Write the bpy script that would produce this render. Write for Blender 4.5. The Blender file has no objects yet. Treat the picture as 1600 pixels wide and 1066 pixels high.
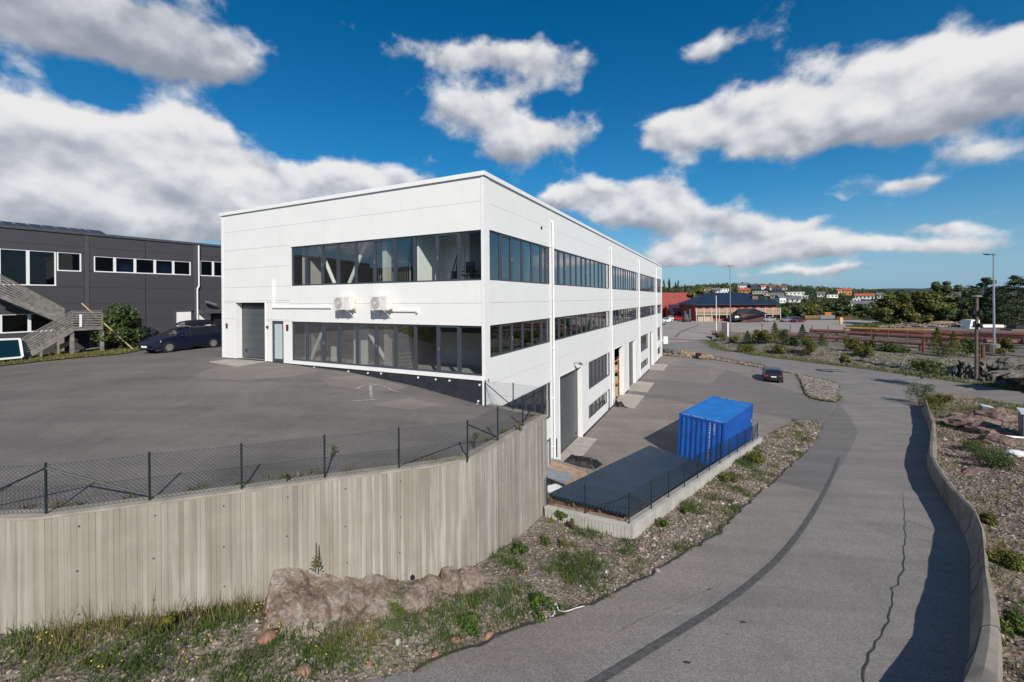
import bpy, math, random
import numpy as np
from mathutils import Vector, Matrix, noise as mnoise
from mathutils.geometry import delaunay_2d_cdt

random.seed(7); rng = np.random.default_rng(7)
scene = bpy.context.scene
COL = scene.collection
R = math.radians

# ------------------------------------------------------------------ camera
CAM_H = 9.6; FPX = 664.0; PX, PY = 800.0, 467.0; ROLL = 0.0081
cam_data = bpy.data.cameras.new('camera')
cam = bpy.data.objects.new('camera', cam_data); COL.objects.link(cam)
cam.location = (0, 0, CAM_H); cam.rotation_euler = (math.pi/2, ROLL, 0)
cam_data.sensor_width = 36; cam_data.lens = FPX/1600*36
cam_data.shift_y = -(533-PY)/1600
cam_data.clip_start = 0.1; cam_data.clip_end = 20000
scene.camera = cam

# ------------------------------------------------------------------ sun, sky, exposure
LIGHT = Vector((-0.283, 1.0, -0.737)).normalized()
sun_d = bpy.data.lights.new('sun', 'SUN'); sun_d.energy = 5.0; sun_d.angle = R(0.53); sun_d.color = (1.0, 0.94, 0.85)
sun = bpy.data.objects.new('sun', sun_d); COL.objects.link(sun)
sun.rotation_euler = LIGHT.to_track_quat('-Z', 'Y').to_euler(); sun.location = (20, -60, 60)
scene.view_settings.view_transform = 'Standard'; scene.view_settings.look = 'None'
scene.view_settings.exposure = 0.05; scene.view_settings.gamma = 1.0
scene.view_settings.use_curve_mapping = False
scene.cycles.max_bounces = 6; scene.cycles.transparent_max_bounces = 24
scene.cycles.diffuse_bounces = 3; scene.cycles.glossy_bounces = 3
scene.cycles.use_denoising = True

class NT:
    """small helper to write node trees"""
    def __init__(s, tree): s.t = tree; s.n = tree.nodes; s.l = tree.links
    def node(s, typ, **kw):
        n = s.n.new(typ)
        for k, v in kw.items(): setattr(n, k, v)
        return n
    def set(s, sock, v):
        if isinstance(v, bpy.types.NodeSocket): s.l.new(v, sock)
        else: sock.default_value = v
    def math(s, op, a, b=0.0, c=None, clamp=False):
        n = s.node('ShaderNodeMath', operation=op, use_clamp=clamp)
        s.set(n.inputs[0], a); s.set(n.inputs[1], b)
        if c is not None: s.set(n.inputs[2], c)
        return n.outputs[0]
    def vmath(s, op, a, b=(0, 0, 0)):
        n = s.node('ShaderNodeVectorMath', operation=op)
        s.set(n.inputs[0], a); s.set(n.inputs[1], b)
        return n.outputs['Value'] if op in ('LENGTH', 'DOT_PRODUCT', 'DISTANCE') else n.outputs[0]
    def noise(s, vec, scale, detail=4, rough=0.55, dist=0.0, out=0):
        n = s.node('ShaderNodeTexNoise'); s.set(n.inputs['Vector'], vec)
        n.inputs['Scale'].default_value = scale; n.inputs['Detail'].default_value = detail
        n.inputs['Roughness'].default_value = rough; n.inputs['Distortion'].default_value = dist
        return n.outputs[out]
    def ramp(s, fac, stops, interp='LINEAR'):
        n = s.node('ShaderNodeValToRGB'); s.set(n.inputs[0], fac); cr = n.color_ramp; cr.interpolation = interp
        while len(cr.elements) < len(stops): cr.elements.new(0.5)
        for e, (p, c) in zip(cr.elements, stops):
            e.position = p; e.color = (c[0], c[1], c[2], 1) if hasattr(c, '__len__') else (c, c, c, 1)
        return n.outputs[0]
    def mix(s, fac, a, b, blend='MIX'):
        n = s.node('ShaderNodeMix', data_type='RGBA', blend_type=blend)
        s.set(n.inputs[0], fac)
        for sock, v in ((n.inputs[6], a), (n.inputs[7], b)):
            if not isinstance(v, bpy.types.NodeSocket) and len(v) == 3: v = (*v, 1)
            s.set(sock, v)
        return n.outputs[2]
    def maprange(s, v, a, b, c=0.0, d=1.0, smooth=True):
        n = s.node('ShaderNodeMapRange', interpolation_type='SMOOTHSTEP' if smooth else 'LINEAR')
        s.set(n.inputs[0], v)
        for i, x in enumerate((a, b, c, d)): s.set(n.inputs[i+1], x)
        return n.outputs[0]

world = bpy.data.worlds.new('World'); scene.world = world; world.use_nodes = True
wt = NT(world.node_tree); wt.n.clear()
sky = wt.node('ShaderNodeTexSky', sky_type='NISHITA')
sky.sun_disc = False; sky.sun_elevation = R(35.3); sky.sun_rotation = math.atan2(-LIGHT.x, -LIGHT.y)
sky.air_density = 1.0; sky.dust_density = 0.25; sky.ozone_density = 3.0; sky.altitude = 60
SKY_STRENGTH = 0.082
CLOUD_D, CLOUD_M, CLOUD_L, HORIZON = (3.5, 3.85, 4.5), (6.0, 6.3, 6.9), (10.2, 10.1, 10.0), (2.3, 4.7, 7.3)
hs = wt.node('ShaderNodeHueSaturation'); hs.inputs['Saturation'].default_value = 1.62
hs.inputs['Hue'].default_value = 0.497; hs.inputs['Value'].default_value = 1.12
wt.l.new(sky.outputs[0], hs.inputs['Color'])
tc = wt.node('ShaderNodeTexCoord'); D = tc.outputs['Generated']
sep = wt.node('ShaderNodeSeparateXYZ'); wt.l.new(D, sep.inputs[0]); dz = sep.outputs[2]
# cloud masses: (pixel-free) direction given as slope right, slope up; half sizes; weight
BLOBS = [
 (-1.114, 0.673, 0.226, 0.083, 1.05), (-0.919, 0.598, 0.166, 0.078, 1.1), (-0.761, 0.575, 0.093, 0.078, 1.1), (-1.039, 0.703, 0.241, 0.060, 0.9), (-0.645, 0.613, 0.048, 0.042, 0.5),
 (-1.145, 0.395, 0.166, 0.117, 1.2), (-0.956, 0.342, 0.196, 0.099, 1.25), (-0.753, 0.387, 0.108, 0.069, 1.2), (-0.723, 0.319, 0.120, 0.075, 1.1), (-1.069, 0.267, 0.271, 0.063, 1),
 (-0.821, 0.252, 0.181, 0.051, 1), (-0.617, 0.297, 0.063, 0.051, 1), (-0.535, 0.267, 0.090, 0.054, 1), (-0.437, 0.289, 0.102, 0.054, 1.05), (-0.283, 0.285, 0.099, 0.045, 1.05),
 (-0.452, 0.233, 0.181, 0.045, 0.95), (-1.152, 0.203, 0.090, 0.036, 0.95), (-0.979, 0.194, 0.136, 0.042, 1), (-0.776, 0.184, 0.151, 0.045, 1), (-1.295, 0.252, 0.226, 0.090, 1),
 (-0.572, 0.176, 0.136, 0.045, 0.9), (-0.128, 0.571, 0.136, 0.045, 0.88), (0.023, 0.580, 0.143, 0.060, 0.93), (0.128, 0.538, 0.072, 0.048, 0.79), (-0.083, 0.432, 0.099, 0.069, 1.02),
 (0.045, 0.492, 0.093, 0.048, 0.79), (0.000, 0.349, 0.063, 0.036, 0.88), (0.102, 0.378, 0.090, 0.051, 0.93), (0.444, 0.571, 0.072, 0.039, 0.8), (-0.392, 0.560, 0.030, 0.030, 0.5),
 (0.467, 0.425, 0.128, 0.054, 1), (0.572, 0.369, 0.173, 0.072, 1.15), (0.753, 0.414, 0.166, 0.090, 1.2), (0.934, 0.462, 0.158, 0.099, 1.2), (1.099, 0.474, 0.143, 0.114, 1.2),
 (0.354, 0.375, 0.083, 0.045, 0.7), (1.220, 0.523, 0.120, 0.083, 1.1), (0.248, 0.233, 0.128, 0.066, 1.2), (0.324, 0.199, 0.113, 0.045, 1), (0.120, 0.233, 0.068, 0.033, 0.9),
 (0.392, 0.173, 0.128, 0.035, 0.8), (0.527, 0.122, 0.196, 0.035, 0.8), (0.685, 0.119, 0.143, 0.027, 0.71), (0.572, 0.173, 0.083, 0.030, 0.63), (0.873, 0.248, 0.113, 0.039, 0.85),
 (0.791, 0.267, 0.057, 0.024, 0.6), (1.114, 0.331, 0.099, 0.036, 0.8), (1.145, 0.143, 0.113, 0.041, 0.76), (1.024, 0.116, 0.090, 0.021, 0.55), (0.452, 0.090, 0.166, 0.019, 0.63),
 (0.753, 0.105, 0.113, 0.015, 0.5), (1.114, 0.199, 0.057, 0.020, 0.6), (-1.100, 0.215, 0.250, 0.050, 1.1), (-0.800, 0.190, 0.200, 0.045, 1.1), (-0.550, 0.185, 0.120, 0.040, 1),
 (0.350, 0.080, 0.140, 0.011, 0.67), (-0.300, 0.265, 0.130, 0.050, 0.9),
 (0.62, 0.098, 0.12, 0.013, 0.75), (0.86, 0.115, 0.09, 0.012, 0.7), (1.0, 0.155, 0.07, 0.014, 0.7), (1.2, 0.085, 0.12, 0.012, 0.7), (0.72, 0.062, 0.13, 0.009, 0.65), (1.05, 0.055, 0.1, 0.008, 0.6), (0.95, 0.26, 0.06, 0.012, 0.6), (0.66, 0.165, 0.08, 0.016, 0.7),
]
dens = None; lit = None
warp = wt.node('ShaderNodeTexNoise'); wt.l.new(D, warp.inputs['Vector']); warp.inputs['Scale'].default_value = 6.0; warp.inputs['Detail'].default_value = 4
wv = wt.vmath('SUBTRACT', warp.outputs['Color'], (0.5, 0.5, 0.5))
wv = wt.vmath('MULTIPLY', wv, (0.09, 0.09, 0.08))
DW = wt.vmath('ADD', D, wv)
for ax, ay, sx, sy, w in BLOBS:
    c = Vector((ax, 1, ay)); ln = c.length; c.normalize()
    r = Vector((0, 0, 1)).cross(c); r.normalize(); r = -r; u = c.cross(r); u.normalize()
    if u.z < 0: u = -u
    # foreshortening of the tangent plane: keep the listed slopes true
    hl = math.hypot(ax, 1); fx = hl*hl/ln; fy = ln*ln/hl/1.0
    q = wt.vmath('SUBTRACT', DW, tuple(c))
    hx = wt.math('MULTIPLY', wt.vmath('DOT_PRODUCT', q, tuple(r)), 0.98*hl/sx)
    hy = wt.math('MULTIPLY', wt.vmath('DOT_PRODUCT', q, tuple(u)), 0.98*ln*ln/hl/sy)
    hh = wt.math('ADD', hy, wt.math('MULTIPLY', wt.math('MINIMUM', hy, 0.0), 0.35))
    e = wt.math('ADD', wt.math('MULTIPLY', hx, hx), wt.math('MULTIPLY', hh, hh))
    g = wt.math('MULTIPLY', wt.math('POWER', 2.718, wt.math('MULTIPLY', e, -1.0)), w)
    gl = wt.math('MULTIPLY', g, wt.math('ADD', hy, -0.55 if (ax < -0.7 and ay > 0.52) else 0.12))
    dens = g if dens is None else wt.math('ADD', dens, g)
    lit = gl if lit is None else wt.math('ADD', lit, gl)
# the same kind of broken cloud all round the rest of the sky
pv = wt.vmath('MULTIPLY', D, (1.0, 1.0, 1.35))
big = wt.noise(pv, 2.1, 3, 0.5)
ydir = sep.outputs[1]
away = wt.maprange(ydir, 0.60, 0.35)
highfade = wt.maprange(dz, 0.02, 0.12)
gen = wt.math('MULTIPLY', wt.math('MULTIPLY', wt.maprange(big, 0.50, 0.66), away), highfade)
dens = wt.math('ADD', dens, gen)
def billow(v, sc, det):
    n = wt.noise(v, sc, det, 0.5)
    return wt.math('SUBTRACT', 1.0, wt.math('MULTIPLY', wt.math('ABSOLUTE', wt.math('SUBTRACT', n, 0.5)), 4.5))
n1 = wt.noise(pv, 9.0, 9, 0.62, 0.0)
b1 = billow(pv, 5.2, 3)
sh = wt.vmath('ADD', pv, (0.008, -0.012, 0.030))
b2 = billow(sh, 5.2, 3)
n2 = wt.noise(sh, 9.0, 5, 0.5); n1s = wt.noise(pv, 9.0, 5, 0.5)
nlow = wt.noise(pv, 3.4, 2, 0.5)
densc = wt.math('MINIMUM', dens, 1.6)
val = wt.math('ADD', densc, wt.math('MULTIPLY', wt.math('SUBTRACT', n1, 0.5), 2.0))
val = wt.math('ADD', val, wt.math('MULTIPLY', wt.math('SUBTRACT', b1, 0.62), 0.55))
val = wt.math('ADD', val, wt.math('MULTIPLY', wt.math('SUBTRACT', nlow, 0.5), 1.7))
cov = wt.maprange(val, 0.42, 1.12)
thick = wt.maprange(val, 0.6, 1.7)
ratio = wt.math('DIVIDE', lit, wt.math('ADD', dens, 0.15))
relief = wt.math('ADD', wt.math('MULTIPLY', wt.math('SUBTRACT', n1s, n2), 2.2), wt.math('MULTIPLY', wt.math('SUBTRACT', b1, b2), 0.62))
s1 = wt.math('ADD', wt.math('MULTIPLY', ratio, 0.85), relief)
s2 = wt.math('ADD', s1, wt.math('MULTIPLY', thick, 0.05))
shade = wt.maprange(s2, -0.78, 0.84, 0.0, 1.0)
ccol = wt.ramp(shade, [(0.0, CLOUD_D), (0.42, CLOUD_M), (1.0, CLOUD_L)])
covn = wt.math('MULTIPLY', cov, 0.95)
# pale air low over the horizon, all round
hz = wt.math('POWER', wt.math('SUBTRACT', 1.0, wt.math('MAXIMUM', dz, 0.0), clamp=True), 5.5)
skyc = wt.mix(wt.math('MULTIPLY', hz, 0.88), hs.outputs[0], HORIZON)
final = wt.mix(covn, skyc, ccol)
bg = wt.node('ShaderNodeBackground'); wt.l.new(final, bg.inputs[0]); bg.inputs[1].default_value = SKY_STRENGTH
wo = wt.node('ShaderNodeOutputWorld'); wt.l.new(bg.outputs[0], wo.inputs[0])

# ------------------------------------------------------------------ pixel -> place helpers (photo pixels to world points at a known depth)
def ray(u, v):
    c, s = math.cos(ROLL), math.sin(ROLL); x = u-PX; y = v-PY
    return Vector(((x*c-y*s)/FPX, 1.0, -(x*s+y*c)/FPX))
ORG = Vector((0, 0, CAM_H))
def atz(u, v, z): r = ray(u, v); return ORG+r*((z-CAM_H)/r.z)
def aty(u, v, Y): return ORG+ray(u, v)*Y
def onplane(u, v, p0, n):
    r = ray(u, v); n = Vector(n); return ORG+r*((Vector(p0)-ORG).dot(n)/r.dot(n))
def onsurf(u, v, fn, y0=4.0, y1=400.0):
    r = ray(u, v); lo = y0; p = ORG+r*lo
    y = y0
    while y < y1:
        q = ORG+r*(y*1.02+0.05)
        if q.z < fn(q.x, q.y):
            a, b = y, y*1.02+0.05
            for _ in range(24):
                m = (a+b)/2; p = ORG+r*m
                if p.z < fn(p.x, p.y): b = m
                else: a = m
            p = ORG+r*a; return Vector((p.x, p.y, fn(p.x, p.y)))
        y = y*1.02+0.05
    p = ORG+r*y1; return Vector((p.x, p.y, fn(p.x, p.y)))

# ------------------------------------------------------------------ object helpers
def tag(o, label=None, cat=None, group=None, kind=None):
    if label: o['label'] = label
    if cat: o['category'] = cat
    if group: o['group'] = group
    if kind: o['kind'] = kind
    return o
def thing(name, label, cat, loc=(0, 0, 0), rz=0.0, group=None, rot=None):
    o = bpy.data.objects.new(name, None); COL.objects.link(o); o.location = loc
    o.rotation_euler = rot if rot is not None else (0, 0, rz); o.empty_display_size = 0.2
    return tag(o, label, cat, group)
def copy_tree(o, parent=None):
    c = o.copy(); COL.objects.link(c)
    if parent is not None: c.parent = parent
    for ch in o.children: copy_tree(ch, c)
    return c
def link_mesh(name, me, mats, parent=None):
    for m in (mats if isinstance(mats, (list, tuple)) else [mats]): me.materials.append(m)
    o = bpy.data.objects.new(name, me); COL.objects.link(o)
    if parent is not None: o.parent = parent
    return o
def raw_mesh(name, V, F, mats, parent=None, smooth=False, tint=None, k=3):
    """V (n,3), F (m,k) arrays; tint per face"""
    V = np.asarray(V, np.float32); F = np.asarray(F, np.int32); k = F.shape[1]
    me = bpy.data.meshes.new(name); me.vertices.add(len(V)); me.vertices.foreach_set('co', V.ravel())
    me.loops.add(F.size); me.loops.foreach_set('vertex_index', F.ravel())
    me.polygons.add(len(F)); me.polygons.foreach_set('loop_start', np.arange(0, F.size, k, dtype=np.int32))
    me.polygons.foreach_set('loop_total', np.full(len(F), k, np.int32))
    if smooth: me.polygons.foreach_set('use_smooth', np.ones(len(F), bool))
    if tint is not None:
        a = me.attributes.new('tint', 'FLOAT', 'FACE'); a.data.foreach_set('value', np.asarray(tint, np.float32))
    me.update(calc_edges=True); me.validate()
    return link_mesh(name, me, mats, parent)
class MB:
    def __init__(s): s.v = []; s.f = []; s.mi = []; s.m = 0
    def add(s, vs, fs):
        b = len(s.v); s.v += [tuple(p) for p in vs]
        for f in fs: s.f.append([i+b for i in f]); s.mi.append(s.m)
        return s
    def hexa(s, p):  # 8 points: bottom 4 ccw, top 4 ccw
        return s.add(p, [(3, 2, 1, 0), (4, 5, 6, 7), (0, 1, 5, 4), (1, 2, 6, 5), (2, 3, 7, 6), (3, 0, 4, 7)])
    def box(s, x0, x1, y0, y1, z0, z1):
        if x0 > x1: x0, x1 = x1, x0
        if y0 > y1: y0, y1 = y1, y0
        if z0 > z1: z0, z1 = z1, z0
        return s.hexa([(x0, y0, z0), (x1, y0, z0), (x1, y1, z0), (x0, y1, z0), (x0, y0, z1), (x1, y0, z1), (x1, y1, z1), (x0, y1, z1)])
    def bar(s, p0, p1, w, h, up=(0, 0, 1)):
        p0 = Vector(p0); p1 = Vector(p1); d = (p1-p0).normalized(); up = Vector(up)
        if abs(d.dot(up)) > 0.95: up = Vector((1, 0, 0))
        a = d.cross(up).normalized()*w/2; b = a.cross(d).normalized()*h/2
        return s.hexa([p0-a-b, p1-a-b, p1+a-b, p0+a-b, p0-a+b, p1-a+b, p1+a+b, p0+a+b])
    def tube(s, p0, p1, r0, r1=None, n=8, caps=True):
        r1 = r0 if r1 is None else r1
        p0 = Vector(p0); p1 = Vector(p1); d = (p1-p0).normalized()
        up = Vector((0, 0, 1)) if abs(d.z) < 0.95 else Vector((1, 0, 0))
        a = d.cross(up).normalized(); b = d.cross(a).normalized()
        vs = []
        for p, r in ((p0, r0), (p1, r1)):
            for i in range(n):
                t = 2*math.pi*i/n; vs.append(p+a*(r*math.cos(t))+b*(r*math.sin(t)))
        fs = [(i, (i+1) % n, n+(i+1) % n, n+i) for i in range(n)]
        if caps: fs += [tuple(range(n-1, -1, -1)), tuple(range(n, 2*n))]
        return s.add(vs, fs)
    def path(s, pts, r, n=6):
        for i in range(len(pts)-1):
            rr = r if not hasattr(r, '__len__') else r[i]; r2 = r if not hasattr(r, '__len__') else r[i+1]
            s.tube(pts[i], pts[i+1], rr, r2, n)
        return s
    def ball(s, c, rx, ry=None, rz=None, nu=10, nv=6):
        ry = rx if ry is None else ry; rz = rx if rz is None else rz
        vs = [(c[0], c[1], c[2]-rz)]; fs = []
        for j in range(1, nv):
            ph = -math.pi/2+math.pi*j/nv
            for i in range(nu):
                th = 2*math.pi*i/nu
                vs.append((c[0]+rx*math.cos(ph)*math.cos(th), c[1]+ry*math.cos(ph)*math.sin(th), c[2]+rz*math.sin(ph)))
        vs.append((c[0], c[1], c[2]+rz))
        for i in range(nu): fs.append((0, 1+(i+1) % nu, 1+i))
        for j in range(nv-2):
            for i in range(nu):
                a = 1+j*nu+i; b = 1+j*nu+(i+1) % nu
                fs.append((a, b, b+nu, a+nu))
        t = len(vs)-1; o = 1+(nv-2)*nu
        for i in range(nu): fs.append((o+i, o+(i+1) % nu, t))
        return s.add(vs, fs)
    def prism(s, poly, z0, z1):  # poly ccw in xy
        n = len(poly)
        vs = [(p[0], p[1], z0) for p in poly]+[(p[0], p[1], z1) for p in poly]
        return s.add(vs, [tuple(range(n-1, -1, -1)), tuple(range(n, 2*n))]+[(i, (i+1) % n, n+(i+1) % n, n+i) for i in range(n)])
    def extrude(s, poly, d):  # poly: 3d points, d: vector
        n = len(poly); d = Vector(d)
        vs = [Vector(p) for p in poly]+[Vector(p)+d for p in poly]
        return s.add(vs, [tuple(range(n-1, -1, -1)), tuple(range(n, 2*n))]+[(i, (i+1) % n, n+(i+1) % n, n+i) for i in range(n)])
    def build(s, name, mats, parent=None, smooth=False):
        me = bpy.data.meshes.new(name); me.from_pydata([tuple(p) for p in s.v], [], s.f)
        if any(s.mi): me.polygons.foreach_set('material_index', s.mi)
        if smooth: me.polygons.foreach_set('use_smooth', [True]*len(s.f))
        me.update()
        return link_mesh(name, me, mats, parent)
def inst(o, name=None, parent=None, loc=None, rz=None, scale=None, mat=None):
    c = o.copy(); COL.objects.link(c)
    if name: c.name = name
    if parent is not None: c.parent = parent
    if loc is not None: c.location = loc
    if rz is not None: c.rotation_euler = (0, 0, rz)
    if scale is not None: c.scale = scale if hasattr(scale, '__len__') else (scale,)*3
    return c
def nz3(x, y, z=0.0): return mnoise.noise(Vector((x, y, z)))
def fbm(x, y, z=0.0, o=4):
    s = 0; a = 0.5
    for i in range(o): s += a*mnoise.noise(Vector((x, y, z))); x *= 2.03; y *= 2.03; z *= 2.03; a *= 0.5
    return s
def inside(px, py, poly):
    x = np.asarray(px); y = np.asarray(py); c = np.zeros(x.shape, bool); n = len(poly); j = n-1
    for i in range(n):
        xi, yi = poly[i][0], poly[i][1]; xj, yj = poly[j][0], poly[j][1]
        t = ((yi > y) != (yj > y)) & (x < (xj-xi)*(y-yi)/((yj-yi) if yj != yi else 1e-9)+xi)
        c ^= t; j = i
    return c
def drape(name, poly, fn, mat_, step=0.5, seg=None, kind='structure', jitter=0.15, off=0.0, smooth=True, skirt=0.0):
    """a sheet with the outline poly (plan), draped on fn"""
    seg = seg or step; B = []
    n = len(poly)
    for i in range(n):
        a = Vector(poly[i][:2]); b = Vector(poly[(i+1) % n][:2]); k = max(1, int((b-a).length/seg))
        for j in range(k): B.append(a.lerp(b, j/k))
    xs = [p.x for p in B]; ys = [p.y for p in B]
    gx, gy = np.meshgrid(np.arange(min(xs), max(xs), step), np.arange(min(ys), max(ys), step))
    gx = gx.ravel()+rng.uniform(-jitter, jitter, gx.size)*step; gy = gy.ravel()+rng.uniform(-jitter, jitter, gy.size)*step
    ok = inside(gx, gy, [(p.x, p.y) for p in B])
    pts = B+[Vector((x, y)) for x, y in zip(gx[ok], gy[ok])]
    nb = len(B); edges = [(i, (i+1) % nb) for i in range(nb)]
    vs, es, fs, _, _, _ = delaunay_2d_cdt(pts, edges, [], 1, 1e-4)
    me = bpy.data.meshes.new(name)
    V3 = [(p.x, p.y, fn(p.x, p.y)+off) for p in vs]
    me.from_pydata(V3, [], fs); me.update()
    if me.polygons and sum(p.normal.z*p.area for p in me.polygons) < 0: me.flip_normals()
    if smooth: me.polygons.foreach_set('use_smooth', [True]*len(me.polygons))
    o = link_mesh(name, me, mat_)
    if kind: o['kind'] = kind
    return o
class RBF:
    """smooth height through control points (x, y, z)"""
    def __init__(s, pts):
        P = np.array(pts, float); s.P = P[:, :2]; n = len(P)
        A = np.linalg.norm(s.P[:, None]-s.P[None], axis=2); Q = np.c_[np.ones(n), s.P]
        M = np.block([[A, Q], [Q.T, np.zeros((3, 3))]])
        s.w = np.linalg.lstsq(M, np.r_[P[:, 2], 0, 0, 0], rcond=None)[0]
    def __call__(s, x, y):
        d = np.hypot(s.P[:, 0]-x, s.P[:, 1]-y)
        return float(d@s.w[:-3]+s.w[-3]+s.w[-2]*x+s.w[-1]*y)
# ------------------------------------------------------------------ materials (procedural)
MATS = {}
def new_mat(name):
    m = bpy.data.materials.new(name); m.use_nodes = True; t = NT(m.node_tree); t.n.clear()
    out = t.node('ShaderNodeOutputMaterial'); b = t.node('ShaderNodeBsdfPrincipled'); t.l.new(b.outputs[0], out.inputs[0])
    MATS[name] = m
    return m, t, b, out
def mat(name, col, rough=0.7, metal=0.0, var=0.12, scale=3.0, bump=0.0, bscale=40.0, spec=0.5, dirt=0.0, coord='Object', tint=False, tintamt=0.5):
    if name in MATS: return MATS[name]
    m, t, b, out = new_mat(name)
    tcn = t.node('ShaderNodeTexCoord'); P = tcn.outputs[coord]
    lo = tuple(c*(1-var) for c in col); hi = tuple(min(1, c*(1+var)) for c in col)
    n = t.noise(P, scale, 6, 0.6)
    c = t.mix(t.maprange(n, 0.3, 0.7), lo, hi)
    if dirt > 0:
        n2 = t.noise(P, scale*0.37, 5, 0.65, 0.4)
        c = t.mix(t.math('MULTIPLY', t.maprange(n2, 0.48, 0.72), dirt), c, tuple(x*0.45 for x in col))
    if tint:
        at = t.node('ShaderNodeAttribute', attribute_name='tint'); f = at.outputs['Fac']
        c = t.mix(1.0, c, t.ramp(f, [(0.0, 1-tintamt), (1.0, 1+tintamt)]), 'MULTIPLY')
    t.l.new(c, b.inputs['Base Color'])
    b.inputs['Roughness'].default_value = rough; b.inputs['Metallic'].default_value = metal
    b.inputs['Specular IOR Level'].default_value = spec
    if bump > 0:
        bn = t.node('ShaderNodeBump'); bn.inputs['Strength'].default_value = bump; bn.inputs['Distance'].default_value = 0.02
        t.l.new(t.noise(P, bscale, 5, 0.6), bn.inputs['Height']); t.l.new(bn.outputs[0], b.inputs['Normal'])
    return m

def asphalt(name, base, warm=1.0, patch=0.16, speck=0.55, pscale=0.35):
    m, t, b, out = new_mat(name)
    P = t.node('ShaderNodeTexCoord').outputs['Object']
    big = t.noise(P, pscale, 5, 0.6, 0.5); mid = t.noise(P, 2.3, 5, 0.65)
    fine = t.noise(P, 45.0, 3, 0.7); fine2 = t.node('ShaderNodeTexVoronoi'); t.l.new(P, fine2.inputs['Vector']); fine2.inputs['Scale'].default_value = 38
    k = t.math('ADD', t.math('MULTIPLY', t.math('SUBTRACT', big, 0.5), patch*3.0), t.math('MULTIPLY', t.math('SUBTRACT', mid, 0.5), patch*1.2))
    sp = t.math('MULTIPLY', t.math('SUBTRACT', fine, 0.5), speck*2.2)
    k = t.math('ADD', t.math('ADD', k, sp), 1.0)
    cell = t.node('ShaderNodeSeparateXYZ'); t.l.new(fine2.outputs['Color'], cell.inputs[0])
    k = t.math('MULTIPLY', k, t.maprange(cell.outputs[0], 0.0, 1.0, 1-speck*0.45, 1+speck*0.55, False))
    k = t.math('MAXIMUM', k, 0.25)
    col = t.mix(1.0, (base*1.05*warm, base, base*0.97/warm), (1, 1, 1), 'MULTIPLY')
    # streaks worn by tyres / drainage, drawn out along x
    st = t.noise(t.vmath('MULTIPLY', P, (0.12, 1.1, 1.0)), 1.0, 5, 0.6, 0.3)
    k = t.math('MULTIPLY', k, t.maprange(st, 0.3, 0.7, 0.88, 1.1))
    cc = t.node('ShaderNodeCombineXYZ')
    for i in range(3): t.l.new(k, cc.inputs[i])
    t.l.new(t.mix(1.0, col, cc.outputs[0], 'MULTIPLY'), b.inputs['Base Color'])
    b.inputs['Roughness'].default_value = 0.88; b.inputs['Specular IOR Level'].default_value = 0.3
    bn = t.node('ShaderNodeBump'); bn.inputs['Strength'].default_value = 0.45; bn.inputs['Distance'].default_value = 0.012
    t.l.new(t.math('ADD', fine, cell.outputs[0]), bn.inputs['Height']); t.l.new(bn.outputs[0], b.inputs['Normal'])
    return m
M_ROAD = asphalt('road_asphalt', 0.175, 1.035, 0.20, 0.48)
M_ROADSIDE = asphalt('roadside_asphalt', 0.180, 1.075, 0.14, 0.45)
M_PATCH = asphalt('patch_asphalt', 0.135, 1.03, 0.08, 0.3)
M_YARD = asphalt('yard_asphalt', 0.172, 1.07, 0.27, 0.30)
M_DECK = asphalt('deck_asphalt', 0.130, 1.05, 0.30, 0.28)
M_DECKLIGHT = asphalt('deck_light_asphalt', 0.158, 1.07, 0.2, 0.28)
M_PARK = asphalt('parking_asphalt', 0.25, 1.07, 0.10, 0.2)
M_FARROAD = asphalt('far_road_asphalt', 0.24, 1.05, 0.12, 0.25)
M_TAR = mat('tar_joint', (0.078, 0.074, 0.072), 0.8, var=0.3, scale=9, bump=0.3, bscale=60)
M_CRACK = mat('crack_dark', (0.035, 0.033, 0.033), 0.9, var=0.3, scale=9)

def glass_mat(name, tintc=(0.86, 0.92, 0.92), refl=1.0):
    m, t, b, out = new_mat(name); t.n.remove(b)
    tr = t.node('ShaderNodeBsdfTransparent'); tr.inputs[0].default_value = (*tintc, 1)
    gl = t.node('ShaderNodeBsdfGlossy'); gl.inputs['Roughness'].default_value = 0.0
    P = t.node('ShaderNodeTexCoord').outputs['Object']
    bn = t.node('ShaderNodeBump'); bn.inputs['Strength'].default_value = 0.03; bn.inputs['Distance'].default_value = 0.05
    t.l.new(t.noise(P, 1.1, 2), bn.inputs['Height']); t.l.new(bn.outputs[0], gl.inputs['Normal'])
    fr = t.node('ShaderNodeFresnel'); fr.inputs[0].default_value = 1.55
    f = t.math('MULTIPLY', t.math('ADD', fr.outputs[0], 0.03), 1.5*refl, clamp=True)
    mx = t.node('ShaderNodeMixShader'); t.l.new(f, mx.inputs[0]); t.l.new(tr.outputs[0], mx.inputs[1]); t.l.new(gl.outputs[0], mx.inputs[2])
    t.l.new(mx.outputs[0], out.inputs[0]); return m
M_GLASS = glass_mat('window_glass', (.88, .94, .95), 1.6)
M_GLASSL = glass_mat('clear_window_glass', (.94, .97, .96), .15)
M_GLASSDARK = glass_mat('tinted_glass', (0.62, 0.66, 0.67), .42)
M_CARGLASS = glass_mat('car_glass', (0.18, 0.2, 0.2))

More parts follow.
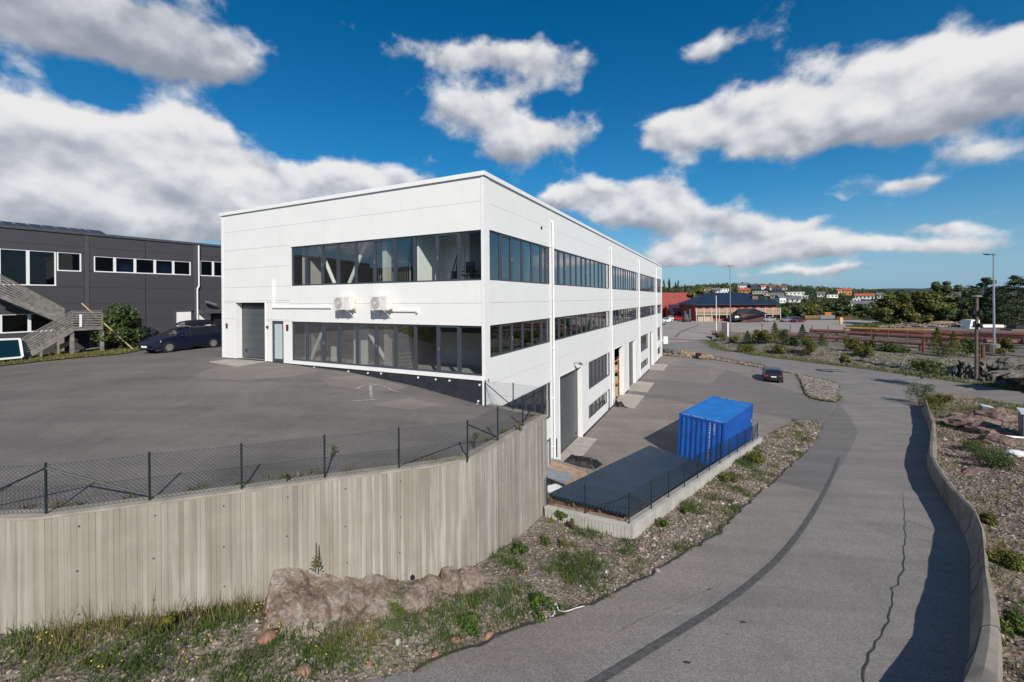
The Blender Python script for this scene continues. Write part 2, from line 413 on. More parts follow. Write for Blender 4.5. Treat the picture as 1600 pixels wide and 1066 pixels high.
def cladding(name, col, rib=0.05, rough=0.42, amt=0.25):
    """sheet metal sandwich panel with very fine horizontal ribs; slight drip dirt"""
    m, t, b, out = new_mat(name)
    P = t.node('ShaderNodeTexCoord').outputs['Object']
    s = t.node('ShaderNodeSeparateXYZ'); t.l.new(P, s.inputs[0])
    w = t.math('SINE', t.math('MULTIPLY', s.outputs[2], 2*math.pi/rib))
    n = t.noise(P, 0.7, 5, 0.6); drip = t.noise(t.vmath('MULTIPLY', P, (3.0, 3.0, 0.18)), 1.6, 5, 0.65)
    c = t.mix(t.maprange(n, 0.3, 0.7), tuple(x*0.96 for x in col), col)
    c = t.mix(t.math('MULTIPLY', t.maprange(drip, 0.50, 0.78), 0.28), c, tuple(x*y for x, y in zip(col, (0.84, 0.8, 0.74))))
    t.l.new(c, b.inputs['Base Color']); b.inputs['Roughness'].default_value = rough; b.inputs['Specular IOR Level'].default_value = 0.35
    bn = t.node('ShaderNodeBump'); bn.inputs['Strength'].default_value = amt; bn.inputs['Distance'].default_value = 0.004
    t.l.new(w, bn.inputs['Height']); t.l.new(bn.outputs[0], b.inputs['Normal'])
    return m
M_WHITE = cladding('white_cladding', (0.785, 0.78, 0.755))
M_WTRIM = mat('white_trim', (0.78, 0.77, 0.75), 0.4, var=0.03, scale=2, dirt=0.06)
M_GREY = cladding('charcoal_cladding', (0.058, 0.056, 0.062), 0.08, 0.6, 0.2)
M_GREYTRIM = mat('charcoal_trim', (0.07, 0.068, 0.075), 0.5, var=0.08)
M_FRAME = mat('window_frame_grey', (0.05, 0.058, 0.075), 0.38, var=0.06)
M_GATE = mat('gate_grey', (0.075, 0.083, 0.09), 0.42, var=0.06, scale=1.5)
M_GATEDARK = mat('gate_seal', (0.02, 0.021, 0.023), 0.6)
M_FLASH = mat('roof_flashing', (0.80, 0.80, 0.79), 0.35, var=0.03)
M_SHADOWGAP = mat('dark_gap', (0.05, 0.048, 0.045), 0.8)
M_ROOF = mat('roof_membrane', (0.12, 0.12, 0.12), 0.9, var=0.2, scale=0.8)
M_PLINTH = mat('black_plinth', (0.022, 0.025, 0.032), 0.55, var=0.25, scale=2.5, dirt=0.2)
M_CONC = mat('smooth_concrete', (0.40, 0.38, 0.34), 0.85, var=0.12, scale=2.2, bump=0.2, bscale=30, dirt=0.25)
M_SLAB = mat('threshold_concrete', (0.36, 0.33, 0.285), 0.85, var=0.1, scale=1.7, bump=0.15, bscale=60, dirt=0.15)
M_STEEL = mat('galvanised_steel', (0.45, 0.47, 0.48), 0.38, 0.8, var=0.12, scale=6)
M_ALU = mat('painted_pipe_white', (0.8, 0.8, 0.78), 0.4, var=0.03)
M_BLACKGREEN = mat('fence_green_black', (0.012, 0.02, 0.024), 0.42, var=0.1)
M_WOOD = mat('weathered_wood', (0.20, 0.185, 0.165), 0.85, var=0.3, scale=4, bump=0.3, bscale=25)
M_WOODNEW = mat('fresh_timber', (0.50, 0.36, 0.19), 0.75, var=0.15, scale=3)
M_WOODBROWN = mat('brown_timber', (0.20, 0.11, 0.065), 0.8, var=0.3, scale=4, bump=0.2, bscale=25)
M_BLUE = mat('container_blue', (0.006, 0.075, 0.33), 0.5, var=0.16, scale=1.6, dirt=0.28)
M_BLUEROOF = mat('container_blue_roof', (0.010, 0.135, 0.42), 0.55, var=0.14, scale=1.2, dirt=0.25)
M_RUST = mat('rusty_steel', (0.13, 0.048, 0.028), 0.8, var=0.35, scale=5, bump=0.3, bscale=30)
M_REDSTEEL = mat('red_oxide_steel', (0.145, 0.058, 0.045), 0.65, var=0.25, scale=2, dirt=0.2)
M_YELLOWSTEEL = mat('ochre_steel', (0.34, 0.19, 0.06), 0.6, var=0.2, scale=2, dirt=0.2)
M_SHEET = mat('blue_black_sheet', (0.018, 0.030, 0.048), 0.42, 0.0, var=0.18, scale=1.2, dirt=0.15, spec=0.6)
M_REDWALL = mat('red_timber_cladding', (0.30, 0.055, 0.05), 0.75, var=0.14, scale=0.8, bump=0.2, bscale=5)
M_DARKROOF = mat('blue_black_roof', (0.010, 0.022, 0.045), 0.5, var=0.2, scale=0.5)
M_BLACKROOF = mat('black_tile_roof', (0.014, 0.014, 0.018), 0.55, var=0.25, scale=0.9)
M_PALEWOOD = mat('pale_railing_wood', (0.40, 0.33, 0.24), 0.8, var=0.12, scale=2)
M_DARKWIN = mat('dark_window', (0.012, 0.015, 0.02), 0.12, var=0.1, spec=0.8)
M_RUBBER = mat('tyre_rubber', (0.015, 0.015, 0.016), 0.8, var=0.15)
M_BLACK = mat('black_plastic', (0.012, 0.012, 0.014), 0.5, var=0.15)
M_RIM = mat('alloy_rim', (0.5, 0.48, 0.46), 0.35, 0.7, var=0.1)
M_CHROME = mat('lamp_lens', (0.75, 0.76, 0.78), 0.1, 0.3, var=0.05)
M_REDLENS = mat('red_lens', (0.4, 0.03, 0.03), 0.2, var=0.1)
M_PLATE = mat('number_plate_white', (0.8, 0.8, 0.8), 0.4, var=0.02)
M_ACW = mat('appliance_white', (0.72, 0.70, 0.66), 0.42, var=0.03)
M_ACG = mat('appliance_grille', (0.33, 0.30, 0.27), 0.5, var=0.08)
M_PRINT = mat('grey_print', (0.18, 0.19, 0.21), 0.5)
M_WHITEPAINT = mat('white_marking_paint', (0.62, 0.61, 0.58), 0.8, var=0.3, scale=12)
M_CHALK = mat('worn_marking_paint', (0.27, 0.26, 0.25), 0.85, var=0.45, scale=10)
M_RED = mat('red_plastic', (0.11, 0.018, 0.02), 0.4)
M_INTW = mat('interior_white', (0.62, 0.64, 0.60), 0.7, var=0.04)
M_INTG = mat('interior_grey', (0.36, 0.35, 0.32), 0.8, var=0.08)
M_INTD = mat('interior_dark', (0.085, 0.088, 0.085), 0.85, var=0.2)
M_INTF = mat('interior_floor_mat', (0.26, 0.26, 0.24), 0.5, var=0.1)
M_CURTAIN = mat('curtain_fabric', (0.30, 0.25, 0.22), 0.85, var=0.15, scale=4)
M_SIGNG = mat('sign_grey', (0.075, 0.07, 0.08), 0.45, var=0.06)
M_TARP = mat('black_tarp', (0.012, 0.012, 0.014), 0.45, var=0.3, scale=6, bump=0.6, bscale=8)
M_KIOSK = mat('kiosk_grey_green', (0.10, 0.125, 0.135), 0.5, var=0.08, scale=2)
M_KIOSKROOF = mat('kiosk_light_grey', (0.48, 0.51, 0.55), 0.5, var=0.06)
M_SOLAR = mat('solar_cell', (0.006, 0.007, 0.011), 0.3, var=0.1, spec=0.3)
M_ORANGE = mat('orange_paint', (0.50, 0.14, 0.03), 0.5, var=0.1)
M_WATERPANE = mat('teal_sheet_glass', (0.003, 0.020, 0.030), 0.25, var=0.1, spec=0.12)
M_CREAMPLY = mat('plywood_sheet', (0.33, 0.22, 0.15), 0.75, var=0.25, scale=3, dirt=0.2)
M_GREYPLY = mat('grey_sheet', (0.20, 0.22, 0.24), 0.7, var=0.15, scale=3)

# board-marked concrete: per-board tone (attribute), lime streaks, stains running down
def board_concrete():
    m, t, b, out = new_mat('board_marked_concrete')
    P = t.node('ShaderNodeTexCoord').outputs['Object']
    at = t.node('ShaderNodeAttribute', attribute_name='tint'); f = at.outputs['Fac']
    col = t.ramp(f, [(0.0, (0.215, 0.192, 0.156)), (0.5, (0.250, 0.226, 0.186)), (1.0, (0.29, 0.266, 0.224))])
    n = t.noise(P, 1.3, 6, 0.65)
    col = t.mix(t.maprange(n, 0.3, 0.75), col, t.mix(1.0, col, (1.2, 1.2, 1.21), 'MULTIPLY'))
    st = t.noise(t.vmath('MULTIPLY', P, (7.0, 7.0, 0.22)), 1.0, 6, 0.62, 0.2)
    area = t.noise(t.vmath('MULTIPLY', P, (1.0, 1.0, 0.25)), 0.55, 3, 0.5)
    # the wall face nearer the outer corner has leached more lime
    s = t.node('ShaderNodeSeparateXYZ'); t.l.new(P, s.inputs[0])
    side = t.maprange(s.outputs[0], -5.5, -0.5)
    fac = t.math('MULTIPLY', t.maprange(st, 0.47, 0.66), t.math('ADD', t.maprange(area, 0.42, 0.62), t.math('MULTIPLY', side, 1.0)), clamp=True)
    col = t.mix(t.math('MULTIPLY', fac, 0.62), col, (0.45, 0.43, 0.39))
    dk = t.noise(t.vmath('MULTIPLY', P, (5.0, 5.0, 0.15)), 1.3, 5, 0.6, 0.1)
    col = t.mix(t.math('MULTIPLY', t.maprange(dk, 0.52, 0.72), 0.30), col, (0.11, 0.095, 0.075))
    t.l.new(col, b.inputs['Base Color']); b.inputs['Roughness'].default_value = 0.9; b.inputs['Specular IOR Level'].default_value = 0.25
    bn = t.node('ShaderNodeBump'); bn.inputs['Strength'].default_value = 0.35; bn.inputs['Distance'].default_value = 0.01
    h = t.math('ADD', t.noise(t.vmath('MULTIPLY', P, (25, 25, 2.0)), 1.0, 4, 0.6), t.noise(P, 60, 2))
    t.l.new(h, bn.inputs['Height']); t.l.new(bn.outputs[0], b.inputs['Normal'])
    return m
M_BOARD = board_concrete()
def rock_mat(name, c1, c2, c3, sc=1.2):
    m, t, b, out = new_mat(name)
    P = t.node('ShaderNodeTexCoord').outputs['Object']
    n = t.noise(P, sc, 7, 0.68, 0.6); n2 = t.noise(P, sc*4.3, 6, 0.7); n3 = t.noise(P, sc*0.6, 4, 0.6, 1.5)
    c = t.ramp(n, [(0.36, c1), (0.5, c2), (0.64, c3)])
    c = t.mix(t.math('MULTIPLY', t.maprange(n2, 0.35, 0.65), 0.5), c, t.mix(1.0, c, (0.55, 0.55, 0.58), 'MULTIPLY'))
    vein = t.math('ABSOLUTE', t.math('SUBTRACT', n3, 0.5))
    c = t.mix(t.math('MULTIPLY', t.maprange(vein, 0.006, 0.0), 0.3), c, (0.45, 0.42, 0.38))
    t.l.new(c, b.inputs['Base Color']); b.inputs['Roughness'].default_value = 0.9; b.inputs['Specular IOR Level'].default_value = 0.25
    bn = t.node('ShaderNodeBump'); bn.inputs['Strength'].default_value = 0.9; bn.inputs['Distance'].default_value = 0.07
    t.l.new(t.math('ADD', n2, t.noise(P, 30, 4)), bn.inputs['Height']); t.l.new(bn.outputs[0], b.inputs['Normal'])
    return m
M_ROCK = rock_mat('granite_rock', (0.15, 0.11, 0.085), (0.31, 0.235, 0.185), (0.46, 0.40, 0.34), 2.0)
M_ROCKGREY = rock_mat('grey_rock', (0.085, 0.08, 0.07), (0.155, 0.145, 0.125), (0.22, 0.20, 0.175), 0.7)
M_ROCKPINK = rock_mat('pink_rock', (0.15, 0.085, 0.065), (0.26, 0.175, 0.14), (0.34, 0.27, 0.22), 0.9)
M_ROCKYELLOW = rock_mat('ochre_rock', (0.20, 0.13, 0.06), (0.32, 0.23, 0.13), (0.40, 0.33, 0.23), 1.2)
def soil_mat(name, a, b_, c, sc=6.0):
    m, t, b, out = new_mat(name)
    P = t.node('ShaderNodeTexCoord').outputs['Object']
    n = t.noise(P, 0.9, 6, 0.65, 0.4); v = t.node('ShaderNodeTexVoronoi'); t.l.new(P, v.inputs['Vector']); v.inputs['Scale'].default_value = sc*2.2
    col = t.ramp(n, [(0.3, a), (0.5, b_), (0.7, c)])
    sp = t.node('ShaderNodeSeparateXYZ'); t.l.new(v.outputs['Color'], sp.inputs[0])
    k = t.maprange(sp.outputs[0], 0, 1, 0.6, 1.5, False)
    cc = t.node('ShaderNodeCombineXYZ')
    for i in range(3): t.l.new(k, cc.inputs[i])
    t.l.new(t.mix(1.0, col, cc.outputs[0], 'MULTIPLY'), b.inputs['Base Color']); b.inputs['Roughness'].default_value = 0.95
    b.inputs['Specular IOR Level'].default_value = 0.15
    bn = t.node('ShaderNodeBump'); bn.inputs['Strength'].default_value = 0.8; bn.inputs['Distance'].default_value = 0.04
    t.l.new(v.outputs['Distance'], bn.inputs['Height']); t.l.new(bn.outputs[0], b.inputs['Normal'])
    return m
M_BANK = soil_mat('bank_soil', (0.10, 0.085, 0.06), (0.165, 0.14, 0.11), (0.235, 0.205, 0.17))
M_RUBBLE = soil_mat('rubble_soil', (0.13, 0.10, 0.075), (0.20, 0.155, 0.12), (0.27, 0.215, 0.17))
M_FARGRAVEL = soil_mat('far_gravel_soil', (0.11, 0.095, 0.075), (0.16, 0.14, 0.112), (0.20, 0.18, 0.15), 2.5)
M_FIELD = soil_mat('rough_grass_ground', (0.045, 0.055, 0.02), (0.07, 0.075, 0.03), (0.12, 0.10, 0.05), 1.0)
M_WOODLAND = soil_mat('woodland_floor', (0.012, 0.02, 0.008), (0.018, 0.028, 0.01), (0.03, 0.038, 0.014), 0.3)

def tint_mat(name, stops, rough=0.8, spec=0.3, trans=0.0, var=0.25, scale=8.0):
    m, t, b, out = new_mat(name)
    at = t.node('ShaderNodeAttribute', attribute_name='tint'); f = at.outputs['Fac']
    P = t.node('ShaderNodeTexCoord').outputs['Object']
    c = t.ramp(f, stops)
    n = t.maprange(t.noise(P, scale, 4, 0.6), 0.3, 0.7, 1-var, 1+var)
    cc = t.node('ShaderNodeCombineXYZ')
    for i in range(3): t.l.new(n, cc.inputs[i])
    c = t.mix(1.0, c, cc.outputs[0], 'MULTIPLY')
    t.l.new(c, b.inputs['Base Color']); b.inputs['Roughness'].default_value = rough; b.inputs['Specular IOR Level'].default_value = spec
    if trans > 0:
        tl = t.node('ShaderNodeBsdfTranslucent'); t.l.new(t.mix(1.0, c, (1.1, 1.25, 0.6), 'MULTIPLY'), tl.inputs[0])
        mx = t.node('ShaderNodeMixShader'); mx.inputs[0].default_value = trans
        t.l.new(b.outputs[0], mx.inputs[1]); t.l.new(tl.outputs[0], mx.inputs[2]); t.l.new(mx.outputs[0], out.inputs[0])
    return m
M_STONES = tint_mat('gravel_stones', [(0.0, (0.075, 0.062, 0.050)), (0.35, (0.155, 0.126, 0.10)), (0.65, (0.235, 0.195, 0.157)), (0.87, (0.325, 0.28, 0.235)), (0.93, (0.34, 0.20, 0.135)), (1.0, (0.47, 0.45, 0.42))], 0.85, 0.3, var=0.25, scale=25)
M_STONESFAR = tint_mat('far_gravel_stones', [(0.0, (0.095, 0.080, 0.066)), (0.5, (0.195, 0.168, 0.140)), (1.0, (0.33, 0.295, 0.255))], 0.85, 0.3, var=0.15, scale=5)
M_STONESPINK = tint_mat('pink_rubble_stones', [(0.0, (0.08, 0.062, 0.052)), (0.4, (0.165, 0.126, 0.10)), (0.8, (0.26, 0.205, 0.165)), (1.0, (0.38, 0.33, 0.28))], 0.85, 0.3, var=0.25, scale=15)
M_GRASS = tint_mat('grass_blades', [(0.0, (0.035, 0.065, 0.012)), (0.45, (0.075, 0.125, 0.020)), (0.7, (0.125, 0.15, 0.035)), (0.86, (0.20, 0.165, 0.07)), (1.0, (0.28, 0.215, 0.11))], 0.7, 0.3, 0.25)
M_WEED = tint_mat('weed_leaves', [(0.0, (0.035, 0.07, 0.012)), (0.6, (0.075, 0.13, 0.02)), (1.0, (0.14, 0.17, 0.035))], 0.6, 0.35, 0.25)
M_FLOWER = mat('yellow_flower', (0.55, 0.40, 0.02), 0.7, var=0.2)
M_STALK = mat('dry_stalk', (0.12, 0.085, 0.045), 0.85, var=0.3)
M_LEAF = tint_mat('leaf_green', [(0.0, (0.026, 0.046, 0.012)), (0.5, (0.066, 0.105, 0.024)), (1.0, (0.125, 0.16, 0.042))], 0.55, 0.4, 0.25, scale=1.0)
M_OLIVE = tint_mat('leaf_olive', [(0.0, (0.040, 0.050, 0.014)), (0.5, (0.13, 0.138, 0.034)), (1.0, (0.22, 0.185, 0.05))], 0.6, 0.3, 0.25, scale=0.5)
M_BIRCH = tint_mat('leaf_birch', [(0.0, (0.045, 0.062, 0.022)), (0.5, (0.095, 0.115, 0.042)), (1.0, (0.16, 0.165, 0.07))], 0.6, 0.3, 0.25, scale=0.5)
M_PINE = tint_mat('pine_needles', [(0.0, (0.022, 0.042, 0.020)), (0.5, (0.050, 0.080, 0.034)), (1.0, (0.105, 0.125, 0.05))], 0.7, 0.3, 0.1, scale=0.5)
M_YGREEN = tint_mat('leaf_yellow_green', [(0.0, (0.05, 0.065, 0.01)), (0.5, (0.11, 0.12, 0.018)), (1.0, (0.20, 0.17, 0.03))], 0.6, 0.3, 0.25, scale=2)
M_FOREST = tint_mat('forest_leaves', [(0.0, (0.026, 0.044, 0.018)), (0.5, (0.088, 0.120, 0.044)), (1.0, (0.17, 0.175, 0.065))], 0.7, 0.25, 0.15, scale=0.05)
M_BARK = mat('bark', (0.085, 0.065, 0.05), 0.9, var=0.3, scale=5, bump=0.4, bscale=20)
M_BIRCHBARK = mat('pale_bark', (0.35, 0.33, 0.30), 0.85, var=0.3, scale=5)
M_POLEWOOD = mat('creosote_pole', (0.13, 0.095, 0.07), 0.85, var=0.3, scale=4)
# ------------------------------------------------------------------ heights of the place
def sstep(a, b, x):
    t = min(1.0, max(0.0, (x-a)/(b-a))); return t*t*(3-2*t)
def softmax(a, b, k=0.5):
    m = max(a, b); return m+k*math.log(math.exp((a-m)/k)+math.exp((b-m)/k))
def G(x, y):
    """natural fall of the near slope, then the level junction, then the parking area rising gently"""
    P = 2.0-0.0561*(x-3.6)-0.0602*(y-13.3)
    rise = 0.033*3*math.log1p(math.exp(max(-30, min(30, (min(y, 140)-75)/3))))
    return softmax(P, -0.15+rise, 0.35)
def hitG(u, v): return onsurf(u, v, G)
def pxG(lst): return [hitG(u, v) for u, v in lst]

# white building frame: corner, +x along the long side, +y along the short side
BC = Vector((-1.062, 16.375, 0)); BANG = R(63.85)
BT = Vector((math.cos(BANG), math.sin(BANG), 0)); BL = Vector((-BT.y, BT.x, 0))
def bw(x, y, z=0.0): return BC+BT*x+BL*y+Vector((0, 0, z))

# ---- ground
GND_E = bpy.data.meshes.new('ground')
def base_z(x, y):
    d = math.hypot(x, y)
    if d < 46 and y < 60: return -1.4
    return min(G(x, y)-0.35, -0.5+0.045*65*sstep(70, 140, y)*0+max(0.0, G(x, y)-0.35)) if y < 150 else 1.5-sstep(150, 900, d)*8
gx = [-9000, -3000, -1200, -500, -250]+list(range(-150, 201, 10))+[260, 400, 700, 1200, 2500, 5000, 9000]
gy = [-9000, -2500, -800, -300, -120, -60]+list(range(-30, 181, 10))+[220, 300, 450, 700, 1100, 2000, 4000, 9000]
V = [(x, y, base_z(x, y)) for y in gy for x in gx]; nx = len(gx)
F = [(j*nx+i, j*nx+i+1, (j+1)*nx+i+1, (j+1)*nx+i) for j in range(len(gy)-1) for i in range(nx-1)]
o = raw_mesh('ground', V, F, M_FIELD, k=4, smooth=True); o['kind'] = 'structure'

# ---- asphalt road: near road, junction and the far road in one sheet
ROAD_L = [(565, 1065), (641, 1050), (675, 1036), (697.5, 1025), (731, 1013), (774, 998), (803, 984.5), (848, 972), (900, 954), (935, 941), (972, 922), (1011, 902.5),
          (1048, 878), (1080, 858), (1121, 836), (1136, 818), (1162, 793), (1189.5, 768.7), (1210, 751.5), (1236, 727), (1261.6, 703.4), (1277, 687), (1283, 670)]
FAR_NEAR = [(1036, 548), (1086, 555), (1120, 560), (1160, 566), (1194, 572), (1220, 578), (1246, 584)]
FAR_FAR = [(1034, 536), (1113, 532.4), (1124, 542), (1148, 550), (1180, 555.6), (1220, 561), (1280, 568.5), (1340, 575.5), (1392.6, 582.6), (1455.7, 591.7), (1527.8, 601.8), (1600, 613)]
RIGHT_NEAR = [(1443, 610), (1462, 613), (1516, 618), (1550, 626), (1600, 633.5)]
BASE_L = [(1503, 1066), (1514.6, 1004.6), (1515.8, 958.5), (1514.6, 901), (1512, 864), (1503, 829), (1486, 798), (1470, 771), (1456, 748), (1447.5, 728), (1448.6, 708), (1452, 692), (1453, 678.6), (1448.5, 660), (1438.5, 641)]
roadL = pxG(ROAD_L); farNear = pxG(FAR_NEAR); farFar = pxG(FAR_FAR); rightNear = pxG(RIGHT_NEAR); baseL = pxG(BASE_L)
ISLAND = [(1244, 585), (1277, 592.5), (1299.4, 597.8), (1308.6, 601.7), (1307, 618.8), (1311, 624), (1304.7, 629), (1285, 627.3), (1266.6, 622.7), (1258.7, 614.9), (1250.8, 595)]
island = pxG(ISLAND)
d0 = (rightNear[-1]-rightNear[-2]).normalized(); d1 = (farFar[-1]-farFar[-2]).normalized()
rn_ext = rightNear[-1]+d0*40; ff_ext = farFar[-1]+d1*40
road_poly = [Vector((-16, -14, 0)), Vector((-14, 2.5, 0)), Vector((-7.0, 5.6, 0))]+roadL+[island[6]]+[island[i] for i in (5, 4, 3, 2, 1, 0)]+list(reversed(farNear))+[farFar[0]]+farFar[1:]+[ff_ext, rn_ext]+list(reversed(rightNear))+\
    [b+Vector((0.25, 0, 0)) for b in reversed(baseL)]+[Vector((9.6, 4.0, 0)), Vector((5.5, -14, 0))]
drape('road', road_poly, G, M_ROAD, step=1.2, seg=0.8)
# yard beside the long facade
LW0 = Vector((3.61, 13.31, 0)); LWD = Vector((0.667, 0.744, 0)).normalized(); LW1 = LW0+LWD*17.6
LWZ0, LWZ1 = 2.53, 0.89
yc = []
for t in (0, 8, 16, 26, 36, 46, 55, 60): p = bw(t, 0); yc.append((p.x, p.y, 0.5))
for p in [roadL[-1]]+[island[i] for i in (6, 7, 8, 9, 10, 0)]+farNear: yc.append((p.x, p.y, G(p.x, p.y)+0.004))
for x, y, z in ((11.3, 22.6, 0.27), (15.4, 27.2, 0.27), (13.5, 28.8, 0.33), (9.5, 24.3, 0.33), (4, 15.5, 0.45), (2, 18, 0.5)): yc.append((x, y, z))
YARD = RBF(yc)
tipA = hitG(1243, 655.6); tipB = hitG(1232.4, 662)
bk = bw(62, 0)
yard_poly = [bw(-3, -0.02), LW0+Vector((-1.0, 1.2, 0)), LW0+Vector((0.1, 0.05, 0)), LW1, tipB, tipA, hitG(1261, 657), hitG(1278.4, 659.5), roadL[-1], island[6], island[7], island[8], island[9], island[10], island[0]]+list(reversed(farNear))+[bw(60, 1.0), bw(55.5, 0.3), bw(54, -0.02)]
drape('yard', yard_poly, YARD, M_YARD, step=1.2, seg=0.8, off=0.006)
def hitY(u, v): return onsurf(u, v, YARD)
def sheet(name, px, fn, m, off, step=0.6, kind='structure'):
    return drape(name, [onsurf(u, v, fn) for u, v in px], fn, m, step=step, seg=step, off=off, kind=kind)
# darker and paler asphalt areas
G2 = lambda x, y: max(G(x, y), -9)
entry = drape('asphalt_patch', [hitG(*p) for p in [(1210, 752), (1286, 769), (1314, 728), (1334, 692), (1341, 675), (1324, 645), (1309, 630)]]+[roadL[-1], roadL[-2], roadL[-3], roadL[-4]], G, M_PATCH, step=0.8, seg=0.5, off=0.010)
sheet('asphalt_patch', [(1000, 592), (1110, 600), (1135, 578), (1260, 618), (1285, 630), (1305, 632), (1284, 668), (1276, 660), (1243, 655), (1150, 640), (1010, 621), (985, 617)], YARD, M_PATCH, 0.014, 1.0)
sheet('asphalt_patch', [(1022, 578), (1080, 568), (1107, 571), (1108, 597), (1060, 597)], YARD, M_DECKLIGHT, 0.012, 1.0)
# the far parking area
park_poly = [Vector((24, 69.5, 0)), farFar[0], farFar[1]+Vector((0.4, -0.4, 0)), farFar[2]+Vector((0, 0.3, 0)), farFar[3], Vector((60, 84, 0)), Vector((74, 92, 0)), Vector((95, 112, 0)), Vector((118, 136, 0)), Vector((60, 142, 0)), Vector((18, 150, 0)), Vector((5, 120, 0)), Vector((6, 90, 0))]
drape('parking_area', park_poly, G, M_PARK, step=3.0, seg=2.0, off=-0.02)
# long joint and cracks in the parking area and road
def ribbon(name, pts, fn, w, m, off, wob=0.0, kind='structure'):
    P = [Vector(p) for p in pts]; out = []
    for i in range(len(P)-1):
        k = max(1, int((P[i+1]-P[i]).length/0.18))
        for j in range(k): out.append(P[i].lerp(P[i+1], j/k))
    out.append(P[-1]); n = len(out); V = []; F = []
    for i, p in enumerate(out):
        d = (out[min(n-1, i+1)]-out[max(0, i-1)]); d.z = 0; d.normalize(); q = Vector((-d.y, d.x, 0))
        ww = w if not callable(w) else w(i/(n-1)); sh = wob*(fbm(p.x*3, p.y*3, 1.3)*2)
        ww2 = ww*(1+(0.9*fbm(p.x*9, p.y*9, 4.4) if wob else 0.12*fbm(p.x*4, p.y*4, 2)))
        for s in (-1, 1):
            r = p+q*(sh+s*ww2/2); V.append((r.x, r.y, fn(r.x, r.y)+off))
    F = [(2*i, 2*i+1, 2*i+3, 2*i+2) for i in range(n-1)]
    o = raw_mesh(name, V, F, m, k=4)
    if sum(p.normal.z for p in o.data.polygons) < 0: o.data.flip_normals()
    if kind: o['kind'] = kind
    return o
def smooth_line(P, it=3):
    P = [Vector(p) for p in P]
    for _ in range(it):
        Q = [P[0]]
        for a, b in zip(P, P[1:]): Q += [a.lerp(b, 0.25), a.lerp(b, 0.75)]
        P = Q+[P[-1]]
    return P
JOINT = [(918, 1075), (1000, 1025), (1068, 983), (1133, 943), (1185, 903), (1222, 868), (1255, 826), (1280, 785), (1300, 745), (1311, 715)]
joint = smooth_line(pxG(JOINT))
ribbon('road_joint', joint, G, lambda t: 0.18-0.05*t, M_TAR, 0.018)
CR = [(1347, 1066), (1352, 1040), (1362, 1018), (1372, 1000), (1388, 972), (1392, 945), (1393, 925), (1406, 910), (1412, 884), (1415, 840), (1413, 805), (1411, 770)]
ribbon('road_crack', smooth_line(pxG(CR), 1), G, lambda t: 0.034-0.026*t, M_CRACK, 0.012, wob=0.06)
ribbon('road_crack', pxG([(1412, 812), (1436, 820), (1466, 831)]), G, lambda t: 0.016, M_CRACK, 0.012, wob=0.05)
ribbon('road_crack', pxG([(1438, 843), (1452, 847), (1466, 852)]), G, lambda t: 0.02, M_CRACK, 0.012, wob=0.05)
ribbon('road_crack', pxG([(960, 990), (1010, 965), (1075, 935), (1130, 912)]), G, lambda t: 0.012, M_TAR, 0.010, wob=0.05)
# broken dark edge of the road along the gravel bank
ribbon('road_edge', [p+Vector((0.02, 0.03, 0)) for p in roadL[1:21]], G, lambda t: 0.07, M_CRACK, 0.022, wob=0.10)
# paler worn asphalt strip along the inner side of the curve
sidepoly = roadL[4:19]+[hitG(1286, 769)]+[joint[i] for i in range(len(joint)) if 0.12 < i/len(joint) < 0.84][::-1]
sidepoly = [p for p in sidepoly]
inner = pxG([(1286, 770), (1262, 800), (1228, 845), (1186, 888), (1120, 925), (1045, 962), (965, 1005), (880, 1030), (800, 1040), (740, 1044)])
drape('asphalt_patch', roadL[2:19]+inner, G, M_ROADSIDE, step=0.5, seg=0.35, off=0.007)
for px in [(1108, 922, 0.10), (1162, 973, 0.13), (1074, 1036, 0.13), (1062, 1017, 0.05), (1137, 992, 0.05)]:
    p = hitG(px[0], px[1]); s = px[2]*.65
    drape('tar_spot', [p+Vector((-s, -0.3*s, 0)), p+Vector((0.2*s, -0.4*s, 0)), p+Vector((s, 0.1*s, 0)), p+Vector((0.1*s, 0.5*s, 0)), p+Vector((-0.8*s, 0.3*s, 0))], G, M_CRACK, step=0.2, off=0.012)
for px in ((1295, 578, 1.3, 0.5), (1308, 581, 0.9, 0.4)):
    p = hitG(px[0], px[1]); drape('asphalt_patch', [p+Vector((-px[2], 0.4, 0)), p+Vector((px[2], -px[3], 0)), p+Vector((px[2], 0.1, 0)), p+Vector((-px[2], 0.4+px[3], 0))], G, M_CRACK, step=0.5, off=0.014)
# worn line on the parking area
ribbon('parking_joint', pxG([(1036, 529), (1062, 530.5), (1090, 532), (1112, 533)]), G, lambda t: 0.9, M_TAR, 0.012)
ribbon('parking_joint', pxG([(1055, 527), (1062, 520), (1075, 514), (1092, 508)]), G, lambda t: 0.35, M_TAR, 0.012)

# ---- upper deck
WT = 5.50   # top of the tall retaining wall
wB = atz(60, 808, WT); wC = atz(733, 719.5, WT); wD = atz(854, 648.5, WT); wA0 = atz(0, 810, WT)
wA = wB+(wA0-wB).normalized()*14
wE = bw(0.35, -0.02, WT)
leftfoot = bw(0, 17.1)
DB0 = Vector((-29.06, 28.57, 0)); DBD = Vector((0.5233, 0.8522, 0)).normalized(); DBN = Vector((DBD.y, -DBD.x, 0))   # dark building face
dk = []
for a, b in ((wA, wB), (wB, wC), (wC, wD)):
    for k in (0, 0.5): p = a.lerp(b, k); dk.append((p.x, p.y, WT-0.06))
dk += [(wD.x, wD.y, WT-0.06), (wE.x, wE.y, WT-0.01)]
for s, z in ((0.15, 5.50), (3.5, 5.98), (7.3, 6.31), (11.1, 6.40), (14, 6.44), (17, 6.46), (22, 6.46)): p = bw(0, s); dk.append((p.x, p.y, z))
for t, z in ((-20, 6.0), (-6, 6.15), (0, 6.25), (6, 6.35), (14, 6.45)): p = DB0+DBD*t; dk.append((p.x, p.y, z))
DECK = RBF(dk)
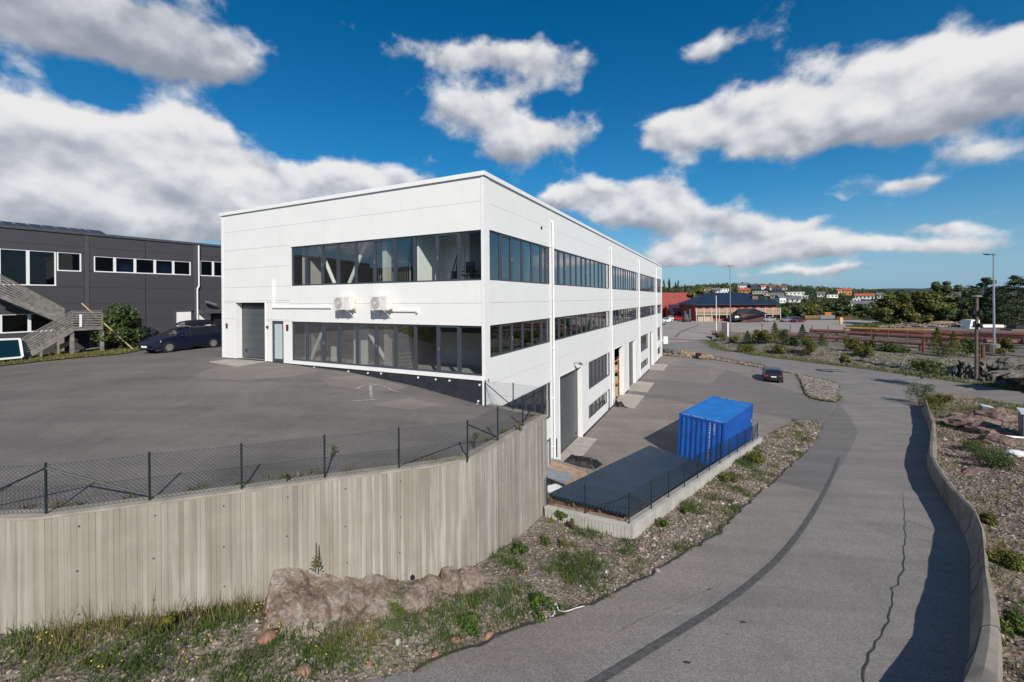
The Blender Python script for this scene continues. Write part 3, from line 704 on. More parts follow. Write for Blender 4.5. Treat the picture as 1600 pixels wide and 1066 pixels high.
def hitD(u, v): return onsurf(u, v, DECK)
off = 0.28
def inw(a, b): d = (b-a).normalized(); return Vector((-d.y, d.x, 0))*off
deck_poly = [wA+inw(wA, wB), wB+inw(wB, wC), wC+(inw(wB, wC)+inw(wC, wD))*0.5, wD+inw(wC, wD)+(wE-wD).normalized()*0.0, wE+Vector((-0.15, -0.25, 0)), bw(0.05, 0.05), bw(0.02, 17.0), bw(6, 17.2), DB0+DBD*16, DB0-DBD*22, Vector((-42, 4, 0))]
drape('deck', deck_poly, DECK, M_DECK, step=0.9, seg=0.6)
sheet('asphalt_patch', [(500, 592), (560, 586), (600, 594), (640, 606), (612, 612), (560, 610), (515, 603)], DECK, M_DECKLIGHT, 0.008)
sheet('asphalt_patch', [(575, 634), (640, 622), (690, 634), (640, 641)], DECK, M_DECKLIGHT, 0.008)
sheet('asphalt_patch', [(350, 566), (430, 563), (505, 580), (452, 590), (380, 596), (300, 590)], DECK, M_DECKLIGHT, 0.008)
# worn T shaped marking
def mark(pts, w): ribbon('painted_marking', [hitD(u, v) for u, v in pts], DECK, lambda t: w, M_CHALK, 0.016, wob=0.03)
mark([(549, 627), (566, 626.5), (588, 624.5)], 0.10); mark([(581, 622), (579.5, 612), (579, 603)], 0.10)
mark([(557, 608), (568, 603), (579, 600.5)], 0.07); mark([(579, 600.5), (590, 602.5), (604, 605)], 0.07); mark([(606, 607), (614, 611), (623, 613)], 0.05)
M_COPE = mat('coping_concrete', (0.29, 0.262, 0.215), .88, var=.18, scale=2.0, bump=.2, bscale=40, dirt=.3)
# ------------------------------------------------------------------ tall board-marked retaining wall with its fence
def build_board_wall():
    root = thing('retaining_wall', 'tall board-marked concrete retaining wall below the upper deck', 'retaining wall', (0, 0, 0))
    V = []; F = []; T = []
    arc = []
    ca = wC+(wB-wC).normalized()*1.1; cb_ = wC+(wD-wC).normalized()*1.1
    for k in range(7): t_ = k/6; arc.append(ca.lerp(wC, t_).lerp(wC.lerp(cb_, t_), t_))
    path = [wA, wB]+arc+[wD]
    bottom = 0.6
    def strip(p, q, z0, z1, t):
        b = len(V); V.extend([(p.x, p.y, z0), (q.x, q.y, z0), (q.x, q.y, z1), (p.x, p.y, z1)]); F.append((b, b+1, b+2, b+3)); T.append(t)
    tone = 0.5
    for a, b in zip(path, path[1:]):
        d = (b-a); L = d.length; d.normalize(); n = Vector((d.y, -d.x, 0)); n.z = 0
        s = 0.0; prev = None
        while s < L-1e-4:
            w = min(random.uniform(0.080, 0.115), L-s)
            if L-s-w < 0.05: w = L-s
            dep = random.choice((0.0, 0.002, 0.004, 0.006, 0.001)); tone = min(1, max(0, 0.5+random.gauss(0, 0.17)))
            if random.random() < 0.10: tone = random.choice((0.15, 0.9))
            p = a+d*s+n*dep; q = a+d*(s+w-0.006)+n*dep
            if prev is not None: strip(prev, p, bottom, WT-0.02, 0.4)
            strip(p, q, bottom, WT-0.02, tone)
            g = a+d*(s+w-0.003)-n*0.004
            strip(q, g, bottom, WT-0.02, 0.45); prev = g; s += w
        e = b.copy(); strip(prev, e, bottom, WT-0.02, 0.3)
    o = raw_mesh('board_face', V, F, M_BOARD, root, tint=T, k=4)
    # end face, back return and the flat coping on top
    m = MB()
    th = 0.34
    rD = (wE-wD); rD.z = 0; L = rD.length; rD.normalize(); nb = Vector((rD.y, -rD.x, 0))
    m.hexa([Vector((wD.x, wD.y, bottom)), Vector((wE.x, wE.y, bottom)), Vector((wE.x, wE.y, bottom))-nb*0.25, Vector((wD.x, wD.y, bottom))-nb*0.25,
            Vector((wD.x, wD.y, WT-0.02)), Vector((wE.x, wE.y, WT-0.02)), Vector((wE.x, wE.y, WT-0.02))-nb*0.25, Vector((wD.x, wD.y, WT-0.02))-nb*0.25])
    m.build('return_wall', M_CONC, root)
    m = MB(); sec = []
    for i, p in enumerate(path):
        d = (path[min(i+1, len(path)-1)]-path[max(0, i-1)]); d.z = 0; d.normalize(); n = Vector((d.y, -d.x, 0)); sec.append((p+n*.012, p-n*th))
    for (o1, i1), (o2, i2) in zip(sec, sec[1:]):
        m.add([(o1.x, o1.y, WT-.05), (o2.x, o2.y, WT-.05), (o2.x, o2.y, WT), (o1.x, o1.y, WT), (i1.x, i1.y, WT), (i2.x, i2.y, WT), (i1.x, i1.y, WT-.05), (i2.x, i2.y, WT-.05)], [(0, 1, 2, 3), (3, 2, 5, 4), (4, 5, 7, 6)])
    a, b = wD, wE; d = (b-a); d.z = 0; d.normalize(); n = Vector((d.y, -d.x, 0))
    q = [a+n*0.01, b+n*0.01, b-n*0.25, a-n*0.25]
    m.hexa([(p.x, p.y, WT-0.05) for p in q]+[(p.x, p.y, WT+0.004) for p in q])
    m.build('coping', M_COPE, root)
    # form tie holes
    m = MB()
    for a, b in zip(path, path[1:]):
        d = (b-a); L = d.length; d.normalize(); n = Vector((d.y, -d.x, 0)); s = 0.6
        while s < L:
            for z in (WT-0.28, WT-1.15, WT-2.0):
                p = a+d*(s+random.uniform(-.02, .02))+n*0.012; m.tube((p.x, p.y, z), (p.x+n.x*0.006, p.y+n.y*0.006, z), 0.016, n=8)
            s += 1.22
    m.build('tie_hole', M_CRACK, root)['kind'] = 'stuff'
    # drain pipe end low in the wall
    p = atz(655, 731, WT); pr = onplane(644.5, 901.5, wC, Vector(((wC-wB).y, -(wC-wB).x, 0)))
    n = Vector(((wC-wB).y, -(wC-wB).x, 0)).normalized()
    m = MB(); m.tube(pr-n*0.1, pr+n*0.05, 0.055, n=12); m.build('drain_pipe', M_BLACK, root)
    return root
retaining = build_board_wall()

def chainlink(a, b, ha, hb, h, cell=0.058, r=0.0027):
    """diagonal wires between two post feet a and b"""
    V = []; F = []
    L = math.hypot(b[0]-a[0], b[1]-a[1]); ux, uy = (b[0]-a[0])/L, (b[1]-a[1])/L; nx_, ny_ = uy, -ux
    def P(s, z, o): k = s/L; return (a[0]+ux*s+nx_*o, a[1]+uy*s+ny_*o, ha+(hb-ha)*k+z)
    def wire(s0, z0, s1, z1, o, rr=r):
        p = P(s0, z0, o); q = P(s1, z1, o); bi = len(V)
        dx, dz = s1-s0, z1-z0; dl = math.hypot(dx, dz) or 1; px_, pz_ = -dz/dl, dx/dl
        for e in (p, q):
            for cc, cn in ((1, 0), (-0.5, 0.87), (-0.5, -0.87)):
                V.append((e[0]+ux*px_*rr*cc+nx_*rr*cn, e[1]+uy*px_*rr*cc+ny_*rr*cn, e[2]+pz_*rr*cc))
        for i in range(3): F.append((bi+i, bi+(i+1) % 3, bi+3+(i+1) % 3)); F.append((bi+i, bi+3+(i+1) % 3, bi+3+i))
    s = -h
    while s < L:
        z0, z1 = 0, h; s0, s1 = s, s+h
        if s0 < 0: z0 = -s0; s0 = 0
        if s1 > L: z1 = h-(s1-L); s1 = L
        if s1 > s0+0.01: wire(s0, z0+0.03, s1, z1+0.0, 0.002)
        z0, z1 = h, 0; s0, s1 = s, s+h
        if s0 < 0: z0 = h+s0; s0 = 0
        if s1 > L: z1 = s1-L; s1 = L
        if s1 > s0+0.01: wire(s0, z0, s1, z1+0.03, -0.002)
        s += cell*1.414
    for z in (0.03, h*0.5, h): wire(0, z, L, z, 0.004, 0.0024)
    return V, F
def fence(name, label, feet, h, braces, post_r=0.021, group=None):
    root = thing(name, label, 'fence', feet[0], group=group); o0 = Vector(feet[0])
    loc = [Vector(f)-o0 for f in feet]
    for p in loc:
        m = MB(); m.tube(p-Vector((0, 0, .05)), p+Vector((0, 0, h+0.03)), post_r, n=8); m.tube(p+Vector((0, 0, h+0.03)), p+Vector((0, 0, h+0.045)), post_r*1.15, n=8)
        m.build('post', M_BLACKGREEN, root)
    for i, j in braces:
        a = loc[i]+Vector((0, 0, h-0.06)); b = loc[j]+Vector((0, 0, 0.10)); m = MB(); m.tube(a, b, post_r*0.85, n=8); m.build('brace', M_BLACKGREEN, root)
    for a, b in zip(loc, loc[1:]):
        V, F = chainlink(a, b, a.z, b.z, h); raw_mesh('mesh_panel', V, F, M_BLACKGREEN, root)['kind'] = 'stuff'
    return root
fp = [atz(u, v, WT) for u, v in ((72, 803), (233.8, 781.9), (377.7, 763.9), (507.4, 746.5), (623.5, 731.5), (730.6, 717.4), (778, 688.6), (817, 666), (849, 647.8), (802, 640.4), (758.8, 635))]
dl = (wA-wB).normalized(); e1 = fp[0]+dl*1.72; e2 = e1+dl*1.72
feet = [e2, e1]+fp
fence('chain_link_fence', 'dark chain-link fence with diagonal braces on top of the tall retaining wall', feet, 0.95,
      [(2, 1), (2, 3), (7, 6), (7, 8), (10, 9), (10, 11), (12, 11)])

# ------------------------------------------------------------------ low concrete wall with its fence
LWN = Vector((LWD.y, -LWD.x, 0))   # towards the road
lwc = LW0.copy()
lw_end = atz(853, 789, 2.50)
def build_low_wall():
    root = thing('low_wall', 'low pale concrete wall around the dark sheet roof and container', 'low wall')
    m = MB(); th = 0.30; n = 16
    # long run, stepping down with the road
    for i in range(n):
        a = LW0+LWD*(17.6*i/n); b = LW0+LWD*(17.6*(i+1)/n); za = LWZ0+(LWZ1-LWZ0)*i/n; zb = LWZ0+(LWZ1-LWZ0)*(i+1)/n
        o1, o2 = a+LWN*0.12, b+LWN*0.12; i1, i2 = a-LWN*(th-0.12), b-LWN*(th-0.12)
        m.hexa([(o1.x, o1.y, -0.8), (o2.x, o2.y, -0.8), (i2.x, i2.y, -0.8), (i1.x, i1.y, -0.8), (o1.x, o1.y, za), (o2.x, o2.y, zb), (i2.x, i2.y, zb), (i1.x, i1.y, za)])
    m.build('long_run', M_CONC, root)
    m = MB()
    d = (lw_end-LW0); d.z = 0; L = d.length; d.normalize(); nn = Vector((-d.y, d.x, 0))
    a = LW0+LWN*0.12-d*0.0; k = 24
    nn = Vector((d.y, -d.x, 0))
    if nn.y > 0: nn = -nn
    for i in range(k):
        s0 = L*i/k-(0.0); s1 = L*(i+1)/k-0.012; dep = random.choice((0, .004, .008))
        p = LW0+d*s0+nn*(0.12+dep); q = LW0+d*s1+nn*(0.12+dep); p2 = LW0+d*s0-nn*0.06; q2 = LW0+d*s1-nn*0.06
        z = LWZ0-0.004+(2.50-LWZ0)*i/k
        m.hexa([(p.x, p.y, 0), (p2.x, p2.y, 0), (q2.x, q2.y, 0), (q.x, q.y, 0), (p.x, p.y, z-0.06), (p2.x, p2.y, z-0.06), (q2.x, q2.y, z-0.06), (q.x, q.y, z-0.06)])
    c0 = LW0-d*0.05; c1 = LW0+d*L
    m.hexa([c0+nn*0.135-Vector((0, 0, 0))+Vector((0, 0, 2.46)), c0-nn*0.065+Vector((0, 0, 2.46)), c1-nn*0.065+Vector((0, 0, 2.43)), c1+nn*0.135+Vector((0, 0, 2.43)),
            c0+nn*0.135+Vector((0, 0, 2.536)), c0-nn*0.065+Vector((0, 0, 2.536)), c1-nn*0.065+Vector((0, 0, 2.50)), c1+nn*0.135+Vector((0, 0, 2.50))])
    m.build('short_run', M_CONC, root)
    return d, nn, L
lwd, lwn, lwl = build_low_wall()
feet2 = []
for u, v in ((854.7, 786.9), (914.2, 802)):
    p = onplane(u, v, LW0, lwn); s = (p-LW0).dot(lwd); q = LW0+lwd*s; feet2.append(Vector((q.x, q.y, LWZ0-(LWZ0-2.5)*s/lwl)))
for u, v in ((982.7, 818), (1017.9, 795.9), (1044.9, 775.9), (1069.4, 757.9), (1090, 743.8), (1108.3, 728.8), (1124.8, 718.3), (1139.2, 707), (1152.3, 697.9), (1164.2, 689.4), (1175.3, 681.5), (1183.9, 676.2)):
    p = onplane(u, v, LW0, LWN); s = max(0.0, (p-LW0).dot(LWD)); q = LW0+LWD*s; feet2.append(Vector((q.x, q.y, LWZ0+(LWZ1-LWZ0)*s/17.6)))
fence('chain_link_fence', 'dark chain-link fence on the low wall beside the blue container', feet2, 0.93, [(2, 1), (2, 3), (13, 12)])

# ------------------------------------------------------------------ curved concrete parapet at the outer edge of the road
TOP_L = [(1505, 1066), (1514.6, 1048), (1524, 1011.5), (1535, 977), (1535, 930.8), (1533, 861.5), (1529.8, 822.7), (1519.6, 800), (1499.4, 777.7), (1474.6, 750.6), (1457.7, 722.5), (1452, 710), (1452.5, 693), (1455.4, 660.5), (1447.5, 634)]
TOP_R = [(1562, 1066), (1565, 1028), (1563, 985), (1556, 925), (1547, 905), (1541, 858), (1537, 822), (1526, 797), (1505, 773), (1481, 746), (1464, 719), (1462, 708), (1464, 690), (1461, 655), (1449, 633)]
def curve_at(pxs, h):
    return [onsurf(u, v, lambda x, y: G(x, y)+h) for u, v in pxs]
def resample(P, ys):
    P = sorted(P, key=lambda p: p.y); out = []
    for y in ys:
        if y <= P[0].y: a, b = P[0], P[1]
        elif y >= P[-1].y: a, b = P[-2], P[-1]
        else:
            k = next(i for i in range(len(P)-1) if P[i].y <= y <= P[i+1].y); a, b = P[k], P[k+1]
        t = (y-a.y)/max(1e-6, (b.y-a.y)); out.append(a.x+(b.x-a.x)*t)
    return out
PH = 0.80
cb = curve_at(BASE_L, 0.0); ctl = curve_at(TOP_L, PH); ctr = curve_at(TOP_R, PH)
pys = [4.0+0.30*i for i in range(int((36.9-4.0)/0.30))]
bx = resample(cb, pys); tlx = resample(ctl, pys); trx = resample(ctr, pys)
def smooth1(a, it=2):
    for _ in range(it): a = [a[0]]+[(a[i-1]+2*a[i]+a[i+1])/4 for i in range(1, len(a)-1)]+[a[-1]]
    return a
bx, tlx, trx = smooth1(bx), smooth1(tlx), smooth1(trx)
def build_parapet():
    V = []; F = []; rows = []
    for i, y in enumerate(pys):
        g = G(bx[i], y); jig = 0.035*fbm(y*1.3, 2.0)*2; jt = 0.05*fbm(y*0.9, 7.0)*2
        x0 = min(bx[i], tlx[i]-0.04); x1 = max(tlx[i], x0+0.04); x0 = x1-min(.30, x1-x0); x2 = max(trx[i], x1+0.17)
        if y < 8.5:
            k_ = sstep(8.5, 6.5, y); x2 = max(x2, x1+0.17+.25*k_)
        h = PH+jt
        prof = [(x0-0.01, g-0.25), (x0+jig*0.3, g+0.02), (x0*0.25+x1*0.75-.02+jig, g+h*0.40), (x1-0.015+jig*.5, g+h*0.90), (x1+0.025, g+h*0.985), ((x1+x2)/2, g+h+0.02), (x2-0.04, g+h*0.97), (x2+0.02, g+h*0.80), (x2+0.10, g-0.25)]
        rows.append(len(V)); V += [(px_, y, pz_) for px_, pz_ in prof]
    k = 9
    for a, b in zip(rows, rows[1:]):
        for j in range(k-1): F.append((a+j, a+j+1, b+j+1, b+j))
    o = raw_mesh('parapet_wall', V, F, M_CONC_OLD, k=4, smooth=True)
    if sum(p.normal.z*p.area for p in o.data.polygons) < 0: o.data.flip_normals()
    es = o.modifiers.new('edges', 'EDGE_SPLIT'); es.split_angle = R(24)
    # close the far end
    tag(o, 'long curved concrete parapet with worn rounded top along the road', 'parapet')
    m = MB(); e = V[rows[-1]:rows[-1]+k]
    m.add(e, [tuple(range(k))]); m.build('end_face', M_CONC_OLD, o)
    # joints and cracks in the face
    for yj in (6.3, 8.9, 11.4, 12.6, 15.0, 18.2, 21.4, 25.2, 29.6):
        i = int((yj-4.0)/0.30); a = rows[i]; pts = [Vector(V[a+j]) for j in range(1, 8)]
        mm = MB()
        for p, q in zip(pts, pts[1:]): mm.bar(p, q, 0.018, 0.012, up=(0, 1, 0))
        mm.build('joint', M_CRACK, o)
    return o
M_CONC_OLD = mat('weathered_parapet_concrete', (0.205, 0.182, 0.150), 0.9, var=0.25, scale=1.6, bump=0.5, bscale=22, dirt=0.45)
parapet = build_parapet()
# ------------------------------------------------------------------ white industrial building
WB = thing('white_building', 'large white clad industrial building with grey window bands and tall gates', 'industrial building', BC, BANG)
BLEN, BDEP, BTOP = 55.0, 16.93, 14.50
LEFT_OPEN = [(0.12, 11.14, 10.33, 12.28), (0.12, 11.14, 6.61, 8.55), (13.2, 15.71, 6.40, 9.51), (11.75, 12.67, 6.40, 8.56)]
BAYS = [(0.42, 7.08), (7.47, 20.70), (21.02, 34.05), (34.38, 48.20), (48.60, 54.55)]
RIGHT_OPEN = [(a, b, 10.35, 12.33) for a, b in BAYS]+[(a, b, 7.27, 8.55) for a, b in BAYS]+[
    (0.9, 7.05, 3.25, 5.16), (6.40, 7.05, 0.30, 2.2), (8.42, 12.64, 0.30, 5.16), (14.28, 20.62, 3.28, 5.18), (14.22, 19.58, 1.24, 2.2), (19.73, 20.55, 0.30, 2.22),
    (22.05, 25.9, 0.30, 5.2), (28.45, 32.1, 0.30, 5.2), (35.45, 41.0, 3.35, 5.2), (35.42, 40.88, 1.38, 2.2), (42.2, 45.4, 0.30, 5.2), (48.95, 53.05, 3.35, 5.25), (48.95, 53.0, 1.34, 2.3)]
def Lp(y, z, d): return Vector((-d, y, z))       # left (short) face: d outwards
def Rp(x, z, d): return Vector((x, -d, z))       # right (long) face
def fbox(m, P, a0, a1, z0, z1, d0, d1):
    p = [P(a0, z0, d0), P(a1, z0, d0), P(a1, z0, d1), P(a0, z0, d1)]; q = [P(a0, z1, d0), P(a1, z1, d0), P(a1, z1, d1), P(a0, z1, d1)]
    # keep outward normals whichever way the face runs
    e = (p[1]-p[0]).cross(p[3]-p[0])
    if e.z < 0: p = p[::-1]; q = q[::-1]
    m.hexa(p+q)
def rects(a0, a1, rows, opens):
    zs = sorted(set([round(z, 3) for z in rows]+[round(z, 3) for o in opens if o[1] > a0+.01 and o[0] < a1-.01 for z in o[2:4] if rows[0] < z < rows[-1]]))
    zs = [z for i, z in enumerate(zs) if i == 0 or z-zs[i-1] > 0.02]
    out = []
    for z0, z1 in zip(zs, zs[1:]):
        zm = (z0+z1)/2; iv = [(a0, a1)]
        for o in opens:
            if o[2] < zm < o[3]:
                nv = []
                for s, e in iv:
                    if o[1] <= s or o[0] >= e: nv.append((s, e)); continue
                    if o[0] > s+0.02: nv.append((s, o[0]))
                    if o[1] < e-0.02: nv.append((o[1], e))
                iv = nv
        out += [(s, e, z0, z1) for s, e in iv]
    # join pieces of equal width stacked inside the same row
    res = []
    for r in out:
        j = next((k for k, q in enumerate(res) if abs(q[0]-r[0]) < 1e-4 and abs(q[1]-r[1]) < 1e-4 and abs(q[3]-r[2]) < 1e-4 and not any(abs(q[3]-z) < 0.02 for z in rows)), None)
        if j is None: res.append(r)
        else: res[j] = (r[0], r[1], res[j][2], r[3])
    return res
core = MB()
def clad(P, a0, a1, rows, opens):
    for s, e, z0, z1 in rects(a0, a1, rows, opens):
        m = MB(); fbox(m, P, s+0.005, e-0.005, z0+0.005, z1-0.005, -0.07, 0.0); m.build('cladding_panel', M_WHITE, WB)
        fbox(core, P, s-0.0, e+0.0, z0-0.0, z1+0.0, -0.16, -0.075)
rowsL = [6.61, 7.63, 8.62, 9.60, 10.34, 11.36, 12.38, 13.40, 14.36]
for a0, a1 in ((0.13, 5.76), (5.78, 11.25), (11.27, 16.80)):
    rows = [6.44 if a0 > 11 else 6.61]+([8.62, 9.60, 10.34, 11.36, 12.38, 13.40, 14.36] if a0 > 11 else [8.55, 9.44, 10.33, 12.28, 13.40, 14.36])
    clad(Lp, a0, a1, rows, LEFT_OPEN)
for a0, a1 in ((0.42, 7.08), (7.47, 14.1), (14.12, 20.70), (21.02, 27.6), (27.62, 34.05), (34.38, 41.3), (41.32, 48.20), (48.60, 54.55)):
    clad(Rp, a0, a1, [0.62, 3.27, 5.19, 6.25, 7.27, 8.55, 9.45, 10.35, 12.33, 13.35, 14.36], RIGHT_OPEN)
core.build('wall_core', M_SHADOWGAP, WB)
# back and far walls, roof, floors
m = MB(); m.box(0.2, BLEN, BDEP-0.15, BDEP, 0.3, 14.36); m.build('rear_wall', M_WHITE, WB)
m = MB(); m.box(BLEN-0.15, BLEN, 0.0, BDEP-0.16, 0.3, 14.36); m.build('end_wall', M_WHITE, WB)
m = MB(); m.box(0.17, BLEN-0.17, 0.17, BDEP-0.17, 13.95, 14.15); m.build('roof', M_ROOF, WB)
m = MB(); m.box(0.17, BLEN-0.17, 0.17, BDEP-0.17, 6.20, 6.46); m.box(0.17, BLEN-0.17, 0.17, BDEP-0.17, 9.90, 10.16); m.box(0.17, BLEN-0.17, 0.17, BDEP-0.17, 0.30, 0.49); m.build('interior_floor', M_INTF, WB)
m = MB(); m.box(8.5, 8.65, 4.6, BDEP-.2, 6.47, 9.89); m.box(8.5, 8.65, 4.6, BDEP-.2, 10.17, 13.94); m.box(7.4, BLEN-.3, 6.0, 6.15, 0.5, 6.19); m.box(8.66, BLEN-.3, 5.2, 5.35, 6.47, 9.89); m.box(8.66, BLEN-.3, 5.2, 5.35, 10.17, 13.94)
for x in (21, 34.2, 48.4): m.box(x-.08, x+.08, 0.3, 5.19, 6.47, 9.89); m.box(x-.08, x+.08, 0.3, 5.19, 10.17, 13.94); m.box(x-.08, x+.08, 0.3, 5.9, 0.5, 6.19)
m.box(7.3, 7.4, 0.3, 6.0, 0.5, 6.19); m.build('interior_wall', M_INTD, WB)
# trims: corner, flashing, sill bands, pier strips behind the downpipes
m = MB(); m.box(-0.018, 0.40, -0.018, 0.12, 5.3, 14.33); m.box(-0.012, 0.40, -0.012, 0.12, 0.3, 5.3); m.build('corner_trim', M_WTRIM, WB)
m = MB(); m.box(-0.018, 0.15, BDEP-0.13, BDEP+0.018, 6.44, 14.33); m.build('corner_trim', M_WTRIM, WB)
m = MB(); m.box(54.56, BLEN+0.018, -0.018, 0.12, 0.3, 14.33); m.build('corner_trim', M_WTRIM, WB)
m = MB(); f = 0.075
m.box(-f, BLEN+f, -f, 0.25, 14.36, 14.53); m.box(-f, 0.25, 0.25, BDEP-0.2, 14.36, 14.53); m.box(-f, BLEN+f, BDEP-0.2, BDEP+f, 14.36, 14.53); m.box(BLEN-.25, BLEN+f, 0.25, BDEP-.2, 14.36, 14.53)
m.build('roof_flashing', M_FLASH, WB)
for a, b in ((7.085, 7.465), (20.705, 21.015), (34.055, 34.375), (48.205, 48.595)):
    m = MB(); fbox(m, Rp, a, b, 0.62, 14.36, -0.10, 0.008); m.build('pier_trim', M_WTRIM, WB)
m = MB(); fbox(m, Lp, 0.13, 11.25, 6.45, 6.605, -0.1, 0.045); m.build('sill_band', M_WTRIM, WB)
for s, e, z0 in ((0.13, 11.14, 10.33), (0.13, 11.14, 12.28)):
    pass
# dark plinth below the short face, its bolts
m = MB(); fbox(m, Lp, 0.12, 12.70, 5.0, 6.445, -0.15, 0.012); m.build('plinth', M_PLINTH, WB)
m = MB(); fbox(m, Lp, 12.70, 16.9, 6.2, 6.46, -0.15, 0.008); m.build('plinth', M_PLINTH, WB)
for u, v in ((491, 574.5), (544.5, 580.5), (575, 583), (595.5, 583.8), (653.5, 590), (681, 593), (702.5, 594.8), (749.5, 601.5), (747.5, 627), (746, 632)):
    p = WB.matrix_world  # identity until evaluated; use the plane of the face directly
    q = onplane(u, v, BC+BT*-0.02, BT); y = (q-BC).dot(BL)
    m = MB(); m.tube(Lp(y, q.z, 0.012), Lp(y, q.z, 0.045), 0.04, n=10); m.build('bolt_cap', M_WTRIM, WB)
segs = []; x = 0.4
for o in sorted([(6.40, 7.05), (8.42, 12.64), (19.73, 20.55), (22.05, 25.9), (28.45, 32.1), (42.2, 45.4), (54.9, 54.9)]):
    if o[0] > x: segs.append((x, o[0]))
    x = o[1]
for a, b in segs: m = MB(); fbox(m, Rp, a, b, 0.2, 0.615, -0.15, -0.03); m.build('plinth', M_PLINTH, WB)

# ---- windows
def window(P, a0, a1, z0, z1, thick=0.055, opener=False, curtain=False, glass=None):
    w = 0.004; m = MB(); t = thick*(1.45 if opener else 1.0)
    a0 += w; a1 -= w; d0, d1 = -0.135, -0.052+(0.014 if opener else 0)
    fbox(m, P, a0, a1, z0, z0+t, d0, d1); fbox(m, P, a0, a1, z1-t, z1, d0, d1)
    fbox(m, P, a0, a0+t, z0+t, z1-t, d0, d1); fbox(m, P, a1-t, a1, z0+t, z1-t, d0, d1)
    f = m.build('window', M_FRAME, WB)
    g = MB(); e = t*0.9
    g.add([P(a0+e, z0+e, -0.095), P(a1-e, z0+e, -0.095), P(a1-e, z1-e, -0.095), P(a0+e, z1-e, -0.095)], [(0, 1, 2, 3)])
    g.build('pane', glass or M_GLASS, f)
    if opener:
        h = MB(); fbox(h, P, a1-t*0.8, a1-t*0.8+0.025, (z0+z1)/2-.09, (z0+z1)/2+.06, d1, d1+0.03); h.build('handle', M_STEEL, f)
    return f
mull2 = [0.12, 1.18, 2.26, 3.42, 4.46, 5.68, 6.79, 7.91, 8.99, 10.13, 11.14]
for i, (a, b) in enumerate(zip(mull2, mull2[1:])): window(Lp, a, b, 10.335, 12.275, opener=i in (4, 7, 1), glass=M_GLASSL)
M_GLASSL2 = glass_mat('ground_floor_glass', (.92, .95, .95), .45)
mull1 = [0.12, 1.20, 2.25, 3.41, 4.47, 5.62, 6.76, 7.87, 8.95, 10.12, 11.14]
for i, (a, b) in enumerate(zip(mull1, mull1[1:])): window(Lp, a, b, 6.612, 8.545, opener=i in (1, 4, 7), thick=0.06, glass=M_GLASSL2)
b1 = [0.42, 1.45, 2.54, 3.66, 4.78, 5.92, 6.70, 7.08]
def even(a, b, n): return [a+(b-a)*i/n for i in range(n+1)]
for bi, (a, b) in enumerate(BAYS):
    cuts = b1 if bi == 0 else even(a, b, (12, 12, 12, 5)[bi-1])
    for i, (p, q) in enumerate(zip(cuts, cuts[1:])):
        window(Rp, p, q, 10.355, 12.325, opener=(i % 4 == 1)); window(Rp, p, q, 7.275, 8.545, opener=(i % 4 == 1), thick=0.05)
for cuts, z0, z1 in ((even(0.9, 7.05, 6), 3.255, 5.155), (even(14.28, 20.62, 6), 3.285, 5.175), (even(14.22, 19.58, 5), 1.245, 2.195), (even(35.45, 41.0, 5), 3.355, 5.195), (even(35.42, 40.88, 5), 1.385, 2.195), (even(48.95, 53.05, 4), 3.355, 5.245), (even(48.95, 53.0, 4), 1.345, 2.295)):
    for i, (p, q) in enumerate(zip(cuts, cuts[1:])): window(Rp, p, q, z0, z1, glass=M_GLASS)
# curtains behind the lower windows
for a, b, z0, z1 in ((0.95, 7.0, 3.2, 5.2), (14.3, 20.6, 3.2, 5.2), (14.25, 19.5, 1.2, 2.2), (35.5, 41, 3.3, 5.2), (35.5, 40.9, 1.3, 2.2), (49, 53, 3.3, 5.2)):
    V = []; F = []; n = int((b-a)/0.09)
    for i in range(n+1):
        x = a+(b-a)*i/n; d = -0.34-0.05*math.sin(i*1.7)-0.03*math.sin(i*0.61)
        V += [tuple(Rp(x, z0, d)), tuple(Rp(x, z1, d))]
    F = [(2*i, 2*i+2, 2*i+3, 2*i+1) for i in range(n)]
    raw_mesh('curtain', V, F, M_CURTAIN, WB, k=4, smooth=True)
# panes of the middle band with pale blinds in some places
for x0, x1, z0, z1, mt in ((4.9, 5.7, 10.4, 12.2, M_INTW), (9.6, 10.4, 10.4, 12.2, M_INTW), (12.3, 13.6, 10.4, 12.2, M_INTG), (32.8, 33.6, 10.4, 12.2, M_INTW), (15, 16.6, 7.3, 8.5, M_INTG), (18, 19.5, 7.3, 8.5, M_INTW), (22.0, 22.6, 7.3, 8.5, M_INTW)):
    m = MB(); fbox(m, Rp, x0, x1, z0, z1, -0.5, -0.46); m.build('blind', mt, WB)

# ---- gates and doors
def gate(P, a0, a1, z0, z1, name='gate', n=8, depth=0.30, label=None):
    g = MB(); fbox(g, P, a0, a1, z1-0.20, z1, -depth-0.06, -depth+0.015); fr = g.build(name, M_GATEDARK, WB)
    if label: fr['label'] = label
    h = (z1-0.20-z0)/n
    for i in range(n):
        m = MB(); fbox(m, P, a0+0.04, a1-0.04, z0+h*i+0.004, z0+h*(i+1)-0.004, -depth-0.05, -depth)
        m.build('gate_panel', M_GATE, fr)
    m = MB(); fbox(m, P, a0, a0+0.04, z0, z1-.2, -depth-.05, -depth+0.01); fbox(m, P, a1-0.04, a1, z0, z1-.2, -depth-.05, -depth+0.01); m.build('seal', M_GATEDARK, fr)
    m = MB(); c = 0.25; fbox(m, P, a1-0.42, a1-0.28, z0+0.30, z0+0.44, -depth, -depth+0.02); m.build('handle', M_BLACK, fr)
    return fr
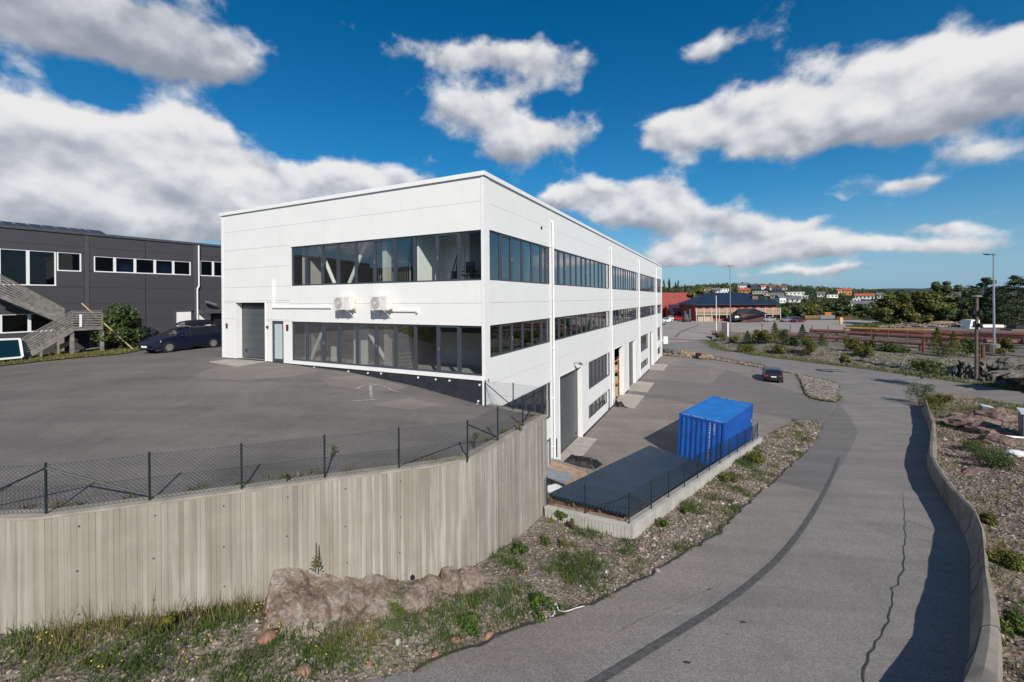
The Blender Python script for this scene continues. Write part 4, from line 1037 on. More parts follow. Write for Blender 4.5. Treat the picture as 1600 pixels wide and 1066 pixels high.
def reveal(P, a0, a1, z0, z1, depth=0.30):
    m = MB(); fbox(m, P, a0-0.003, a0+0.002, z0, z1, -depth-.1, -0.002); fbox(m, P, a1-0.002, a1+0.003, z0, z1, -depth-.1, -0.002); fbox(m, P, a0, a1, z1-0.002, z1+0.003, -depth-.1, -0.002)
    m.build('reveal', M_WTRIM, WB)
    m = MB(); fbox(m, P, a0-0.07, a0-0.004, z0, z1+0.06, -0.04, 0.018); fbox(m, P, a1+0.004, a1+0.07, z0, z1+0.06, -0.04, 0.018); fbox(m, P, a0-0.004, a1+0.004, z1+0.004, z1+0.06, -0.04, 0.018)
    m.build('door_trim', M_WTRIM, WB)
gate(Lp, 13.2, 15.71, 6.50, 9.51, n=6, depth=0.36); reveal(Lp, 13.2, 15.71, 6.44, 9.51, 0.36)
for a, b in ((8.42, 12.64), (28.45, 32.1), (42.2, 45.4)): gate(Rp, a, b, 0.50, 5.17, n=9); reveal(Rp, a, b, 0.5, 5.17)
reveal(Rp, 22.05, 25.9, 0.5, 5.2)
M_FROST = mat('frosted_pane', (0.44, 0.52, 0.52), 0.25, var=0.03)
def door(P, a0, a1, z0, z1, frost=True):
    m = MB(); t = 0.13; d0, d1 = -0.12, -0.04
    fbox(m, P, a0, a1, z0, z0+t*1.5, d0, d1); fbox(m, P, a0, a1, z1-t, z1, d0, d1); fbox(m, P, a0, a0+t, z0+t*1.5, z1-t, d0, d1); fbox(m, P, a1-t, a1, z0+t*1.5, z1-t, d0, d1)
    f = m.build('door', M_FRAME, WB)
    g = MB(); fbox(g, P, a0+t, a1-t, z0+t*1.5, z1-t, -0.10, -0.075); g.build('pane', M_FROST if frost else M_GLASSDARK, f)
    h = MB(); zc = z0+1.0; hy = a1-0.08
    fbox(h, P, hy-0.02, hy+0.02, zc-0.1, zc+0.12, d1, d1+0.012); fbox(h, P, hy-0.13, hy+0.02, zc+.0, zc+.025, d1+.03, d1+0.05); fbox(h, P, hy-.012, hy+.012, zc, zc+.025, d1, d1+.05); h.build('handle', M_STEEL, f)
    return f
door(Lp, 11.75, 12.67, 6.42, 8.56); door(Rp, 6.42, 7.05, 0.45, 2.2); door(Rp, 19.75, 20.55, 0.45, 2.2)
# ---- downpipes
for x, zt in ((7.27, 13.62), (20.86, 13.62), (34.21, 13.62), (48.38, 13.62)):
    m = MB(); m.path([Rp(x, 0.75, 0.10), Rp(x, zt, 0.10), Rp(x+0.05, zt+0.12, 0.06), Rp(x+0.12, zt+0.16, 0.0)], 0.05, 10); dp = m.build('downpipe', M_ALU, WB)
    for z in (1.6, 4.2, 6.9, 9.6, 12.4):
        m = MB(); fbox(m, Rp, x-.065, x+.065, z, z+.04, 0.0, 0.16); m.build('bracket', M_ALU, dp)
# ---- small fittings
m = MB(); m.tube(Rp(5.84, 13.2, 0), Rp(5.84, 13.2, 0.05), 0.07, n=12); m.build('wall_vent', M_BLACK, WB)
m = MB(); m.bar(Rp(11.0, 5.62, 0.0), Rp(11.0, 5.60, 0.30), 0.06, 0.06); m.bar(Rp(10.86, 5.66, 0.32), Rp(11.2, 5.52, 0.42), 0.16, 0.13); m.build('gate_lamp', M_STEEL, WB)
for y, z, mt, w, h in ((16.48, 8.23, M_RED, .06, .13), (11.42, 8.24, M_RED, .065, .15)):
    m = MB(); fbox(m, Lp, y-w, y+w, z-h, z+h, 0, 0.05); m.build('alarm_box', mt, WB)
m = MB(); m.ball(Lp(12.94, 8.24, 0.05), 0.07); m.build('door_camera', M_BLACK, WB)
m = MB(); fbox(m, Rp, 0.15, 0.22, 6.40, 6.50, 0.02, 0.06); m.build('socket_box', M_STEEL, WB)
m = MB(); fbox(m, Rp, 7.75, 7.80, 0.9, 1.9, 0.0, 0.05); m.build('push_bar', M_BLACK, WB)
# white cable duct on the short face
m = MB(); fbox(m, Lp, 12.46, 12.55, 9.22, 10.66, 0.0, 0.07); fbox(m, Lp, 8.3, 12.455, 9.22, 9.31, 0.0, 0.07); m.build('cable_duct', M_ALU, WB)
m = MB(); fbox(m, Lp, 3.25, 4.8, 9.09, 9.17, 0.0, 0.07); fbox(m, Lp, 3.18, 3.25, 9.05, 9.23, 0, 0.1); m.build('cable_duct', M_ALU, WB)

# ---- inside, seen through the short-face windows
def ipart(name, mb, m_): return mb.build(name, m_, WB)
m = MB()
m.tube(Lp(10.1, 12.7, -0.65), Lp(8.7, 10.2, -0.65), 0.09, n=10); m.tube(Lp(7.95, 10.2, -0.65), Lp(6.2, 13.2, -0.65), 0.09, n=10)
m.tube(Lp(10.6, 6.5, -0.65), Lp(8.9, 9.4, -0.65), 0.09, n=10); m.tube(Lp(7.3, 8.9, -0.65), Lp(5.3, 6.5, -0.65), 0.09, n=10)
ipart('steel_brace', m, M_INTW)
m = MB(); fbox(m, Lp, 10.55, 10.95, 10.17, 13.4, -1.3, -0.5); fbox(m, Lp, 10.55, 10.8, 6.47, 9.3, -1.2, -0.5); fbox(m, Lp, 5.3, 5.55, 10.17, 13.4, -0.75, -0.45); fbox(m, Lp, 5.3, 5.5, 6.47, 9.6, -0.75, -0.45); ipart('column', m, M_INTG)
m = MB(); fbox(m, Lp, 2.1, 3.55, 10.17, 13.3, -2.4, -2.3); fbox(m, Lp, 3.45, 3.55, 10.17, 13.3, -2.3, -0.4); fbox(m, Lp, 6.95, 7.85, 6.47, 9.0, -0.95, -0.9); fbox(m, Lp, 9.0, 9.35, 6.47, 7.3, -0.9, -0.85)
ipart('partition', m, M_INTW)
m = MB(); fbox(m, Lp, 2.35, 3.2, 10.2, 12.1, -2.295, -2.26); ipart('inner_door', m, M_INTW)
m = MB(); fbox(m, Lp, 0.3, 2.2, 10.17, 13.9, -4.6, -4.5); fbox(m, Lp, 2.1, 2.2, 10.17, 13.9, -4.5, -2.41); fbox(m, Lp, 1.6, 4.3, 6.47, 8.0, -3.0, -2.9); ipart('room_wall', m, M_INTG)
m = MB()
for z in (10.9, 11.35):
    m.path([Lp(6.75, z-.25, -1.5), Lp(6.3, z, -1.45), Lp(5.9, z+0.02, -1.4)], 0.025, 6)
m.path([Lp(5.8, 10.2, -1.4), Lp(5.8, 11.3, -1.4), Lp(5.65, 11.38, -1.4), Lp(4.9, 11.38, -1.4), Lp(4.75, 11.3, -1.4), Lp(4.75, 10.2, -1.4)], 0.03, 6)
for i in range(16):
    y = 6.7-i*0.125; m.tube(Lp(y, 10.2, -1.42), Lp(y, 11.28-0.25*max(0, y-5.9), -1.42), 0.012, n=5)
m.path([Lp(4.7, 11.1, -2.6), Lp(3.6, 11.1, -2.6)], 0.02, 6)
for i in range(9): m.tube(Lp(4.6-i*0.12, 10.2, -2.6), Lp(4.6-i*0.12, 11.1, -2.6), 0.012, n=5)
m.path([Lp(6.6, 6.6, -1.6), Lp(6.3, 7.9, -1.6), Lp(5.8, 8.35, -1.6), Lp(5.4, 8.4, -1.6)], 0.025, 6)
for i in range(9): y = 6.4-i*0.12; m.tube(Lp(y, 6.6, -1.6), Lp(y, 8.2-0.4*max(0, y-5.8), -1.6), 0.012, n=5)
ipart('stair_railing', m, M_STEEL)
m = MB()
for i in range(4): fbox(m, Lp, 4.75, 5.2, 6.6+i*0.17, 6.63+i*0.17, -1.5, -1.0)
for y in (4.75, 5.2): m.bar(Lp(y, 6.47, -1.5), Lp(y, 7.35, -1.0), .03, .03)
ipart('step_ladder', m, M_STEEL)
def office_chair(y, d):
    m = MB(); fbox(m, Lp, y-.25, y+.25, 10.6, 10.68, d-.5, d); fbox(m, Lp, y-.22, y+.22, 10.75, 11.25, d-.56, d-.5); m.tube(Lp(y, 10.18, d-.25), Lp(y, 10.6, d-.25), .03)
    for k in range(5): m.bar(Lp(y, 10.22, d-.25), Lp(y+.28*math.cos(k*1.257), 10.2, d-.25+.28*math.sin(k*1.257)), .04, .03)
    fbox(m, Lp, y-.3, y-.26, 10.8, 10.84, d-.45, d-.1); fbox(m, Lp, y+.26, y+.3, 10.8, 10.84, d-.45, d-.1)
    ipart('office_chair', m, M_BLACK)
for y, d in ((1.75, -1.3), (1.15, -1.5), (0.6, -1.2)): office_chair(y, d)
m = MB(); fbox(m, Lp, 0.35, 1.6, 10.87, 10.91, -2.8, -2.1); m.bar(Lp(1.5, 10.17, -2.5), Lp(1.5, 10.87, -2.5), .05, .05); m.bar(Lp(0.45, 10.17, -2.5), Lp(0.45, 10.87, -2.5), .05, .05); ipart('desk', m, M_WOODNEW)
m = MB(); m.bar(Lp(2.15, 10.2, -0.75), Lp(2.0, 11.7, -1.25), .04, .04); m.bar(Lp(1.9, 10.2, -0.8), Lp(2.0, 11.7, -1.25), .04, .04); fbox(m, Lp, 1.8, 2.15, 10.25, 10.8, -.95, -.9); ipart('easel', m, M_BLACK)

# ---- air conditioners on the short face
def leftq(u, v, d):
    q = onplane(u, v, BC-BT*d, BT)-BC; return q.dot(BL), q.z
def air_con(u0, u1, v0, v1, label):
    y0, zt = leftq(u0, v0, 0.44); y1, _ = leftq(u1, v0, 0.44); _, zb = leftq(u0, v1, 0.44)
    w = y0-y1; h = zt-zb
    t = thing('air_conditioner', label, 'air conditioner', bw(0, (y0+y1)/2, zb), BANG, 'outdoor air conditioner units on the white facade')
    P = lambda y, z, d: Vector((-d, y, z))
    bm_ = MB(); fbox(bm_, P, -w/2, w/2, 0, h, 0.10, 0.435); fbox(bm_, P, -w/2+.01, w/2-.01, .01, h-.01, 0.435, 0.44); bm_.build('case', M_ACW, t)
    cy = w/2-h*0.52; cz = h*0.52; r = h*0.44
    g = MB(); g.tube(P(cy, cz, 0.441), P(cy, cz, 0.446), r, n=28); g.build('fan_opening', M_ACG, t)
    ring = MB()
    for k in range(1, 7):
        rr = r*k/6; n = 24
        for i in range(n):
            a = 2*math.pi*i/n; b = 2*math.pi*(i+1)/n
            ring.bar(P(cy+rr*math.cos(a), cz+rr*math.sin(a), 0.452), P(cy+rr*math.cos(b), cz+rr*math.sin(b), 0.452), 0.007, 0.007, up=(1, 0, 0))
    for i in range(8): a = math.pi*2*i/8; ring.bar(P(cy, cz, .452), P(cy+r*math.cos(a), cz+r*math.sin(a), .452), .008, .008, up=(1, 0, 0))
    ring.tube(P(cy, cz, .446), P(cy, cz, .46), r*0.17, n=14); ring.build('fan_guard', M_ACW, t)
    pr = MB(); fbox(pr, P, -w*0.06, w*0.10, h*0.88, h*0.92, .44, .443); fbox(pr, P, -w*0.02, w*0.07, h*0.54, h*0.58, .44, .443); fbox(pr, P, -w*0.38, -w*0.28, h*0.80, h*0.83, .44, .443); pr.build('label_print', M_PRINT, t)
    ln = MB(); fbox(ln, P, -w*0.2, -w*0.195, 0.02, h-.02, .44, .442); ln.build('panel_seam', M_ACG, t)
    sd = MB(); fbox(sd, P, -w/2-.05, -w/2, h*0.08, h*0.4, 0.12, 0.3); sd.tube(P(-w/2-.03, h*.12, .2), P(-w/2-.03, -.05, .1), .02); sd.build('valve_cover', M_ACW, t)
    for s in (-0.33, 0.33):
        b = MB(); b.bar(P(s*w, -0.02, 0.0), P(s*w, -0.02, 0.46), 0.035, 0.035); b.bar(P(s*w, -0.32, 0.02), P(s*w, -0.03, 0.40), 0.03, 0.03); b.bar(P(s*w, -0.36, 0.02), P(s*w, 0.02, 0.02), 0.035, 0.035); b.build('bracket', M_ACW, t)
    return t
air_con(520.8, 545.5, 464.2, 484.2, 'white wall-mounted air conditioner nearer the small grey door')
air_con(577.6, 604, 463.2, 484.6, 'white wall-mounted air conditioner farther from the small grey door')

# ---- concrete aprons at the gates
def apron(corners, fn, h=0.035):
    m = MB(); m.prism([(p[0], p[1]) for p in corners], -0.25, 0.0)
    z = max([fn(p[0], p[1]) for p in corners]+([YARD(p[0], p[1])+.03 for p in corners] if corners[0][1] > 20 or corners[0][0] > 0 else []))+h*.3
    o = m.build('threshold_slab', M_SLAB); o.location.z = z; o['kind'] = 'structure'
def aq(a, b, d0, d1, P): return [bw(*P(a, 0, d0)[:2]), bw(*P(b, 0, d0)[:2]), bw(*P(b, 0, d1)[:2]), bw(*P(a, 0, d1)[:2])]
for a, b, w in ((8.3, 12.7, 0.95), (21.7, 26.5, 1.75), (28.3, 33.1, 1.75), (41.9, 46.6, 1.7)):
    apron([bw(a, 0.25), bw(a, -w), bw(b, -w), bw(b, 0.25)], lambda x, y: 0.44)
apron([bw(0.3, 15.9), bw(-1.25, 15.9), bw(-1.5, 13.1), bw(0.3, 13.1)], lambda x, y: 6.43)
# ------------------------------------------------------------------ gravel bank, rocks, plants: scatter helpers
ICO_V = None
def ico():
    t = (1+5**.5)/2
    v = np.array([(-1, t, 0), (1, t, 0), (-1, -t, 0), (1, -t, 0), (0, -1, t), (0, 1, t), (0, -1, -t), (0, 1, -t), (t, 0, -1), (t, 0, 1), (-t, 0, -1), (-t, 0, 1)], float)
    v /= np.linalg.norm(v[0])
    f = np.array([(0, 11, 5), (0, 5, 1), (0, 1, 7), (0, 7, 10), (0, 10, 11), (1, 5, 9), (5, 11, 4), (11, 10, 2), (10, 7, 6), (7, 1, 8), (3, 9, 4), (3, 4, 2), (3, 2, 6), (3, 6, 8), (3, 8, 9), (4, 9, 5), (2, 4, 11), (6, 2, 10), (8, 6, 7), (9, 8, 1)])
    return v, f
IV, IF = ico()
STONE_P = []
for k in range(10):
    v = IV*(1+rng.uniform(-0.28, 0.28, (12, 1)))*np.array([1.0, rng.uniform(.65, .95), rng.uniform(.45, .7)])
    STONE_P.append(v)
STONE_P = np.array(STONE_P)
def stones(name, pos, size, mat_, tint=None, kind='stuff', parent=None):
    """pos (n,3); size (n,)"""
    n = len(pos)
    if n == 0: return
    P = STONE_P[rng.integers(0, 10, n)]
    a = rng.uniform(0, 2*np.pi, n); ca, sa = np.cos(a), np.sin(a)
    x = P[:, :, 0]*ca[:, None]-P[:, :, 1]*sa[:, None]; y = P[:, :, 0]*sa[:, None]+P[:, :, 1]*ca[:, None]; z = P[:, :, 2]
    tx = rng.normal(0, .3, n)[:, None]; z = z+tx*x*0.5
    V = np.stack([x, y, z], 2)*size[:, None, None]+pos[:, None, :]
    F = IF[None]+np.arange(n)[:, None, None]*12
    T = np.repeat(rng.random(n) if tint is None else tint, 20)
    o = raw_mesh(name, V.reshape(-1, 3), F.reshape(-1, 3), mat_, parent, tint=T)
    if kind: o['kind'] = kind
    return o
def scatter(poly, n, fn, mask=None, dz=0.0):
    xs = [p[0] for p in poly]; ys = [p[1] for p in poly]; out = []
    tot = 0
    x = rng.uniform(min(xs), max(xs), n*4); y = rng.uniform(min(ys), max(ys), n*4)
    ok = inside(x, y, poly); x = x[ok][:n]; y = y[ok][:n]
    if mask is not None:
        m = np.array([mask(a, b) for a, b in zip(x, y)]); k = rng.random(len(x)) < m; x = x[k]; y = y[k]
    z = np.array([fn(a, b) for a, b in zip(x, y)])+dz
    return np.c_[x, y, z] if len(x) else np.zeros((0, 3))
def blades(name, pos, length, mat_, width=0.006, per=1, tint=None, lean=0.5, parent=None, kind='stuff', spread=0.0):
    n = len(pos)*per
    if n == 0: return
    P = np.repeat(pos, per, 0).astype(float); L = np.repeat(length, per)*rng.uniform(.5, 1.15, n)
    if spread: P[:, :2] += rng.normal(0, spread, (n, 2))
    a = rng.uniform(0, 2*np.pi, n); le = np.abs(rng.normal(0, lean, n))
    d = np.c_[np.cos(a)*np.sin(le), np.sin(a)*np.sin(le), np.cos(le)]; b = rng.uniform(0, 2*np.pi, n)
    s = np.c_[np.cos(b), np.sin(b), np.zeros(n)]*width*rng.uniform(.6, 1.5, n)[:, None]
    mid = P+d*L[:, None]*.55; tip = P+d*L[:, None]+np.c_[np.cos(a), np.sin(a), -0.5*np.ones(n)]*(L*0.28*le)[:, None]
    V = np.stack([P-s, P+s, mid+s*.8, mid-s*.8, tip], 1).reshape(-1, 3)
    o = np.arange(n)[:, None]*5
    F = np.concatenate([np.array([[0, 1, 2]])+o, np.array([[0, 2, 3]])+o, np.array([[3, 2, 4]])+o])
    t = (np.repeat(tint, per) if tint is not None else rng.random(n)); t = np.clip(t+rng.normal(0, .1, n), 0, 1)
    ob = raw_mesh(name, V, F, mat_, parent, tint=np.r_[t, t, t])
    if kind: ob['kind'] = kind
    return ob
def leaf_quads(C, N, size, aspect=0.6):
    """centres, normals -> quads"""
    n = len(C); N = N/np.maximum(1e-6, np.linalg.norm(N, axis=1))[:, None]
    r = rng.normal(0, 1, (n, 3)); a = np.cross(N, r); a /= np.maximum(1e-6, np.linalg.norm(a, axis=1))[:, None]; b = np.cross(N, a)
    s = (size*rng.uniform(.6, 1.35, n))[:, None]
    V = np.stack([C-a*s, C-b*s*aspect, C+a*s, C+b*s*aspect], 1).reshape(-1, 3)
    F = np.arange(n*4).reshape(-1, 4); return V, F
def crown_mesh(name, clumps, per, size, mat_, parent=None, up=0.35, aspect=0.6, kind=None, shell=0.55, tintbias=0.0):
    Vs = []; Ts = []
    for c, r in clumps:
        r = np.array(r if hasattr(r, '__len__') else (r, r, r)); k = per if not callable(per) else per(r)
        d = rng.normal(0, 1, (k, 3)); d /= np.linalg.norm(d, axis=1)[:, None]
        rad = (shell+(1-shell)*rng.random(k)**.6)[:, None]
        C = np.array(c)+d*rad*r*(1+0.18*rng.normal(0, 1, (k, 1))*0.6)
        N = d+rng.normal(0, .55, (k, 3))+np.array([0, 0, up])
        V, F = leaf_quads(C, N, size, aspect); Vs.append(V)
        Ts.append(np.clip(rng.normal(0.45+tintbias+rng.normal(0, .16), .2, k), 0, 1))
    V = np.concatenate(Vs); T = np.concatenate(Ts); F = np.arange(len(V)).reshape(-1, 4)
    o = raw_mesh(name, V, F, mat_, parent, tint=T, k=4)
    if kind: o['kind'] = kind
    return o
def trunk_mesh(h, r, limbs, mat_, parent, lean=(0, 0), name='trunk'):
    m = MB(); n = 6; pts = []; rad = []
    for i in range(n):
        t = i/(n-1); pts.append((lean[0]*t+random.uniform(-.03, .03)*h*t, lean[1]*t+random.uniform(-.03, .03)*h*t, h*t)); rad.append(r*(1-0.75*t))
    m.path(pts, rad, 7)
    for (z0, a, L, up) in limbs:
        k = min(n-2, int(z0/h*(n-1))); p = Vector(pts[k]).lerp(Vector(pts[k+1]), z0/h*(n-1)-k)
        q = p+Vector((math.cos(a)*L, math.sin(a)*L, up)); mid = p.lerp(q, .5)+Vector((0, 0, -up*.12))
        m.path([p, mid, q], [r*.45, r*.3, r*.12], 5)
    return m.build(name, mat_, parent, smooth=True)
def broad_tree(name, label, cat, base, h, w, mat_, n=26, per=240, size=0.28, trunk=M_BARK, tr=None, low=0.18, group=None, flat=1.0, seed=None):
    if seed is not None: random.seed(seed)
    t = thing(name, label, cat, base, random.uniform(0, 6), group)
    limbs = [(h*random.uniform(.25, .7), random.uniform(0, 6.28), w*random.uniform(.22, .4), h*random.uniform(.1, .25)) for _ in range(7)]
    trunk_mesh(h*.85, tr or h*0.022, limbs, trunk, t)
    cl = []
    for i in range(n):
        z = random.uniform(low, 0.93); rr = math.sin(math.pi*min(1, max(0.06, (z-low*.6)/(1.02-low*.6)))**0.8)
        a = random.uniform(0, 6.28); d = w*.5*rr*math.sqrt(random.uniform(.15, 1))*0.85
        r = w*random.uniform(.11, .2)
        cl.append(((d*math.cos(a), d*math.sin(a), h*z), (r, r, r*random.uniform(.6, .85)*flat)))
    crown_mesh('crown', cl, per, size, mat_, t)
    return t
def shrub(name, label, base, h, w, mat_=M_LEAF, n=9, per=120, size=0.06, cat='shrub', group=None, stems=5):
    t = thing(name, label, cat, base, random.uniform(0, 6), group)
    m = MB()
    for i in range(stems):
        a = random.uniform(0, 6.28); m.path([(0, 0, -0.05), (math.cos(a)*w*.12, math.sin(a)*w*.12, h*.5), (math.cos(a)*w*.28, math.sin(a)*w*.28, h*.85)], [0.02*h+.004, .012*h+.003, .004*h], 5)
    m.build('stem', M_BARK, t)
    cl = []
    for i in range(n):
        a = random.uniform(0, 6.28); z = random.uniform(.2, .88); d = w*.5*math.sqrt(random.random())*(1-0.55*z)
        r = w*random.uniform(.14, .24); cl.append(((d*math.cos(a), d*math.sin(a), h*z), (r, r, r*.9)))
    crown_mesh('foliage', cl, per, size, mat_, t)
    return t
def sapling_pine(label, base, h, w, group=None, mat_=M_LEAF, name='young_pine'):
    t = thing(name, label, 'young tree', base, random.uniform(0, 6), group)
    m = MB(); m.path([(0, 0, -.05), (0, 0, h)], [.035*h*.5, .006], 5); m.build('trunk', M_BARK, t)
    cl = []
    for k in range(9):
        z = .12+.86*k/8; r = w*.5*(1-z)*1.0+.04*w
        for a in range(5):
            an = a*1.257+k*.7; cl.append(((math.cos(an)*r*.62, math.sin(an)*r*.62, h*z), (r*.5+.03, r*.5+.03, h*.06)))
    crown_mesh('foliage', cl, 45, 0.055*h**.5, mat_, t, aspect=.35)
    return t

def hsh(p): return (math.sin(p.x*127.1+p.y*311.7+p.z*74.7)*43758.5453) % 1.0
def crag(v, sc, amp, crease=.5):
    """blocky fracture relief: every cell sits proud or back and is tilted, with a crease between cells"""
    q = v*sc; d, pts = mnoise.voronoi(q); c = pts[0]; h = hsh(c)-.5; tl = Vector((hsh(c*1.3)-.5, hsh(c*1.7)-.5, hsh(c*2.1)-.5))
    return amp*(h+.8*tl.dot(q-c)-crease*max(0.0, 1-(d[1]-d[0])/.10))
# ---- near bank between the walls and the road
def dist_seg(x, y, a, b):
    dx, dy = b[0]-a[0], b[1]-a[1]; t = max(0, min(1, ((x-a[0])*dx+(y-a[1])*dy)/(dx*dx+dy*dy))); return math.hypot(x-a[0]-t*dx, y-a[1]-t*dy)
def BANK(x, y):
    d = min(dist_seg(x, y, wA, wB), dist_seg(x, y, wB, wC))
    lump = 0.12*fbm(x*.7, y*.7, 3)+0.05*fbm(x*2.6, y*2.6, 8)
    e = min(1.0, dist_road(x, y)/0.8)
    return G(x, y)-0.03*(1-e)+(0.06+lump+0.20*sstep(2.6, 0.0, d))*e
def dist_road(x, y): return min(dist_seg(x, y, roadL[i], roadL[i+1]) for i in range(len(roadL)-1))
insT = wC+Vector((0.1, 0.3, 0))
bank_poly = [wA+Vector((0, .2, 0)), Vector((-17, -3, 0)), Vector((-14, 2.5, 0)), Vector((-7.0, 5.6, 0))]+roadL+[hitG(1278.4, 659.5), hitG(1261, 657), tipA, tipB, LW1-LWN*.05, LW0-LWN*.05, lw_end+Vector((0, .1, 0)), wD+Vector((-.05, .1, 0)), wC+Vector((0, .15, 0)), wB+Vector((0, .2, 0))]
drape('gravel_bank', bank_poly, BANK, M_BANK, step=0.28, seg=0.3)
bp = [(p.x, p.y) for p in bank_poly]
# where plants grow: a green belt low on the left, thinner streaks along the bank
GREEN_PX = [(0, 1010), (120, 985), (240, 975), (420, 965), (520, 985), (640, 975), (760, 940), (860, 890), (960, 850), (1010, 845), (990, 870), (930, 905), (860, 940), (800, 975), (700, 1010), (600, 1045), (500, 1066), (0, 1066)]
green = [(p.x, p.y) for p in pxG(GREEN_PX)]
def gmask(x, y):
    n = fbm(x*.9+4, y*.9, 2.2)*1.9+fbm(x*3, y*3, 6)*.9
    ins = bool(inside(np.array([x]), np.array([y]), green)[0])
    base = 0.42 if ins else -0.16
    if x < -1: base += 0.25
    return max(0.0, min(1.0, 0.40+base+n*1.35-.18))
pos = scatter(bp, 105000, BANK, lambda x, y: (1.0 if y > 3.5 and x > -13 else 0)*(1-0.72*gmask(x, y))*(1 if y < 14 else .75))
sz = rng.gamma(2.0, 0.0070, len(pos))+0.007
far_k = np.clip((pos[:, 1]-6)/14, 0, 1); sz = sz*(1+.75*far_k)
nearwall = np.array([min(dist_seg(a, b, wC, wD), 9) for a, b in pos[:, :2]]); sz = np.where(nearwall < 2.4, sz*.72, sz)
stones('gravel', pos+np.c_[np.zeros((len(pos), 2)), sz*.15], sz, M_STONES)
gp = scatter(bp, 46000, BANK, lambda x, y: gmask(x, y)**1.25*(1.0 if y > 3.5 and x > -13 else 0))
tn = np.array([0.40+0.6*fbm(a*.8, b*.8, 9)*2 for a, b in gp[:, :2]]).clip(0, 1)
blades('grass', gp, rng.uniform(.07, .26, len(gp)), M_GRASS, 0.006, per=9, tint=tn, lean=.6, spread=.08)
# taller dry grass against the wall on the left
tg = []
for i in range(260):
    s = random.random(); p = wA.lerp(wB, .45+.55*s) if random.random() < .25 else wB.lerp(wC, s*.45)
    q = p+Vector((.3, -1, 0)).normalized()*random.uniform(.05, .6); tg.append((q.x, q.y, BANK(q.x, q.y)))
blades('tall_grass', np.array(tg), rng.uniform(.25, .75, len(tg)), M_GRASS, 0.0045, per=3, tint=rng.uniform(.72, 1, len(tg)), lean=.3)
# low leafy weeds
lw = scatter(bp, 15000, BANK, lambda x, y: (gmask(x, y)**1.4)*(1.0 if y > 3.5 and x > -13 else 0))
C = []; 
for p in lw:
    k = random.randint(8, 22); r = random.uniform(.04, .13)
    for _ in range(k): C.append((p[0]+random.gauss(0, r*.6), p[1]+random.gauss(0, r*.6), p[2]+abs(random.gauss(0.03, r*.55))))
C = np.array(C); Vq, Fq = leaf_quads(C, rng.normal(0, .6, (len(C), 3))+np.array([0, 0, 1.0]), 0.021, .5)
raw_mesh('weeds', Vq, Fq, M_WEED, k=4, tint=np.clip(rng.normal(.45, .25, len(C)), 0, 1))['kind'] = 'stuff'
# yellow flower dots
fl = []
for u, v, n_, s in ((425, 972, 9, .09), (438, 990, 8, .12), (410, 962, 5, .1), (300, 1035, 8, .2), (500, 1030, 7, .2), (85, 1012, 5, .15), (160, 1052, 5, .2), (590, 1040, 2, .1), (820, 905, 6, .1)):
    p = onsurf(u, v, BANK)
    for _ in range(n_): fl.append((p.x+random.gauss(0, s), p.y+random.gauss(0, s), p.z+random.uniform(.12, .34)))
m = MB()
for c in fl: m.ball(c, .016, .016, .012, 6, 4)
m.build('yellow_flowers', M_FLOWER)['kind'] = 'stuff'
# stand-alone plants
shrub('weed_clump', 'bright green leafy clump on the pale gravel below the low wall corner', onsurf(877, 815, BANK), .38, .5, M_WEED, 7, 90, .035, 'plant')
shrub('weed_clump', 'low green tuft against the foot of the tall retaining wall', onsurf(815, 868, BANK), .3, .55, M_WEED, 7, 100, .03, 'plant')
shrub('weed_clump', 'second green tuft on pale gravel, nearer the low wall', onsurf(851, 851, BANK), .22, .5, M_GRASS, 6, 80, .03, 'plant')
shrub('weed_clump', 'rusty brown dried plant on gravel beside the yellow mullein', onsurf(893, 828, BANK), .35, .35, M_OLIVE, 5, 60, .03, 'plant')
shrub('weed_clump', 'small green clump on coarse gravel below the low wall', onsurf(1037, 823, BANK), .25, .5, M_WEED, 6, 80, .03, 'plant')
shrub('weed_clump', 'green clump farther up the coarse gravel, near the middle of the low wall', onsurf(1071, 803, BANK), .22, .45, M_GRASS, 6, 80, .03, 'plant')
shrub('weed_clump', 'large yellow-green clump beside the low wall near the container', onsurf(1180, 722, BANK), .45, 1.1, M_YGREEN, 10, 130, .05, 'plant')
shrub('weed_clump', 'olive clump on the gravel strip halfway along the low wall', onsurf(1140, 752, BANK), .3, .8, M_OLIVE, 8, 110, .04, 'plant')
shrub('weed_clump', 'yellow-green clump at the foot of the tall wall far to the left', onsurf(262, 985, BANK), .38, .45, M_YGREEN, 6, 80, .035, 'plant')
shrub('weed_clump', 'dark green clump by the road edge under the bank', onsurf(845, 955, BANK), .25, .8, M_WEED, 8, 110, .03, 'plant')
shrub('weed_clump', 'green clump beside the orange stones at the road edge', onsurf(735, 985, BANK), .28, .6, M_WEED, 8, 100, .03, 'plant')
def mullein(label, base, h, sc=1.0):
    t = thing('mullein_plant', label, 'plant', base)
    m = MB(); m.path([(0, 0, -.03), (0.01, 0, h*.5), (0.02, .01, h*.62), (.02, 0, h)], [.014, .012, .02, .012], 6); m.build('stalk', M_STALK, t)
    k = 30; C = []; N = []
    for i in range(k):
        z = h*.55*(i/k)**1.1; a = i*2.4; r = (.10*(1-(i/k)*.7))*sc; C.append((math.cos(a)*r, math.sin(a)*r, z+r*.35)); N.append((math.cos(a)*-.6, math.sin(a)*-.6, 1))
    V, F = leaf_quads(np.array(C), np.array(N), .062*sc, .3); raw_mesh('leaves', V, F, M_YGREEN, t, k=4, tint=rng.uniform(.3, 1, k))
    return t
rockp = onsurf(492, 905, BANK)
mullein('tall yellow-green mullein spike growing on the rock against the tall wall', onplane(493, 893, wC+Vector((.1, -.35, 0)), Vector(((wC-wB).y, -(wC-wB).x, 0))), .62)
mullein('yellow-leaved mullein on the pale gravel below the low wall corner', onsurf(881, 858, BANK), .5, 1.2)
